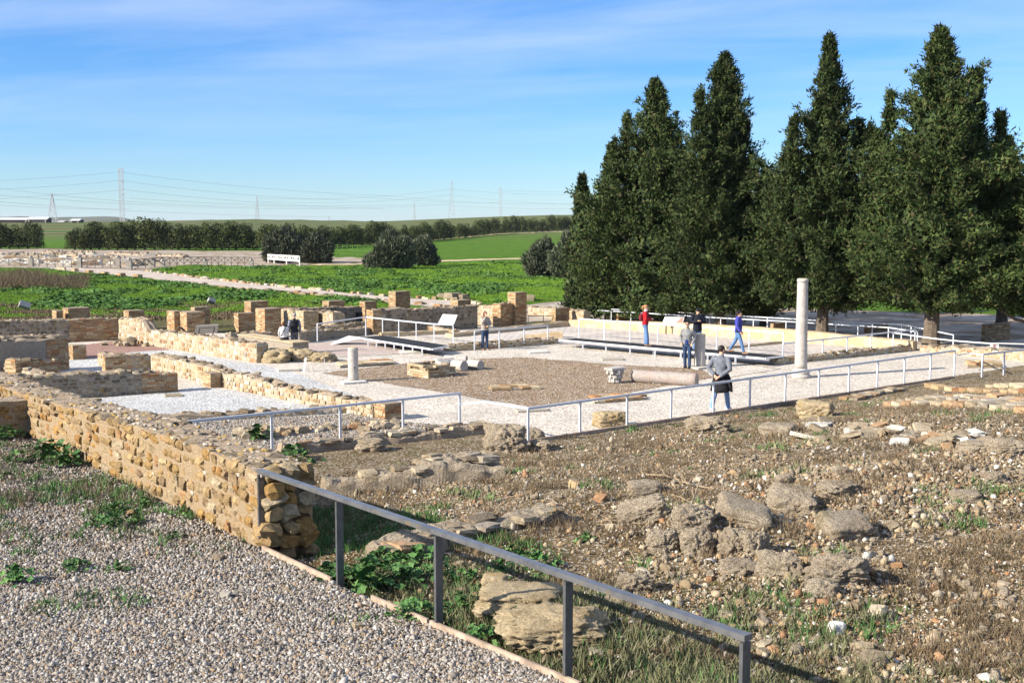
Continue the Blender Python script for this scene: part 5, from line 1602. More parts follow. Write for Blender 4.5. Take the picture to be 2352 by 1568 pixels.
for i, (a, m_, b, vt, vb, lab) in enumerate([(130, 148, 149.5, 614.5, 620, 'first'), (163, 171, 181, 617, 623.5, 'second'), (195, 204, 215, 621.5, 628, 'third'), (228, 240, 251, 625, 631.5, 'fourth'), (267, 277, 289, 628, 638, 'fifth'), (305, 316, 328, 631, 638.5, 'sixth')]):
    pillar('low brick stump at the side of the road, %s of six from the left' % lab, a, m_, b, vt, vb, name='brick_stump', cat='brick stump', group='brick stumps along the road', course=.14, mk='brickp' if i < 2 else 'brick')
def floodlight(label, u, v, s=1.0):
    p = at(u, v, 0); t = thing('floodlight', label, 'floodlight', p, .5)
    MB().box((0, 0, .12), (.06, .06, .25)).obj('stand', M['black'], t)
    MB().box((0, 0, 0), (.62 * s, .3, .36 * s)).obj('housing', M['panelback'], t, loc=(0, 0, .32), rot=(-.6, .35, 0))
floodlight('grey ground floodlight on the dark soil left of the road, far left', 57, 713)
floodlight('dark ground floodlight behind the brick pillar near the info panel back', 486, 702, .7)
def litter_bin():
    p = at(1166 - 360 + 4, 752, 0)
    t = thing('bin', 'small dark bin on the far path behind the railing bend', 'bin', at(953 - 128, 742, 0))
    MB().rings([(0, 0, 0, .16, .16), (0, 0, .55, .19, .19), (0, 0, .58, .17, .17)], 12).obj('drum', M['black'], t)
litter_bin()
# excavated ruins far left: pale ledges and blocks
rr = random.Random(31)
for k in range(70):
    u = rr.choice((rr.uniform(-20, 350), rr.uniform(-20, 260))); v = rr.uniform(586, 611); p = at(u, v, 0)
    s = rr.uniform(.5, 1.7)
    o = obj('ruin_block', rr.choice(STONES[rr.choice(('stone', 'whitestone', 'slab'))]), None, (p.x, p.y, .05), (rr.uniform(-.2, .2), rr.uniform(-.2, .2), rr.uniform(-.5, .5)), (s * 2.0, s, rr.uniform(.4, 1.1)))
    tag(o, 'pale stone block among the ruins behind the braced fence', 'stone block', 'stone blocks in the far ruins')
for (u0, v0, u1, v1, h, lab) in ((-20, 592, 190, 592, 9, 'long dark ruined wall behind the left part of the braced fence'), (180, 600, 290, 599, 10, 'dark ruined wall behind the middle posts of the braced fence'), (300, 612, 372, 606, 9, 'low ruined wall by the last tall post of the braced fence'), (90, 582, 210, 583, 5, 'low pale ruin ledge in front of the hedge at left'), (250, 584, 420, 590, 4, 'long low pale ledge in the brown field')):
    wall('ruined_wall', lab, 'ruined wall', [(u0, v0, v0 - h), (u1, v1, v1 - h)], T=1.2, core='mortar', bare=True, rough=.3, tops=14)
# kerb stones of the road
def kerb():
    t = thing('stone_kerb', 'white kerb of rough stones along the far side of the road', 'kerb', at(330, 622, 0)); c = Vector(t.location)
    r = random.Random(8); n = 0
    for (u0, v0), (u1, v1) in zip(ROAD_UP[1:], ROAD_UP[2:]):
        a, b = at(u0, v0 - .5, 0), at(u1, v1 - .5, 0); L = (b - a).length; x = 0
        while x < L and n < 290:
            w_ = r.uniform(.3, .8); p = a.lerp(b, (x + w_ / 2) / L) - c; x += w_ * r.uniform(1.0, 1.5); n += 1
            if r.random() < .25: continue
            obj('stone', r.choice(STONES['stone']), t, (p.x, p.y + r.uniform(-.25, .25), .03), (r.uniform(-.2, .2), r.uniform(-.2, .2), math.atan2((b - a).y, (b - a).x) + r.uniform(-.4, .4)), (w_, r.uniform(.25, .5), r.uniform(.12, .36)))
kerb()
for k in range(60):
    f = rr.random(); u = 500 + 560 * f; v = 661 + 46 * f ** 1.1 + rr.uniform(-2, 1.5); p = at(u, v, 0); s = rr.uniform(.2, .6)
    tag(obj('road_stone', rr.choice(STONES['loose']), None, (p.x, p.y, .03), (0, 0, rr.uniform(0, 3)), (s * 1.3, s, s * .5)), 'rough stone along the near edge of the road', 'stone', 'stones along the near edge of the road')
for i, (u, v, s) in enumerate(((1017, 684, .5), (1040, 687, .9), (1065, 688, .6), (1180 + 34, 690, .6))):
    p = at(u, v, 0)
    tag(obj('field_stone', STONES['topstone'][i], None, (p.x, p.y, .15), (0, 0, i), (s * 1.6, s, s * .8)), ('small grey stone in the grass left of the pair by the road', 'dark rounded stone in the grass above the road', 'pale stone in the grass right of the dark rounded one', 'grey upright stone in the meadow right of the tallest brick pillar')[i], 'stone')
# dead branches on the dirt
def branch(label, pts, r0=.022, twigs=5, seed=1):
    r = random.Random(seed); Q = [dirt_hit(u, v) + Vector((0, 0, h)) for u, v, h in pts]; c = Q[0].copy()
    mb = MB().tube([q - c for q in Q], [r0 * (1 - .7 * i / len(Q)) for i in range(len(Q))], 6)
    for k in range(twigs):
        i = r.randrange(len(Q) - 1); p = Q[i].lerp(Q[i + 1], r.random()) - c
        e = p + Vector((r.uniform(-.4, .4), r.uniform(-.3, .3), r.uniform(.0, .15)))
        mb.tube([p, (p + e) / 2 + Vector((0, 0, .03)), e], [r0 * .5, r0 * .35, r0 * .15], 5)
    tag(mb.obj('dead_branch', M['twig'], loc=c), label, 'branch')
branch('long bundle of pale dead stems lying across the middle of the dirt', [(1466, 1096, .05), (1530, 1105, .1), (1590, 1122, .06), (1640, 1128, .04)], .02, 14, 2)
branch('dead twig sticking up in front of the pale rubble block', [(1580, 1178, .0), (1594, 1156, .1), (1607, 1140, .25)], .02, 3, 3)
branch('pale dead stick on the gravelly weeds by the third railing post', [(1440, 1290, .03), (1480, 1300, .04), (1530, 1310, .03)], .015, 3, 4)
branch('dead stems lying right of the remnant brick wall', [(1350, 1206, .03), (1420, 1216, .05), (1500, 1222, .03)], .016, 8, 5)
branch('pale stick at the bottom right of the dirt below the railing end', [(1870, 1540, .03), (1930, 1543, .04), (1990, 1545, .03)], .02, 2, 6)
# ------------------------------------------------------------------ vegetation
def leaf_tris(C, D, ln, wd, rng):
    """one triangle per leaf: centres C, directions D"""
    n = len(C)
    D = D / (np.linalg.norm(D, axis=1)[:, None] + 1e-9)
    S = np.cross(D, rng.normal(size=(n, 3))); S /= np.linalg.norm(S, axis=1)[:, None] + 1e-9
    l = ln * rng.uniform(.6, 1.3, (n, 1)); w_ = wd * rng.uniform(.6, 1.3, (n, 1))
    V = np.empty((n * 3, 3)); V[0::3] = C - S * w_; V[1::3] = C + S * w_; V[2::3] = C + D * l
    return V, np.arange(n * 3).reshape(n, 3)
def leaf_quads(C, N, size, rng):
    n = len(C)
    A = np.cross(N, rng.normal(size=(n, 3))); A /= np.linalg.norm(A, axis=1)[:, None] + 1e-9
    B = np.cross(N, A); B /= np.linalg.norm(B, axis=1)[:, None] + 1e-9
    s = size * rng.uniform(.5, 1.3, (n, 1))
    V = np.empty((n * 4, 3)); V[0::4] = C - A * s; V[1::4] = C + B * s * .55; V[2::4] = C + A * s; V[3::4] = C - B * s * .55
    return V, np.arange(n * 4).reshape(n, 4)

def cypress(label, u, vb, vt, rpx, seed, skirt=1.2, lean=0.0, leaders=(), shape=1.0, nbr=620, base=None, trunk=.28):
    rng = np.random.default_rng(seed)
    c = at(u, vb, 0) if base is None else base
    s = ppm(c); H = ztop(c, vt); RR = rpx / s
    t = thing('cypress_tree', label, 'cypress', c, 0, 'cypresses in a row behind the ruins')
    Cs = []; Ds = []
    def spire(ox, oy, h0, h1, rmax, nb, sh):
        for k in range(nb):
            f = rng.random() ** 1.12
            h = h0 + (h1 - h0) * f
            g = 1 - f
            r = rmax * (min(1, g * 1.25) ** sh) * (.55 + .45 * min(1, (f + .12) / .25))
            a = rng.uniform(0, 2 * PI)
            lump = 1 + .50 * mnoise.noise((math.cos(a) * 1.4 + seed, math.sin(a) * 1.4, h * .42)) + .34 * mnoise.noise((math.cos(a) * 4, math.sin(a) * 4 + seed, h * 1.1))
            L = max(.10, r * lump * rng.uniform(.72, 1.12))
            up = rng.uniform(.25, .75) * L * (.9 if f > .3 else .45) + (.25 if f > .6 else 0)
            m = max(3, int(L * 3.2))
            for i in range(m):
                q = (.30 + .70 * (i + rng.random()) / m)
                p = np.array([ox + math.cos(a) * L * q, oy + math.sin(a) * L * q, h + up * q ** 1.5])
                nl = 20
                Cs.append(p + rng.normal(size=(nl, 3)) * (np.array([.12, .12, .13]) * (.65 + .5 * q * (1 - f))))
                d = np.array([math.cos(a) * .55, math.sin(a) * .55, .35 + .55 * f]) + rng.normal(size=(nl, 3)) * .6
                Ds.append(d)
    spire(0, 0, skirt, H, RR, nbr, shape)
    for (du, dv, rp, h0f, nb) in leaders:      # side leaders: px offset of the tip from the trunk, tip row, radius px, start height
        tip = atY(u + du, dv, c.y + rng.uniform(-.8, .8) * RR * .5)
        spire(tip.x - c.x, tip.y - c.y, tip.z * h0f, tip.z, rp / s, nb, 1.0)
    C = np.concatenate(Cs); D = np.concatenate(Ds)
    top = C[:, 2] > H - 2.2; C[top, 0] += lean * ((C[top, 2] - (H - 2.2)) / 2.2)
    V, F = leaf_tris(C, D, .20, .042, rng)
    obj('crown', mesh('crown', V, F, M['cypress']), t)
    # limbs that carry it and the bole
    mb = MB(); mb.tube([(0, 0, -.1), (0, 0, .5), (.03, 0, H * .3), (0, .02, H * .7), (lean * .6, 0, H * .97)], [trunk * 1.25, trunk, trunk * .7, trunk * .35, .03], 10)
    mb.obj('trunk', M['bark'], t)
    r = random.Random(seed)
    mb = MB()
    for k in range(26):
        f = r.uniform(.08, .8); h = H * f; a = r.uniform(0, 2 * PI); L = RR * (1 - f) * .9
        mb.tube([(0, 0, h), (math.cos(a) * L * .5, math.sin(a) * L * .5, h + L * .12), (math.cos(a) * L, math.sin(a) * L, h + L * .45)], [.09 * (1.2 - f), .06 * (1.2 - f), .02], 5)
    o = mb.obj('limbs', M['bark'], t); o['kind'] = 'stuff'
    # the dense inner foliage, an uneven core of leaves
    n = 9000; f = rng.random(n) ** 1.2; a = rng.uniform(0, 2 * PI, n)
    rad_ = RR * np.minimum(1, (1 - f) * 1.2) ** shape * (.55 + .45 * np.minimum(1, (f + .12) / .25)) * .52
    Ci = np.stack([np.cos(a) * rad_, np.sin(a) * rad_, skirt + .5 + (H - skirt - .5) * .93 * f], 1) + rng.normal(size=(n, 3)) * .15
    V, F = leaf_quads(Ci, np.stack([np.cos(a), np.sin(a), .3 + 0 * a], 1) + rng.normal(size=(n, 3)) * .35, .15, rng)
    o = obj('inner_foliage', mesh('inner_foliage', V, F, M['cypress']), t)
    return t
cypress('leftmost tall cypress with an open feathery top beside the meadow', 1500, 742, 196, 160, 1, skirt=.15, shape=.8, leaders=((-58, 262, 70, .25, 150), (-90, 330, 75, .2, 140), (55, 310, 60, .3, 120)), nbr=560)
cypress('small thin cypress top at the left flank of the row, against the sky', 1335, 722, 412, 52, 9, skirt=.1, nbr=230, trunk=.15)
cypress('low bushy cypress between the thin one and the leftmost tall one', 1400, 735, 345, 74, 10, skirt=.1, nbr=330, trunk=.2)
cypress('dense pointed cypress, second tall one from the left, behind the man in the cap', 1654, 756, 138, 140, 2, skirt=.7, shape=.75, leaders=((-46, 225, 60, .4, 120), (55, 270, 70, .3, 140)), nbr=640)
cypress('narrow cypress filling the gap low between the second and third tall ones', 1752, 752, 400, 60, 11, skirt=.6, nbr=240, trunk=.16)
cypress('cypress with the slenderest bent spire, behind the tall column', 1888, 772, 95, 160, 3, skirt=1.1, leaders=((-76, 335, 80, .2, 170), (85, 282, 62, .3, 140), (-62, 280, 60, .35, 110), (112, 300, 55, .3, 110)), shape=1.15, nbr=560, lean=.0)
cypress('biggest and tallest cypress, right of the tall column', 2138, 792, 84, 205, 4, skirt=1.4, leaders=((104, 178, 95, .2, 230), (-92, 222, 62, .35, 120), (160, 272, 75, .25, 150), (-120, 310, 80, .2, 150)), shape=.85, nbr=760, trunk=.34)
cypress('bright cypress cut off by the right edge of the photo', 2385, 800, 262, 130, 5, skirt=1.4, nbr=560)
cypress('cypress in the second row, filling the gap right of the biggest one', 2300, 752, 330, 80, 6, skirt=1.0, nbr=300)

def blob_tree(seed, lobes, n, leaf, mat, spiky=0.0):
    """crown mesh from lobes (x, y, z, rx, ry, rz)"""
    rng = np.random.default_rng(seed); Cs = []; Ns = []
    tot = sum(l[3] * l[5] for l in lobes)
    for (x, y, z, rx, ry, rz) in lobes:
        k = max(30, int(n * rx * rz / tot))
        d = rng.normal(size=(k, 3)); d /= np.linalg.norm(d, axis=1)[:, None]
        q = rng.uniform(.55, 1.06, (k, 1)) ** .6
        bump = np.array([1 + .22 * mnoise.noise(Vector(v) * 2.3 + Vector((seed, x, z))) + .12 * mnoise.noise(Vector(v) * 6 + Vector((x, seed, z))) for v in d])[:, None]
        Cs.append(np.array([x, y, z]) + d * q * bump * np.array([rx, ry, rz])); Ns.append(d + rng.normal(size=(k, 3)) * .5)
    C = np.concatenate(Cs); N = np.concatenate(Ns)
    keep = C[:, 2] > .05; C, N = C[keep], N[keep]
    if spiky:
        D = N.copy(); D[:, 2] += .9
        V, F = leaf_tris(C, D, leaf * 1.5, leaf * .30, rng)
    else: V, F = leaf_quads(C, N, leaf, rng)
    return mesh('crown', V, F, M[mat])
def bush_tree(name, label, cat, u0, u1, vt, vb, mat, seed, n, leaf, group=None, nl=9, spiky=1.0, ground=None):
    c = (ground or far_hit)((u0 + u1) / 2, vb); s = ppm(c); w_ = (u1 - u0) / s; h = ztop(c, vt) - c.z
    r = random.Random(seed); lobes = []
    for k in range(nl):
        x = r.uniform(-.32, .32) * w_; z = r.uniform(.15, .68) * h * (1 - .9 * abs(x / w_))
        q = r.uniform(.2, .34); lobes.append((x, r.uniform(-.25, .25) * w_, z, q * w_ * .8, q * w_ * .8, min(q * w_ * .8, h * .98 - z)))
    lobes.append((0, 0, h * .4, w_ * .36, w_ * .34, h * .42)); lobes.append((0, 0, h * .62, w_ * .22, w_ * .2, h * .36)); lobes.append((0, 0, h * .2, w_ * .46, w_ * .4, h * .2))
    t = thing(name, label, cat, c, 0, group)
    obj('crown', blob_tree(seed, lobes, int(n * 2.4), leaf, mat, spiky), t)
    mb = MB()
    for k in range(3): mb.tube([(r.uniform(-.2, .2), 0, -.1), (r.uniform(-.3, .3), 0, h * .3), (r.uniform(-1, 1), r.uniform(-.5, .5), h * .6)], [.22, .15, .06], 6)
    mb.obj('trunk', M['bark'], t)
    return t
bush_tree('olive_tree', 'wide grey green olive tree right behind the white x-braced barrier', 'olive tree', 598, 712, 520, 603, 'olive', 21, 5200, .30)
bush_tree('olive_tree', 'smaller grey olive tree joined to the right of the one behind the white barrier', 'olive tree', 686, 762, 534, 604, 'olive', 22, 3200, .30)
bush_tree('olive_tree', 'tall round olive tree standing in the middle of the meadow', 'olive tree', 846, 950, 524, 617, 'olive', 23, 5200, .27)
bush_tree('olive_tree', 'low olive tree at the right foot of the one in the middle of the meadow', 'olive tree', 932, 1012, 540, 611, 'olive', 24, 3600, .27)
bush_tree('olive_tree', 'small olive bush at the lower left of the middle olive tree', 'olive tree', 834, 880, 580, 614, 'olive', 27, 1300, .24)
bush_tree('olive_tree', 'dark olive tree in the meadow touching the left cypress', 'olive tree', 1200, 1300, 546, 636, 'olive', 25, 5000, .24)
bush_tree('olive_tree', 'olive tree top showing between the dark one and the left cypress', 'olive tree', 1262, 1345, 530, 640, 'olive', 26, 4000, .24)
# hedge line of dark trees: each its own tree, four crown shapes shared
def hedge_mesh(seed):
    r = random.Random(seed); L = []
    for k in range(8):
        x = r.uniform(-.36, .36); z = r.uniform(.25, .8) * (1 - .5 * abs(x)); q = r.uniform(.16, .30); L.append((x, r.uniform(-.25, .25), z, q, q, min(q, 1.0 - z)))
    L += [(0, 0, .35, .42, .36, .35), (0, 0, .12, .52, .4, .2)]
    return blob_tree(seed, L, 3000, .034, 'hedge')
HEDGE = [hedge_mesh(50 + k) for k in range(5)]
HTRUNK = MB().tube([(0, 0, -.05), (.01, 0, .25), (0, 0, .5)], [.04, .03, .015], 6).mesh('trunk', M['bark'])
r = random.Random(12)
hedge_row = []
u = -20.0
while u < 100: hedge_row.append((u, 571, 570 - 62 + 10 * mnoise.noise((u * .03, 1, 1)) + (8 if u > 70 else 0), 'left')); u += 21
tops = [(165, 522), (200, 512), (260, 508), (300, 503), (330, 502), (390, 512), (440, 515), (500, 506), (560, 512), (620, 510), (655, 509), (700, 520), (790, 521), (860, 512), (950, 519), (1000, 510), (1080, 511), (1120, 503), (1180, 497), (1240, 499), (1310, 495)]
bases = [(165, 574), (330, 574), (500, 574), (640, 574), (760, 569), (900, 560), (1000, 552), (1160, 536), (1310, 530)]
def lerp_tab(tab, u):
    for (a, b), (c, d) in zip(tab, tab[1:]):
        if u <= c: return b + (d - b) * (u - a) / (c - a)
    return tab[-1][1]
u = 172.0
while u < 1345:
    hedge_row.append((u, lerp_tab(bases, u), lerp_tab(tops, u) + r.uniform(-8, 6), 'right')); u += r.uniform(12, 19) if u > 640 else r.uniform(15, 24)
for i, (u, vb, vt, wh) in enumerate(hedge_row):
    c = far_hit(u, vb); s = ppm(c); h = ztop(c, vt) - c.z
    w_ = h * r.uniform(.75, 1.1)
    t = thing('hedge_tree', 'dark green tree in the hedge row at the far left edge of the meadow' if wh == 'left' else 'dark green tree in the long hedge row behind the meadow', 'tree', c, r.uniform(0, 6), 'trees of the short hedge row at far left' if wh == 'left' else 'trees of the long hedge row')
    o = obj('crown', HEDGE[i % 5], t); o.scale = (w_, w_, h)
    o = obj('trunk', HTRUNK, t); o.scale = (w_, w_, h)
bush_tree('field_tree', 'small lone tree in the field seen through the gap in the hedge', 'tree', 235 / 1, 262, 523, 541, 'olive', 61, 700, .4, ground=lambda u, v: far_hit(248, 541))

# meadow grass, nearer part
def tuft(seed, n, h, w_, spread, mat, nm):
    rng = np.random.default_rng(seed)
    C = np.concatenate([rng.normal(size=(n, 2)) * spread, np.zeros((n, 1))], 1)
    D = np.concatenate([rng.normal(size=(n, 2)) * .5, np.ones((n, 1))], 1)
    V, F = leaf_tris(C, D, h, w_, rng); return template(nm, V, F, M[mat])
def leafy(seed, n, h, size, mat, nm):
    rng = np.random.default_rng(seed)
    C = rng.normal(size=(n, 3)) * np.array([.5, .5, .25]) * h; C[:, 2] = np.abs(C[:, 2]) + .02
    N = rng.normal(size=(n, 3)) * .6 + np.array([0, 0, 1]); V, F = leaf_quads(C, N, size, rng); return template(nm, V, F, M[mat])
GT = [tuft(k, 16, .17, .022, .20, 'grass', 'grass_tuft') for k in range(4)]
WT = [leafy(k, 16, .35, .13, 'darkweed', 'weed') for k in range(3)]
def in_poly(poly, x, y):
    c = False
    for i in range(len(poly)):
        a, b = poly[i], poly[i - 1]
        if (a[1] > y) != (b[1] > y) and x < (b[0] - a[0]) * (y - a[1]) / (b[1] - a[1]) + a[0]: c = not c
    return c
MEADOW_PX = [[(-60, 614), (90, 617), (325, 640), (520, 662), (775, 683), (870, 696), (900, 704), (640, 702), (420, 706), (300, 712), (-60, 706)],
             [(340, 620), (420, 610), (600, 612), (836, 610), (1010, 605), (1210, 600), (1330, 640), (1330, 690), (1215, 690), (1090, 694), (900, 680), (780, 669), (600, 652)]]
P = []; S = []; Pw = []; Sw = []
rg = random.Random(5)
for k in range(190000):
    poly = MEADOW_PX[rg.random() < .5]
    u, v = rg.uniform(-60, 1330), 600 + 115 * rg.random() ** .7
    if not in_poly(poly, u, v): continue
    p = far_hit(u, v) if v < 560 else at(u, v, 0)
    g = mnoise.fractal((p.x * .16, p.y * .10, 2), .8, 2, 4)
    if rg.random() < .22 + max(0, g) * .5 and g > .02:
        if rg.random() < .5: Pw.append((p.x, p.y, 0)); Sw.append(rg.uniform(.6, 1.5))
    elif (v < 668 or rg.random() < 1.25 - (v - 668) / 40 + .5 * g) and g > -.62 + rg.random() * .2: P.append((p.x, p.y, -.03)); S.append(rg.uniform(.5, 1.2) * (1 + .5 * g))
    if len(P) > 75000: break
P = np.array(P); S = np.array(S).reshape(-1, 1) * np.ones((1, 3)); n = len(P)
scatter('meadow_grass', P, S, np.stack([np.zeros(n), np.zeros(n), nr.uniform(0, 6, n)], 1), GT)
n = len(Pw); scatter('meadow_weeds', np.array(Pw), np.array(Sw).reshape(-1, 1) * np.ones((1, 3)), np.stack([np.zeros(n), np.zeros(n), nr.uniform(0, 6, n)], 1), WT)
# bare dry shrubs in the left meadow
Pb = []; Pc = []
for k in range(5200):
    u = rg.uniform(-60, 880); v = 694 + 42 * rg.random(); p = at(u, v, 0); g = mnoise.fractal((p.x * .3, p.y * .3, 4), .8, 2, 4)
    if v > 735 - max(0, u - 500) * .09: continue
    (Pb if g > .05 else Pc).append((p.x, p.y, -.03))
n = len(Pb); scatter('soil_dry_stems', np.array(Pb), nr.uniform(1.2, 2.4, (n, 1)) * np.ones((1, 3)), np.stack([np.zeros(n), np.zeros(n), nr.uniform(0, 6, n)], 1), [tuft(30, 12, .10, .012, .15, 'dry', 'dry_stems')])
n = len(Pc); scatter('soil_grass', np.array(Pc), nr.uniform(.5, 1.1, (n, 1)) * np.ones((1, 3)), np.stack([np.zeros(n), np.zeros(n), nr.uniform(0, 6, n)], 1), GT)
DS = [tuft(20 + k, 40, .75, .012, .22, 'dry', 'dry_shrub') for k in range(2)]
P = []
for k in range(420):
    u, v = rg.choice(((rg.gauss(45, 32), rg.gauss(645, 9)), (rg.uniform(0, 200), rg.uniform(640, 665)))); p = at(u, v, 0); P.append((p.x, p.y, 0))
n = len(P); scatter('dry_shrubs', P, nr.uniform(.6, 1.3, (n, 1)) * np.ones((1, 3)), np.stack([np.zeros(n), np.zeros(n), nr.uniform(0, 6, n)], 1), DS)

# weeds close by: broad leaves with real shape
def mallow(seed, n, spread, hgt, size):
    rng = np.random.default_rng(seed); V = []; F = []
    for k in range(n):
        a = rng.uniform(0, 2 * PI); d = abs(rng.normal()) * spread
        p = np.array([math.cos(a) * d, math.sin(a) * d, hgt * rng.uniform(.25, 1) * math.exp(-(d / spread) ** 2 * .35)])
        nn = np.array([rng.normal() * .5, rng.normal() * .5 - .15, 1]); nn /= np.linalg.norm(nn)
        A = np.cross(nn, rng.normal(size=3)); A /= np.linalg.norm(A); B = np.cross(nn, A)
        s = size * rng.uniform(.55, 1.25); b = len(V); V.append(p + nn * -.18 * s)
        for j in range(8):
            t_ = 2 * PI * j / 8; q = s * (1 if j % 2 == 0 else .72); V.append(p + A * q * math.cos(t_) + B * q * math.sin(t_) + nn * (.08 * s * (1 if j % 2 else -1)))
        F += [(b, b + 1 + j, b + 1 + (j + 1) % 8) for j in range(8)]
    return mesh('leaves', V, F, M['weed'])
MAL = [mallow(k, 70, .24, .26, .055) for k in range(4)]
def weed(label, u, v, sc, k, ground=None, group=None):
    p = (ground or dirt_hit)(u, v)
    t = thing('mallow_plant', label, 'plant', p, k * 1.3, group)
    o = obj('leaves', MAL[k % 4], t); o.scale = (sc, sc, sc)
    mb = MB(); r = random.Random(k)
    for i in range(6):
        a = r.uniform(0, 6.3); mb.tube([(0, 0, -.03), (math.cos(a) * .08 * sc, math.sin(a) * .08 * sc, .1 * sc), (math.cos(a) * .2 * sc, math.sin(a) * .2 * sc, .16 * sc)], [.006, .005, .003], 4)
    mb.obj('stems', M['weed'], t)
tg = lambda u, v: (lambda p: Vector((p.x, p.y, H_terr(p.x, p.y))))(at(u, v, 1.1))
weed('broad leafed green plant at the foot of the second railing post', 760, 1340, 1.0, 0)
weed('biggest broad leafed plant right of the second railing post', 850, 1358, 1.5, 1)
for k, (u, v, s) in enumerate(((905, 1320, 1.2), (930, 1350, 1.1), (965, 1300, 1.0), (880, 1300, .9), (1010, 1330, .8), (1190, 1290, .8), (1230, 1310, .9), (1150, 1320, .7), (950, 1420, .8), (1060, 1400, .7), (1260, 1330, .7), (1345, 1250, .6), (1100, 1470, .6), (820, 1330, .8), (1080, 1340, .7), (1370, 1390, .5))):
    weed('green mallow plant among the weeds behind the near railing', u, v, s, k + 2, None, 'mallow plants behind the near railing')
weed('leafy green clump in the weedy gravel at the foot of the long ochre wall', 112, 1062, 1.7, 3, tg)
weed('leafy plant right beside the clump at the foot of the ochre wall', 155, 1070, 1.0, 1, tg)
weed('leafy plant in the dark corner at the left edge by the cross wall', 12, 1010, 1.2, 2, tg)
for k, (u, v, s) in enumerate(((270, 1180, .7), (255, 1210, .8), (310, 1200, .5), (420, 1180, .5), (35, 1340, .8), (170, 1310, .6), (270, 1310, .5), (400, 1235, .4), (330, 1160, .5), (520, 1160, .4), (930, 1430, .6))):
    weed('small green weed growing through the foreground gravel', u, v, s, k + 5, tg, 'small weeds in the foreground gravel')
weed('grey green plant in the grey gravel room beside the line of stones', 592, 1012, 1.5, 1, lambda u, v: at(u, v, 0))
weed('dark green plant inside the room corner below the railing', 672, 1058, 1.4, 0)
# fine dry stems and grey-green herbs over the dirt and the weedy gravel
DRY = [tuft(40 + k, 14, .13, .005, .06, 'dry', 'dry_stems') for k in range(3)]
HERB = [tuft(60 + k, 22, .13, .009, .06, 'drygreen', 'herb') for k in range(3)]
GRS = [tuft(80 + k, 12, .11, .008, .05, 'weed', 'grass_tuft') for k in range(3)]
Pd = []; Ph = []; Pg = []
for k in range(60000):
    y = 8.2 + 26 * rg.random() ** 1.5; u = rg.uniform(-20, 2400); x = (u - CX) / F_PX * (y * cp + 4.2 * sp)
    s = side(x, y); g = mnoise.fractal((x * .55, y * .55, 9), .8, 2, 4)
    if s > .05:
        d = (x - R2C.x) * DN.x + (y - R2C.y) * DN.y
        if not dirt_keep(x, y) or d < .1: continue
        z = Z_dirt(x, y)
        nearrail = math.exp(-(s / 1.4) ** 2) if y < 14.5 else 0
        if g > .12 and rg.random() < .25: Pd.append((x, y, z))
        if rg.random() < .5 * nearrail + (.22 if y < 9.6 and g > -.1 else 0) + (.05 if g < -.35 else 0): Ph.append((x, y, z))
        if (g < -.35 and rg.random() < .12) or (nearrail > .4 and rg.random() < .12) or (s < 3 and 15 < y < 24 and rg.random() < .5): Pg.append((x, y, z))
    else:
        if y > 14 and y < 26 and g > -.15 and rg.random() < .5 * sstep(14, 18, y): (Pd if rg.random() < .4 else Pg).append((x, y, H_terr(x, y)))
        elif g > .5 and rg.random() < .12: Pg.append((x, y, H_terr(x, y)))
for nm, PP, TT in (('dry_stems', Pd, DRY), ('grey_herbs', Ph, HERB), ('short_grass', Pg, GRS)):
    n = len(PP); scatter(nm, np.array(PP), nr.uniform(.55, 1.35, (n, 1)) * np.ones((1, 3)), np.stack([nr.uniform(-.15, .15, n), nr.uniform(-.15, .15, n), nr.uniform(0, 6, n)], 1), TT)

# ------------------------------------------------------------------ far buildings, pylons, wires
def shed(label, u0, u1, vt, vb, Y, open_=False, seed=0, roof='tin', wallm='shedwall'):
    a, b = atY(u0, vb, Y), atY(u1, vb, Y); h = ztop(a, vt) - a.z; w_ = b.x - a.x; D = max(6, w_ * .4)
    t = thing('farm_shed', label, 'shed', ((a.x + b.x) / 2, Y, a.z - .3))
    MB().box((0, D / 2, h * .38), (w_, D, h * .76)).obj('walls', M[wallm], t)
    V = [(-w_ / 2 - .3, -.5, h * .74), (w_ / 2 + .3, -.5, h * .74), (w_ / 2 + .3, D / 2, h * 1.08), (-w_ / 2 - .3, D / 2, h * 1.08), (w_ / 2 + .3, D + .5, h * .74), (-w_ / 2 - .3, D + .5, h * .74)]
    V += [(x, y, z - .25) for x, y, z in V]
    obj('roof', mesh('roof', V, [(0, 1, 2, 3), (3, 2, 4, 5), (9, 8, 7, 6), (11, 10, 8, 9), (0, 6, 7, 1), (5, 4, 10, 11), (0, 3, 9, 6), (3, 5, 11, 9), (1, 7, 8, 2), (2, 8, 10, 4)], M[roof]), t)
    for i in range(max(2, int(w_ / 8))):
        x = -w_ / 2 + .6 + i * (w_ - 1.2) / max(1, int(w_ / 8) - 1)
        MB().box((x, -.2, h * .37), (.5, .4, h * .74)).obj('pillar', M['concrete'], t)
shed('long low farm shed with a pale tin roof at the far left edge', -10, 63, 499.5, 512, 590)
shed('dark farm shed with a pale roof left of the nearest pylon on the left', 64, 108, 498, 513, 585)
shed('dark cubic shed with a white front edge right of the left pylon', 162, 182, 502, 512.5, 580)
shed('tiny dark shed between the left pylon and the cubic shed', 134, 146, 506, 511.5, 600)
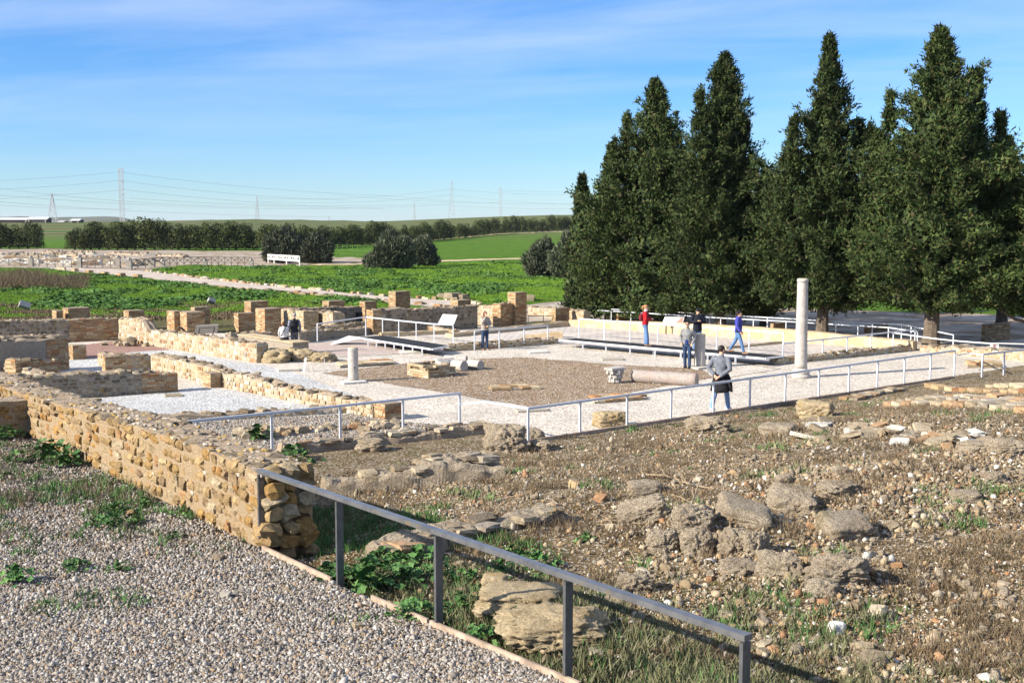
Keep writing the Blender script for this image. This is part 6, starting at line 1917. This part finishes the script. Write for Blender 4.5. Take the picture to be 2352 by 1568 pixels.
def pylon(label, u, vt, vb, wb, Y, kind='taper', arms=1):
    c = atY(u, vb, Y); c.z -= 3; H = ztop(c, vt) - c.z; s = ppm(c); W = wb / s
    t = thing('pylon', label, 'pylon', c, 0, 'lattice pylons on the horizon')
    th = max(.22, .55 / s)
    def hw(z):
        f = z / H
        if kind == 'mast': return W / 2
        return W / 2 * (1 - f) ** 1.15 + .05 * W if f < .72 else (W / 2 * .28 ** 1.15 + .05 * W) * (1 - (f - .72) / .30)
    zs = [0]
    while zs[-1] < H * .99: zs.append(zs[-1] + max(H * .045, hw(zs[-1]) * 1.3))
    zs[-1] = H
    for sx, sy in ((-1, -1), (1, -1), (1, 1), (-1, 1)):
        mb = MB()
        for a, b in zip(zs, zs[1:]): mb.bar((sx * hw(a), sy * hw(a) * .6, a), (sx * hw(b), sy * hw(b) * .6, b), th)
        mb.obj('leg', M['pylon'], t)
    mb = MB()
    for i, (a, b) in enumerate(zip(zs, zs[1:])):
        for sy in (-1, 1):
            k = 1 if i % 2 else -1
            mb.bar((-k * hw(a), sy * hw(a) * .6, a), (k * hw(b), sy * hw(b) * .6, b), th * .7)
            mb.bar((-hw(b), sy * hw(b) * .6, b), (hw(b), sy * hw(b) * .6, b), th * .7)
    o = mb.obj('bracing', M['pylon'], t); o['kind'] = 'stuff'
    for k in range(arms):
        z = H * (.90 - k * .12) if kind == 'taper' else H * (.985 - .22 * k)
        w_ = W * (.62 if kind == 'taper' else .62)
        MB().bar((-w_, 0, z), (w_, 0, z), th * 1.2).obj('crossarm', M['pylon'], t)
    return c, H
pylon('squat lattice pylon with one wide crossarm above the farm sheds', 121, 442, 503, 20, 620)
pylon('tallest mast of two slender lattice columns above the left hedge', 281, 386, 506, 9, 800, 'mast', 3)
pylon('slender tapering pylon above the middle of the hedge', 591, 449, 511, 9.5, 1000, arms=0)
pylon('tiny pylon on the horizon left of the green hill', 756, 494, 512, 4, 2000, arms=0)
pylon('small thin pylon on the hill, left of the tallest right hand pylon', 952, 462, 502, 5, 1150, arms=0)
pylon('tall pylon on the hilltop in the middle of the horizon', 1037.5, 413, 502, 14.5, 1000, arms=2)
pylon('narrow mast pylon at the right end of the row, left of the cypresses', 1150, 432, 503, 5, 950, 'mast', 2)
def wire(a, b, ya, yb, sag, k):
    pts = []
    for i in range(17):
        f = i / 16; u = a[0] + (b[0] - a[0]) * f; v = a[1] + (b[1] - a[1]) * f + sag * 4 * f * (1 - f)
        pts.append(atY(u, v, ya + (yb - ya) * f))
    c = pts[0].copy()
    tag(MB().tube([p - c for p in pts], .055 * (ya + yb) / 1800, 5).obj('power_line', M['wire'], loc=c), 'thin power cable strung across the sky between the pylons', 'power cable', 'power cables between the pylons')
for k, (a, b, ya, yb, sg) in enumerate([((-40, 416), (281, 394), 700, 800, 3), ((-40, 436), (281, 414), 700, 800, 3), ((281, 396), (880, 449), 800, 1000, 8), ((281, 415), (800, 460), 800, 1000, 8), ((281, 435), (880, 480), 800, 1000, 7), ((-40, 459), (121, 447), 600, 620, 1), ((-40, 428), (121, 447), 600, 620, 1),
        ((121, 447), (591, 475), 620, 1000, 6), ((121, 447), (281, 436), 620, 800, 2), ((-40, 445), (800, 480), 650, 1000, 10), ((-40, 460), (760, 498), 650, 1200, 8), ((-40, 468), (300, 480), 650, 900, 4), ((591, 455), (1037, 434), 1000, 1000, 10), ((591, 462), (1037, 447), 1000, 1000, 10), ((591, 472), (1037, 468), 1000, 1000, 8),
        ((1037, 434), (1330, 446), 1000, 900, 5), ((1037, 448), (1330, 470), 1000, 900, 4), ((880, 449), (1330, 468), 1000, 900, 7), ((760, 446), (1150, 466), 1000, 950, 5), ((1150, 437), (1330, 442), 950, 900, 1), ((952, 466), (1330, 480), 1150, 900, 4), ((300, 455), (952, 470), 900, 1150, 9)]):
    wire(a, b, ya, yb, sg, k)
# green mesh fence in front of the hedge
def mesh_fence():
    a, b = at(600, 576, 0), at(860, 592, 0); t = thing('wire_fence', 'thin green wire fence in front of the hedge by the olive trees', 'fence', a)
    d = b - a
    for i in range(26):
        p = d * (i / 25); MB().box((p.x, p.y, .9), (.09, .09, 1.9)).obj('post', M['darkweed'], t)
    for z in (.4, 1.0, 1.7): MB().bar(Vector((0, 0, z)), d + Vector((0, 0, z)), .03).obj('wire', M['darkweed'], t)
mesh_fence()
# ------------------------------------------------------------------ people
def m_cloth(name, c, rough=.85, fold=.012, check=None, quilt=False):
    b = NB(name, rough, .2)
    col = b.mix(b.ramp(b.noise(9, 5, .6, b.pos(False)), [(.35, 0.0), (.65, 1.0)]), tuple(x * .78 for x in c), tuple(min(1, x * 1.15) for x in c))
    if check:
        x = b.n('ShaderNodeTexChecker'); x.inputs['Scale'].default_value = 22; x.inputs['Color1'].default_value = (*c, 1); x.inputs['Color2'].default_value = (*check, 1)
        b.l(b.pos(False), x.inputs['Vector']); col = x.outputs[0]
    if quilt:
        wv = b.n('ShaderNodeTexWave', wave_type='BANDS', bands_direction='Z'); wv.inputs['Scale'].default_value = 5.5; wv.inputs['Distortion'].default_value = .6
        b.l(b.pos(False), wv.inputs['Vector']); h = wv.outputs[0]
        return b.done(col, b.bump(h, .02, .9))
    return b.done(col, b.bump(b.noise(13, 4, .55, b.pos(False), .8), fold, .9))
SKIN = m_plain('skin', (.52, .30, .20), .55, .3, 0, .06); M['skin'] = SKIN
FUSE = []
def fuse(o, voxel=.014, smooth=4, dec=.5): FUSE.append((o, voxel, smooth, dec))
def run_fuse():
    for o, vx, sm, dec in FUSE:
        m = o.modifiers.new('r', 'REMESH'); m.mode = 'VOXEL'; m.voxel_size = vx; m.use_smooth_shade = True
        if sm: s_ = o.modifiers.new('s', 'SMOOTH'); s_.iterations = sm; s_.factor = .5
        if dec < 1: d_ = o.modifiers.new('d', 'DECIMATE'); d_.ratio = dec
    dg = bpy.context.evaluated_depsgraph_get(); dg.update()
    for o, vx, sm, dec in FUSE:
        me = bpy.data.meshes.new_from_object(o.evaluated_get(dg)); mats = [m for m in o.data.materials]
        me.name = o.data.name; o.modifiers.clear(); o.data = me; me.materials.clear()
        for m in mats: me.materials.append(m)
        me.polygons.foreach_set('use_smooth', np.ones(len(me.polygons), dtype=bool))

def hand(mb, w, e, side_, curl=.5):
    d = (w - e).normalized()
    lat = d.cross(Vector((0, 0, 1)) if abs(d.z) < .8 else Vector((1, 0, 0))).normalized(); pn = d.cross(lat)
    if abs(d.z) > .8: lat, pn = Vector((0, 1, 0)), Vector((-side_, 0, 0))
    p = w + d * .05
    mb.ell(tuple(p), (.03, .035, .045), 8, 6)
    for i, L in enumerate((.068, .078, .072, .056)):
        b = w + d * .082 + lat * (.030 - .02 * i)
        k = b + d * L * .5 + pn * .004; t = k + d * L * .5 * (1 - curl) + pn * L * .5 * curl
        mb.tube([w + d * .04 + lat * (.022 - .015 * i), b, k, t], [.011, .0105, .0095, .008], 6)
    mb.tube([w + d * .02 + lat * .02, w + d * .05 + lat * .05 + pn * .01, w + d * .085 + lat * .055 + pn * .02], [.013, .0115, .009], 6)

def person(label, u, v, top_v, rz, arms, legs=(0, 0, 0, 0), z=0.0, jacket=None, jlen=.86, trouser=None, shoe=None, hair=None, hairstyle='short', shoulder=1.0, belly=1.0, head_yaw=0, head_tilt=0, extras=(), sleeve=None, flare=1.0, bulk=1.0, hgt=None, lean=0.0, eyes=False):
    c = at(u, v, z); H = ztop(c, top_v) - z
    if hgt: H = hgt
    k = H / 1.75
    t = thing('person', label, 'person', c, rz, None)
    def P(name, mb, m, smooth=True, **kw):
        mb.V = [tuple(np.array(p) * k) for p in mb.V]; return mb.obj(name, m, t, smooth, **kw)
    # legs
    aL, bL, aR, bR = [rad(x) for x in legs]
    J = {}
    for s_, a, b in ((-1, aL, bL), (1, aR, bR)):
        hip = Vector((s_ * .088, 0, .92)); kn = hip + Vector((s_ * .012, math.sin(a), -math.cos(a))) * .43; an = kn + Vector((0, math.sin(a - b), -math.cos(a - b))) * .41
        J[s_] = [hip, kn, an]
    dz = .085 - min(J[-1][2].z, J[1][2].z)
    for s_ in J: J[s_] = [p + Vector((0, 0, dz)) for p in J[s_]]
    up = Vector((0, 0, dz))
    def Ln(z_): return lean * max(0, z_ - .92)
    A = {}
    for s_ in (-1, 1):
        e, w_ = arms[0 if s_ < 0 else 1]
        sh = Vector((s_ * .175 * shoulder, Ln(1.42), 1.415)); A[s_] = [sh + up, Vector(e) + up + Vector((0, Ln(e[2]), 0)), Vector(w_) + up + Vector((0, Ln(w_[2]), 0))]
    hc = Vector((0, .025 + Ln(1.62) + .05 * head_tilt, 1.632 - .02 * head_tilt)) + up
    def torso(mb, g, z0, z1, fl=1.0):
        R_ = []
        for z_, rx, ry, cy_ in ((.80, .150, .105, -.01), (.90, .165, .118, -.012), (1.0, .152, .112, -.004), (1.10, .145, .105 * belly, .01), (1.22, .160, .115 * belly, .008), (1.32, .172, .118, 0), (1.40, .160 * shoulder, .100, -.01), (1.455, .095, .075, -.012), (1.49, .062, .060, -.005)):
            if z0 - .001 <= z_ <= z1 + .001:
                f = 1 + (fl - 1) * max(0, (1.08 - z_) / .25)
                R_.append((0, cy_ + Ln(z_), z_ + dz, (rx + g) * f, (ry + g) * f))
        mb.rings(R_, 18)
    # body: one continuous skin
    mb = MB(); torso(mb, 0, .8, 1.49)
    for s_ in (-1, 1):
        h_, kn, an = J[s_]
        mb.tube([h_ + Vector((0, 0, .05)), h_, h_.lerp(kn, .5), kn, kn.lerp(an, .35), an, an - Vector((0, 0, .05))], [.075, .082, .068, .052, .052, .036, .036], 10)
        mb.ell(tuple(an + Vector((0, .055, -.045))), (.040, .115, .036), 10, 6)
        sh, e, w_ = A[s_]
        mb.ell(tuple(sh), (.062, .06, .06), 10, 6)
        mb.tube([sh + Vector((-s_ * .05, 0, .02)), sh, sh.lerp(e, .5), e, e.lerp(w_, .35), w_, w_ + (w_ - e).normalized() * .03], [.05, .052, .046, .040, .039, .028, .026], 10)
        hand(mb, w_, e, s_)
    mb.tube([Vector((0, -.01 + Ln(1.44), 1.42)) + up, hc + Vector((0, -.025, -.06))], [.062, .056], 10)
    cy_, sy_ = math.cos(head_yaw), math.sin(head_yaw)
    def HD(x, y, z_): return Vector((hc.x + x * cy_ - y * sy_, hc.y + x * sy_ + y * cy_, hc.z + z_ - head_tilt * y * .5))
    mb.ell(tuple(HD(0, -.008, .022)), (.074, .094, .095), 14, 10, head_yaw)
    mb.ell(tuple(HD(0, .030, -.050)), (.055, .060, .068), 12, 8, head_yaw)
    mb.tube([HD(0, .085, .028), HD(0, .108, -.012), HD(0, .092, -.022)], [.008, .016, .012], 6)
    for s_ in (-1, 1): mb.ell(tuple(HD(s_ * .076, -.005, -.002)), (.012, .022, .032), 8, 6, head_yaw)
    o = P('body', mb, M['skin']); fuse(o, .0115 * k, 2, .6)
    if eyes:
        for s_ in (-1, 1):
            mb = MB().ell(tuple(HD(s_ * .031, .082, .022)), (.012, .008, .008), 8, 6); P('eye', mb, M['black'])
        mb = MB().ell(tuple(HD(0, .086, -.056)), (.022, .008, .006), 8, 6); P('mouth', mb, M['lips'])
    # clothes
    if trouser:
        mb = MB(); torso(mb, .014, .8, 1.0)
        for s_ in (-1, 1):
            h_, kn, an = J[s_]
            mb.tube([h_ + Vector((0, 0, .06)), h_, h_.lerp(kn, .5), kn, kn.lerp(an, .5), an + Vector((0, 0, -.02))], [.085, .098, .086, .070 * flare ** .3, .064 * flare, .060 * flare], 12)
        fuse(P('trousers', mb, trouser), .014 * k, 3, .5)
    if jacket:
        mb = MB(); torso(mb, .024 * bulk, jlen, 1.455)
        sl_ = sleeve or jacket
        same = sl_ is jacket
        ms = mb if same else MB()
        for s_ in (-1, 1):
            sh, e, w_ = A[s_]
            mb.ell(tuple(sh + Vector((-s_ * .01, 0, -.01))), (.075 * bulk, .07 * bulk, .07), 10, 6)
            ms.tube([sh + Vector((-s_ * .04, 0, 0)), sh, sh.lerp(e, .5), e, e.lerp(w_, .5), w_ + (e - w_).normalized() * .01], [x * bulk for x in (.062, .068, .062, .056, .050, .043)], 12)
        mb.rings([(0, -.012 + Ln(1.45), 1.43 + dz, .085, .08), (0, -.006 + Ln(1.5), 1.515 + dz, .072, .072)], 14)
        fuse(P('jacket', mb, jacket), .015 * k, 3, .5)
        if not same: fuse(P('sleeves', ms, sl_), .014 * k, 3, .5)
    if shoe:
        for s_ in (-1, 1):
            an = J[s_][2]; mb = MB(); mb.ell(tuple(an + Vector((0, .06, -.045))), (.050, .135, .045), 12, 8); mb.tube([an + Vector((0, 0, -.05)), an + Vector((0, 0, .02))], [.05, .048], 10)
            mb.box(tuple(an + Vector((0, .06, -.075))), (.085, .25, .022))
            fuse(P('shoe', mb, shoe), .012 * k, 2, .6)
    if hair:
        mb = MB(); mb.ell(tuple(HD(0, -.020, .034)), (.083, .098, .096), 14, 10, head_yaw)
        if hairstyle == 'bob':
            mb.ell(tuple(HD(0, -.045, -.02)), (.092, .075, .10), 12, 8, head_yaw)
            for s_ in (-1, 1): mb.ell(tuple(HD(s_ * .07, -.01, -.02)), (.03, .05, .085), 10, 6, head_yaw)
        elif hairstyle == 'curly':
            r = random.Random(3)
            for i in range(34):
                a = r.uniform(0, 6.3); z_ = r.uniform(-.09, .13)
                x_, y_ = .085 * math.cos(a), -.035 + .095 * math.sin(a)
                if y_ > .03 and z_ < .06: continue
                mb.ell(tuple(HD(x_, y_, z_)), (.036, .036, .036), 8, 6)
        elif hairstyle == 'pony':
            mb.tube([HD(0, -.09, .06), HD(0, -.145, .05), HD(0, -.165, -.03), HD(0, -.15, -.12)], [.03, .042, .036, .012], 8)
        fuse(P('hair', mb, hair), .011 * k, 2, .6)
    for ex in extras: ex(P, up, A, J, HD, Ln)
    return t
M['lips'] = m_plain('lips', (.30, .11, .09), .5, .3)
CL = lambda n, c, **kw: m_cloth(n, c, **kw)
c_jean = CL('blue_denim', (.10, .19, .36)); c_ljean = CL('light_denim', (.17, .29, .48)); c_djean = CL('dark_denim', (.035, .06, .12))
c_slate = CL('slate_cloth', (.14, .15, .175)); c_black = CL('black_cloth', (.012, .012, .014)); c_grey = CL('grey_fleece', (.20, .20, .20)); c_navy = CL('navy_cloth', (.012, .014, .022))
c_red = CL('red_quilt', (.42, .012, .02), rough=.45, quilt=True); c_blue = CL('blue_quilt', (.055, .06, .33), rough=.45, quilt=True)
c_white = CL('white_knit', (.68, .66, .64)); c_beige = CL('beige_quilt', (.40, .35, .30), rough=.5, quilt=True); c_check = CL('checked_shirt', (.04, .05, .09), check=(.38, .38, .42))
c_shirt = CL('blue_shirt', (.025, .045, .16)); c_gtr = CL('grey_trousers', (.13, .13, .145)); c_flow = CL('dark_patterned_trousers', (.06, .06, .06)); c_scarf = CL('pale_scarf', (.5, .48, .46))
h_dark = m_plain('dark_hair', (.022, .015, .012), .6, .3); h_brown = m_plain('auburn_hair', (.16, .055, .025), .6, .3); h_blond = m_plain('light_brown_hair', (.34, .17, .07), .6, .3); h_grey = m_plain('grey_hair', (.28, .27, .26), .7, .2)
s_white = m_plain('white_shoe', (.62, .62, .64), .6, .3); s_black = m_plain('black_shoe', (.02, .02, .02), .5, .3); s_tan = m_plain('tan_shoe', (.26, .16, .10), .7, .2)
RELAX = ((-.25, -.02, 1.14), (-.25, .07, .90)), ((.25, -.02, 1.14), (.25, .07, .90))
POCK = ((-.27, -.09, 1.16), (-.20, .07, .95)), ((.27, -.09, 1.16), (.20, .07, .95))
BACK = ((-.30, -.12, 1.16), (-.075, -.215, .985)), ((.30, -.12, 1.16), (.06, -.225, .965))

def tied_jacket(P, up, A, J, HD, Ln):
    mb = MB(); n = 20; R_ = []
    for i, (z_, rx, ry, cy_) in enumerate(((1.02, .178, .14, -.01), (.92, .20, .16, -.02), (.80, .225, .18, -.03), (.66, .255, .195, -.045), (.58, .27, .20, -.05))):
        R_.append((0, cy_, z_ + up.z, rx, ry))
    mb.rings(R_, n)
    mb.V = [(x, min(y, .07), z_ + (.05 * math.sin(i * 1.9) if z_ - up.z < .6 else 0)) for i, (x, y, z_) in enumerate(mb.V)]
    fuse(P('tied_jacket', mb, c_black), .016, 3, .6)
    mb = MB().tube([Vector((.15, .05, 1.0)) + up, Vector((.27, -.04, .80)) + up, Vector((.34, -.08, .58)) + up], [.05, .06, .035], 8)
    P('sleeve', mb, c_black)
person('man walking away with hands clasped behind him, a black jacket tied round his waist', 1655, 944, 790, -.62, BACK, legs=(-22, 6, 20, 4), jacket=c_slate, jlen=.9, trouser=c_ljean, shoe=s_white, hair=h_dark, extras=(tied_jacket,), belly=1.12, shoulder=1.12, head_yaw=-.45, bulk=1.15)

def shirt_glasses(P, up, A, J, HD, Ln):
    mb = MB(); mb.rings([(0, .062, .90 + up.z, .10, .085), (0, .082, 1.1 + up.z, .085, .075), (0, .085, 1.25 + up.z, .075, .07), (0, .055, 1.42 + up.z, .05, .05)], 14)
    fuse(P('shirt', mb, c_shirt), .014, 2, .6)
    mb = MB()
    for s_ in (-1, 1): mb.box(tuple(HD(s_ * .034, .094, .022)), (.052, .01, .03))
    mb.box(tuple(HD(0, .096, .026)), (.03, .008, .008)); P('glasses', mb, M['black'], False)
person('man in grey jacket and blue shirt with hands in pockets, left of the short column', 1578, 846, 738, PI - .35, POCK, legs=(5, 4, -4, 4), jacket=c_grey, jlen=.9, trouser=c_djean, shoe=s_black, hair=h_dark, extras=(shirt_glasses,), belly=1.15, bulk=1.1, head_yaw=.0, eyes=True)

def cap_phone(P, up, A, J, HD, Ln):
    mb = MB(); mb.ell(tuple(HD(0, -.012, .045)), (.090, .108, .088), 14, 8); mb.ell(tuple(HD(0, .10, .045)), (.062, .06, .010), 10, 6); fuse(P('cap', mb, c_navy), .012, 2, .6)
    mb = MB().box((0.0, .34, 1.27 + up.z), (.07, .02, .13)); P('phone', mb, M['black'], False)
person('man in navy coat and cap looking down, half hidden behind the short column', 1601, 806, 708, PI + .1, (((-.28, .04, 1.17), (-.06, .26, 1.24)), ((.28, .04, 1.17), (.05, .27, 1.25))), legs=(4, 2, -4, 4), z=.34, jacket=c_navy, jlen=.8, trouser=c_jean, shoe=s_black, hair=h_dark, extras=(cap_phone,), belly=1.1, shoulder=1.12, bulk=1.35, head_tilt=.5, eyes=True)

def red_bits(P, up, A, J, HD, Ln):
    mb = MB(); mb.rings([(0, -.17, 1.06 + up.z, .11, .06), (0, -.20, 1.14 + up.z, .135, .085), (0, -.195, 1.28 + up.z, .13, .08), (0, -.17, 1.38 + up.z, .09, .05)], 14); fuse(P('backpack', mb, CL('dark_red_bag', (.16, .02, .03))), .014, 2, .6)
    mb = MB()
    for s_ in (-1, 1): mb.tube([Vector((s_ * .09, -.13, 1.38)) + up, Vector((s_ * .10, .0, 1.475)) + up, Vector((s_ * .11, .14, 1.36)) + up, Vector((s_ * .12, .10, 1.18)) + up, Vector((s_ * .12, -.12, 1.10)) + up], [.018] * 5, 6)
    P('strap', mb, M['black'])
    mb = MB(); mb.rings([(0, .01, 1.46 + up.z, .09, .085), (0, .012, 1.50 + up.z, .10, .095), (0, .014, 1.54 + up.z, .085, .082)], 14); fuse(P('scarf', mb, c_scarf), .014, 2, .6)
person('woman in a red quilted jacket with a ponytail and backpack standing on the black walkway', 1482, 794, 700, -PI / 2 - .12, (((-.25, .02, 1.15), (-.12, .24, 1.16)), ((.25, .02, 1.15), (.10, .24, 1.14))), legs=(3, 3, 9, 6), z=.34, jacket=c_red, jlen=.9, trouser=c_jean, shoe=s_tan, hair=h_blond, hairstyle='pony', extras=(red_bits,), flare=1.25, shoulder=.92, bulk=1.15, eyes=True)

def blue_bits(P, up, A, J, HD, Ln):
    mb = MB().rings([(0, .105, 1.0 + up.z, .055, .05), (0, .115, 1.2 + up.z, .05, .05), (0, .07, 1.43 + up.z, .05, .045)], 12); fuse(P('top', mb, c_gtr), .013, 2, .6)
    mb = MB().rings([(.0, .0, 1.42 + up.z, .105, .10), (0, -.01, 1.50 + up.z, .10, .098), (0, -.02, 1.53 + up.z, .085, .085)], 14); fuse(P('collar', mb, c_blue), .014, 2, .6)
    mb = MB().box((.19, .03, .98 + up.z), (.05, .12, .14)); P('black_pouch', mb, c_black, False)
person('woman in purple blue quilted jacket with dark curly hair striding on the walkway', 1695, 811, 712, -PI / 2 - .45, (((-.26, -.06, 1.15), (-.24, .05, .92)), ((.25, .02, 1.15), (.23, .14, .93))), legs=(-20, 14, 20, 4), z=.34, jacket=c_blue, jlen=.9, trouser=c_jean, shoe=s_tan, hair=h_dark, hairstyle='curly', extras=(blue_bits,), shoulder=.95, bulk=1.35, eyes=True)

def phone_bits(P, up, A, J, HD, Ln):
    mb = MB().rings([(.05, .19, 1.00 + up.z, .09, .05), (.05, .20, 1.10 + up.z, .10, .055), (.05, .19, 1.17 + up.z, .07, .04)], 12); fuse(P('handbag', mb, CL('brown_bag', (.16, .11, .07))), .013, 2, .6)
    mb = MB().tube([Vector((.06, .17, 1.15)) + up, Vector((.0, .13, 1.3)) + up, Vector((-.11, .03, 1.46)) + up, Vector((-.12, -.10, 1.38)) + up], [.012] * 4, 6); P('bag_strap', mb, c_black)
    mb = MB().rings([(0, .02, 1.46 + up.z, .085, .08), (0, .03, 1.52 + up.z, .085, .08)], 12); fuse(P('scarf', mb, c_black), .013, 2, .6)
person('woman in a beige jacket raising one hand to her face by the rough kerb', 1114, 804, 715, PI + .55, (((-.26, .06, 1.17), (-.02, .23, 1.10)), ((.24, .16, 1.22), (.07, .17, 1.50))), legs=(2, 2, -4, 4), jacket=c_beige, jlen=.86, trouser=c_djean, shoe=s_tan, hair=h_brown, hairstyle='bob', extras=(phone_bits,), shoulder=.92, bulk=1.15, eyes=True)

def vest_bits(P, up, A, J, HD, Ln):
    mb = MB().tube([Vector((.27, .05, .86)) + up, Vector((.28, .07, .62)) + up], [.012, .012], 6); P('stick', mb, M['whitepaint'])
    mb = MB()
    for s_ in (-1, 1): mb.bar(HD(s_ * .075, .085, .025), HD(s_ * .08, -.01, .03), .008)
    mb.box(tuple(HD(0, .092, .022)), (.13, .01, .03)); P('glasses', mb, M['black'], False)
person('grey haired man in dark vest and checked sleeves beside the woman in white', 677, 810, 719, .42, RELAX, legs=(-3, 3, 4, 4), jacket=CL('dark_vest', (.022, .024, .03), quilt=True, rough=.5), sleeve=c_check, jlen=.9, trouser=c_gtr, shoe=s_black, hair=h_grey, extras=(vest_bits,), belly=1.15, shoulder=1.05, bulk=1.1, head_yaw=.5)

def white_bits(P, up, A, J, HD, Ln):
    mb = MB().tube([Vector((.13, -.06, 1.45)) + up, Vector((.05, -.155, 1.3)) + up, Vector((-.05, -.16, 1.12)) + up, Vector((-.17, -.10, .98)) + up], [.02] * 4, 6); P('bag_strap', mb, c_black)
    mb = MB().ell((.23, .02, .80 + up.z), (.07, .13, .11), 12, 8); P('black_bag', mb, c_black)
person('woman in white top and wide dark trousers with a black bag strap', 652, 812, 739, .15, (((-.25, .0, 1.14), (-.22, .10, .92)), ((.25, .02, 1.14), (.24, .10, .92))), legs=(-4, 4, 6, 4), jacket=c_white, jlen=.9, trouser=c_flow, shoe=s_black, hair=h_brown, hairstyle='bob', extras=(white_bits,), shoulder=.92, flare=1.75, bulk=1.0)
run_fuse()
# ------------------------------------------------------------------ air
def haze():
    m = bpy.data.materials.new('haze'); m.use_nodes = True; t = m.node_tree
    for n in list(t.nodes):
        if n.type == 'BSDF_PRINCIPLED': t.nodes.remove(n)
    out = [n for n in t.nodes if n.type == 'OUTPUT_MATERIAL'][0]
    v = t.nodes.new('ShaderNodeVolumePrincipled')
    v.inputs['Color'].default_value = (.78, .87, 1.0, 1); v.inputs['Density'].default_value = .00005; v.inputs['Anisotropy'].default_value = .2
    t.links.new(v.outputs[0], out.inputs['Volume'])
    o = MB().box((0, 0, 40), (12400 * 1.6, 12400 * 1.6, 86)).obj('haze', m); o['kind'] = 'stuff'
haze()
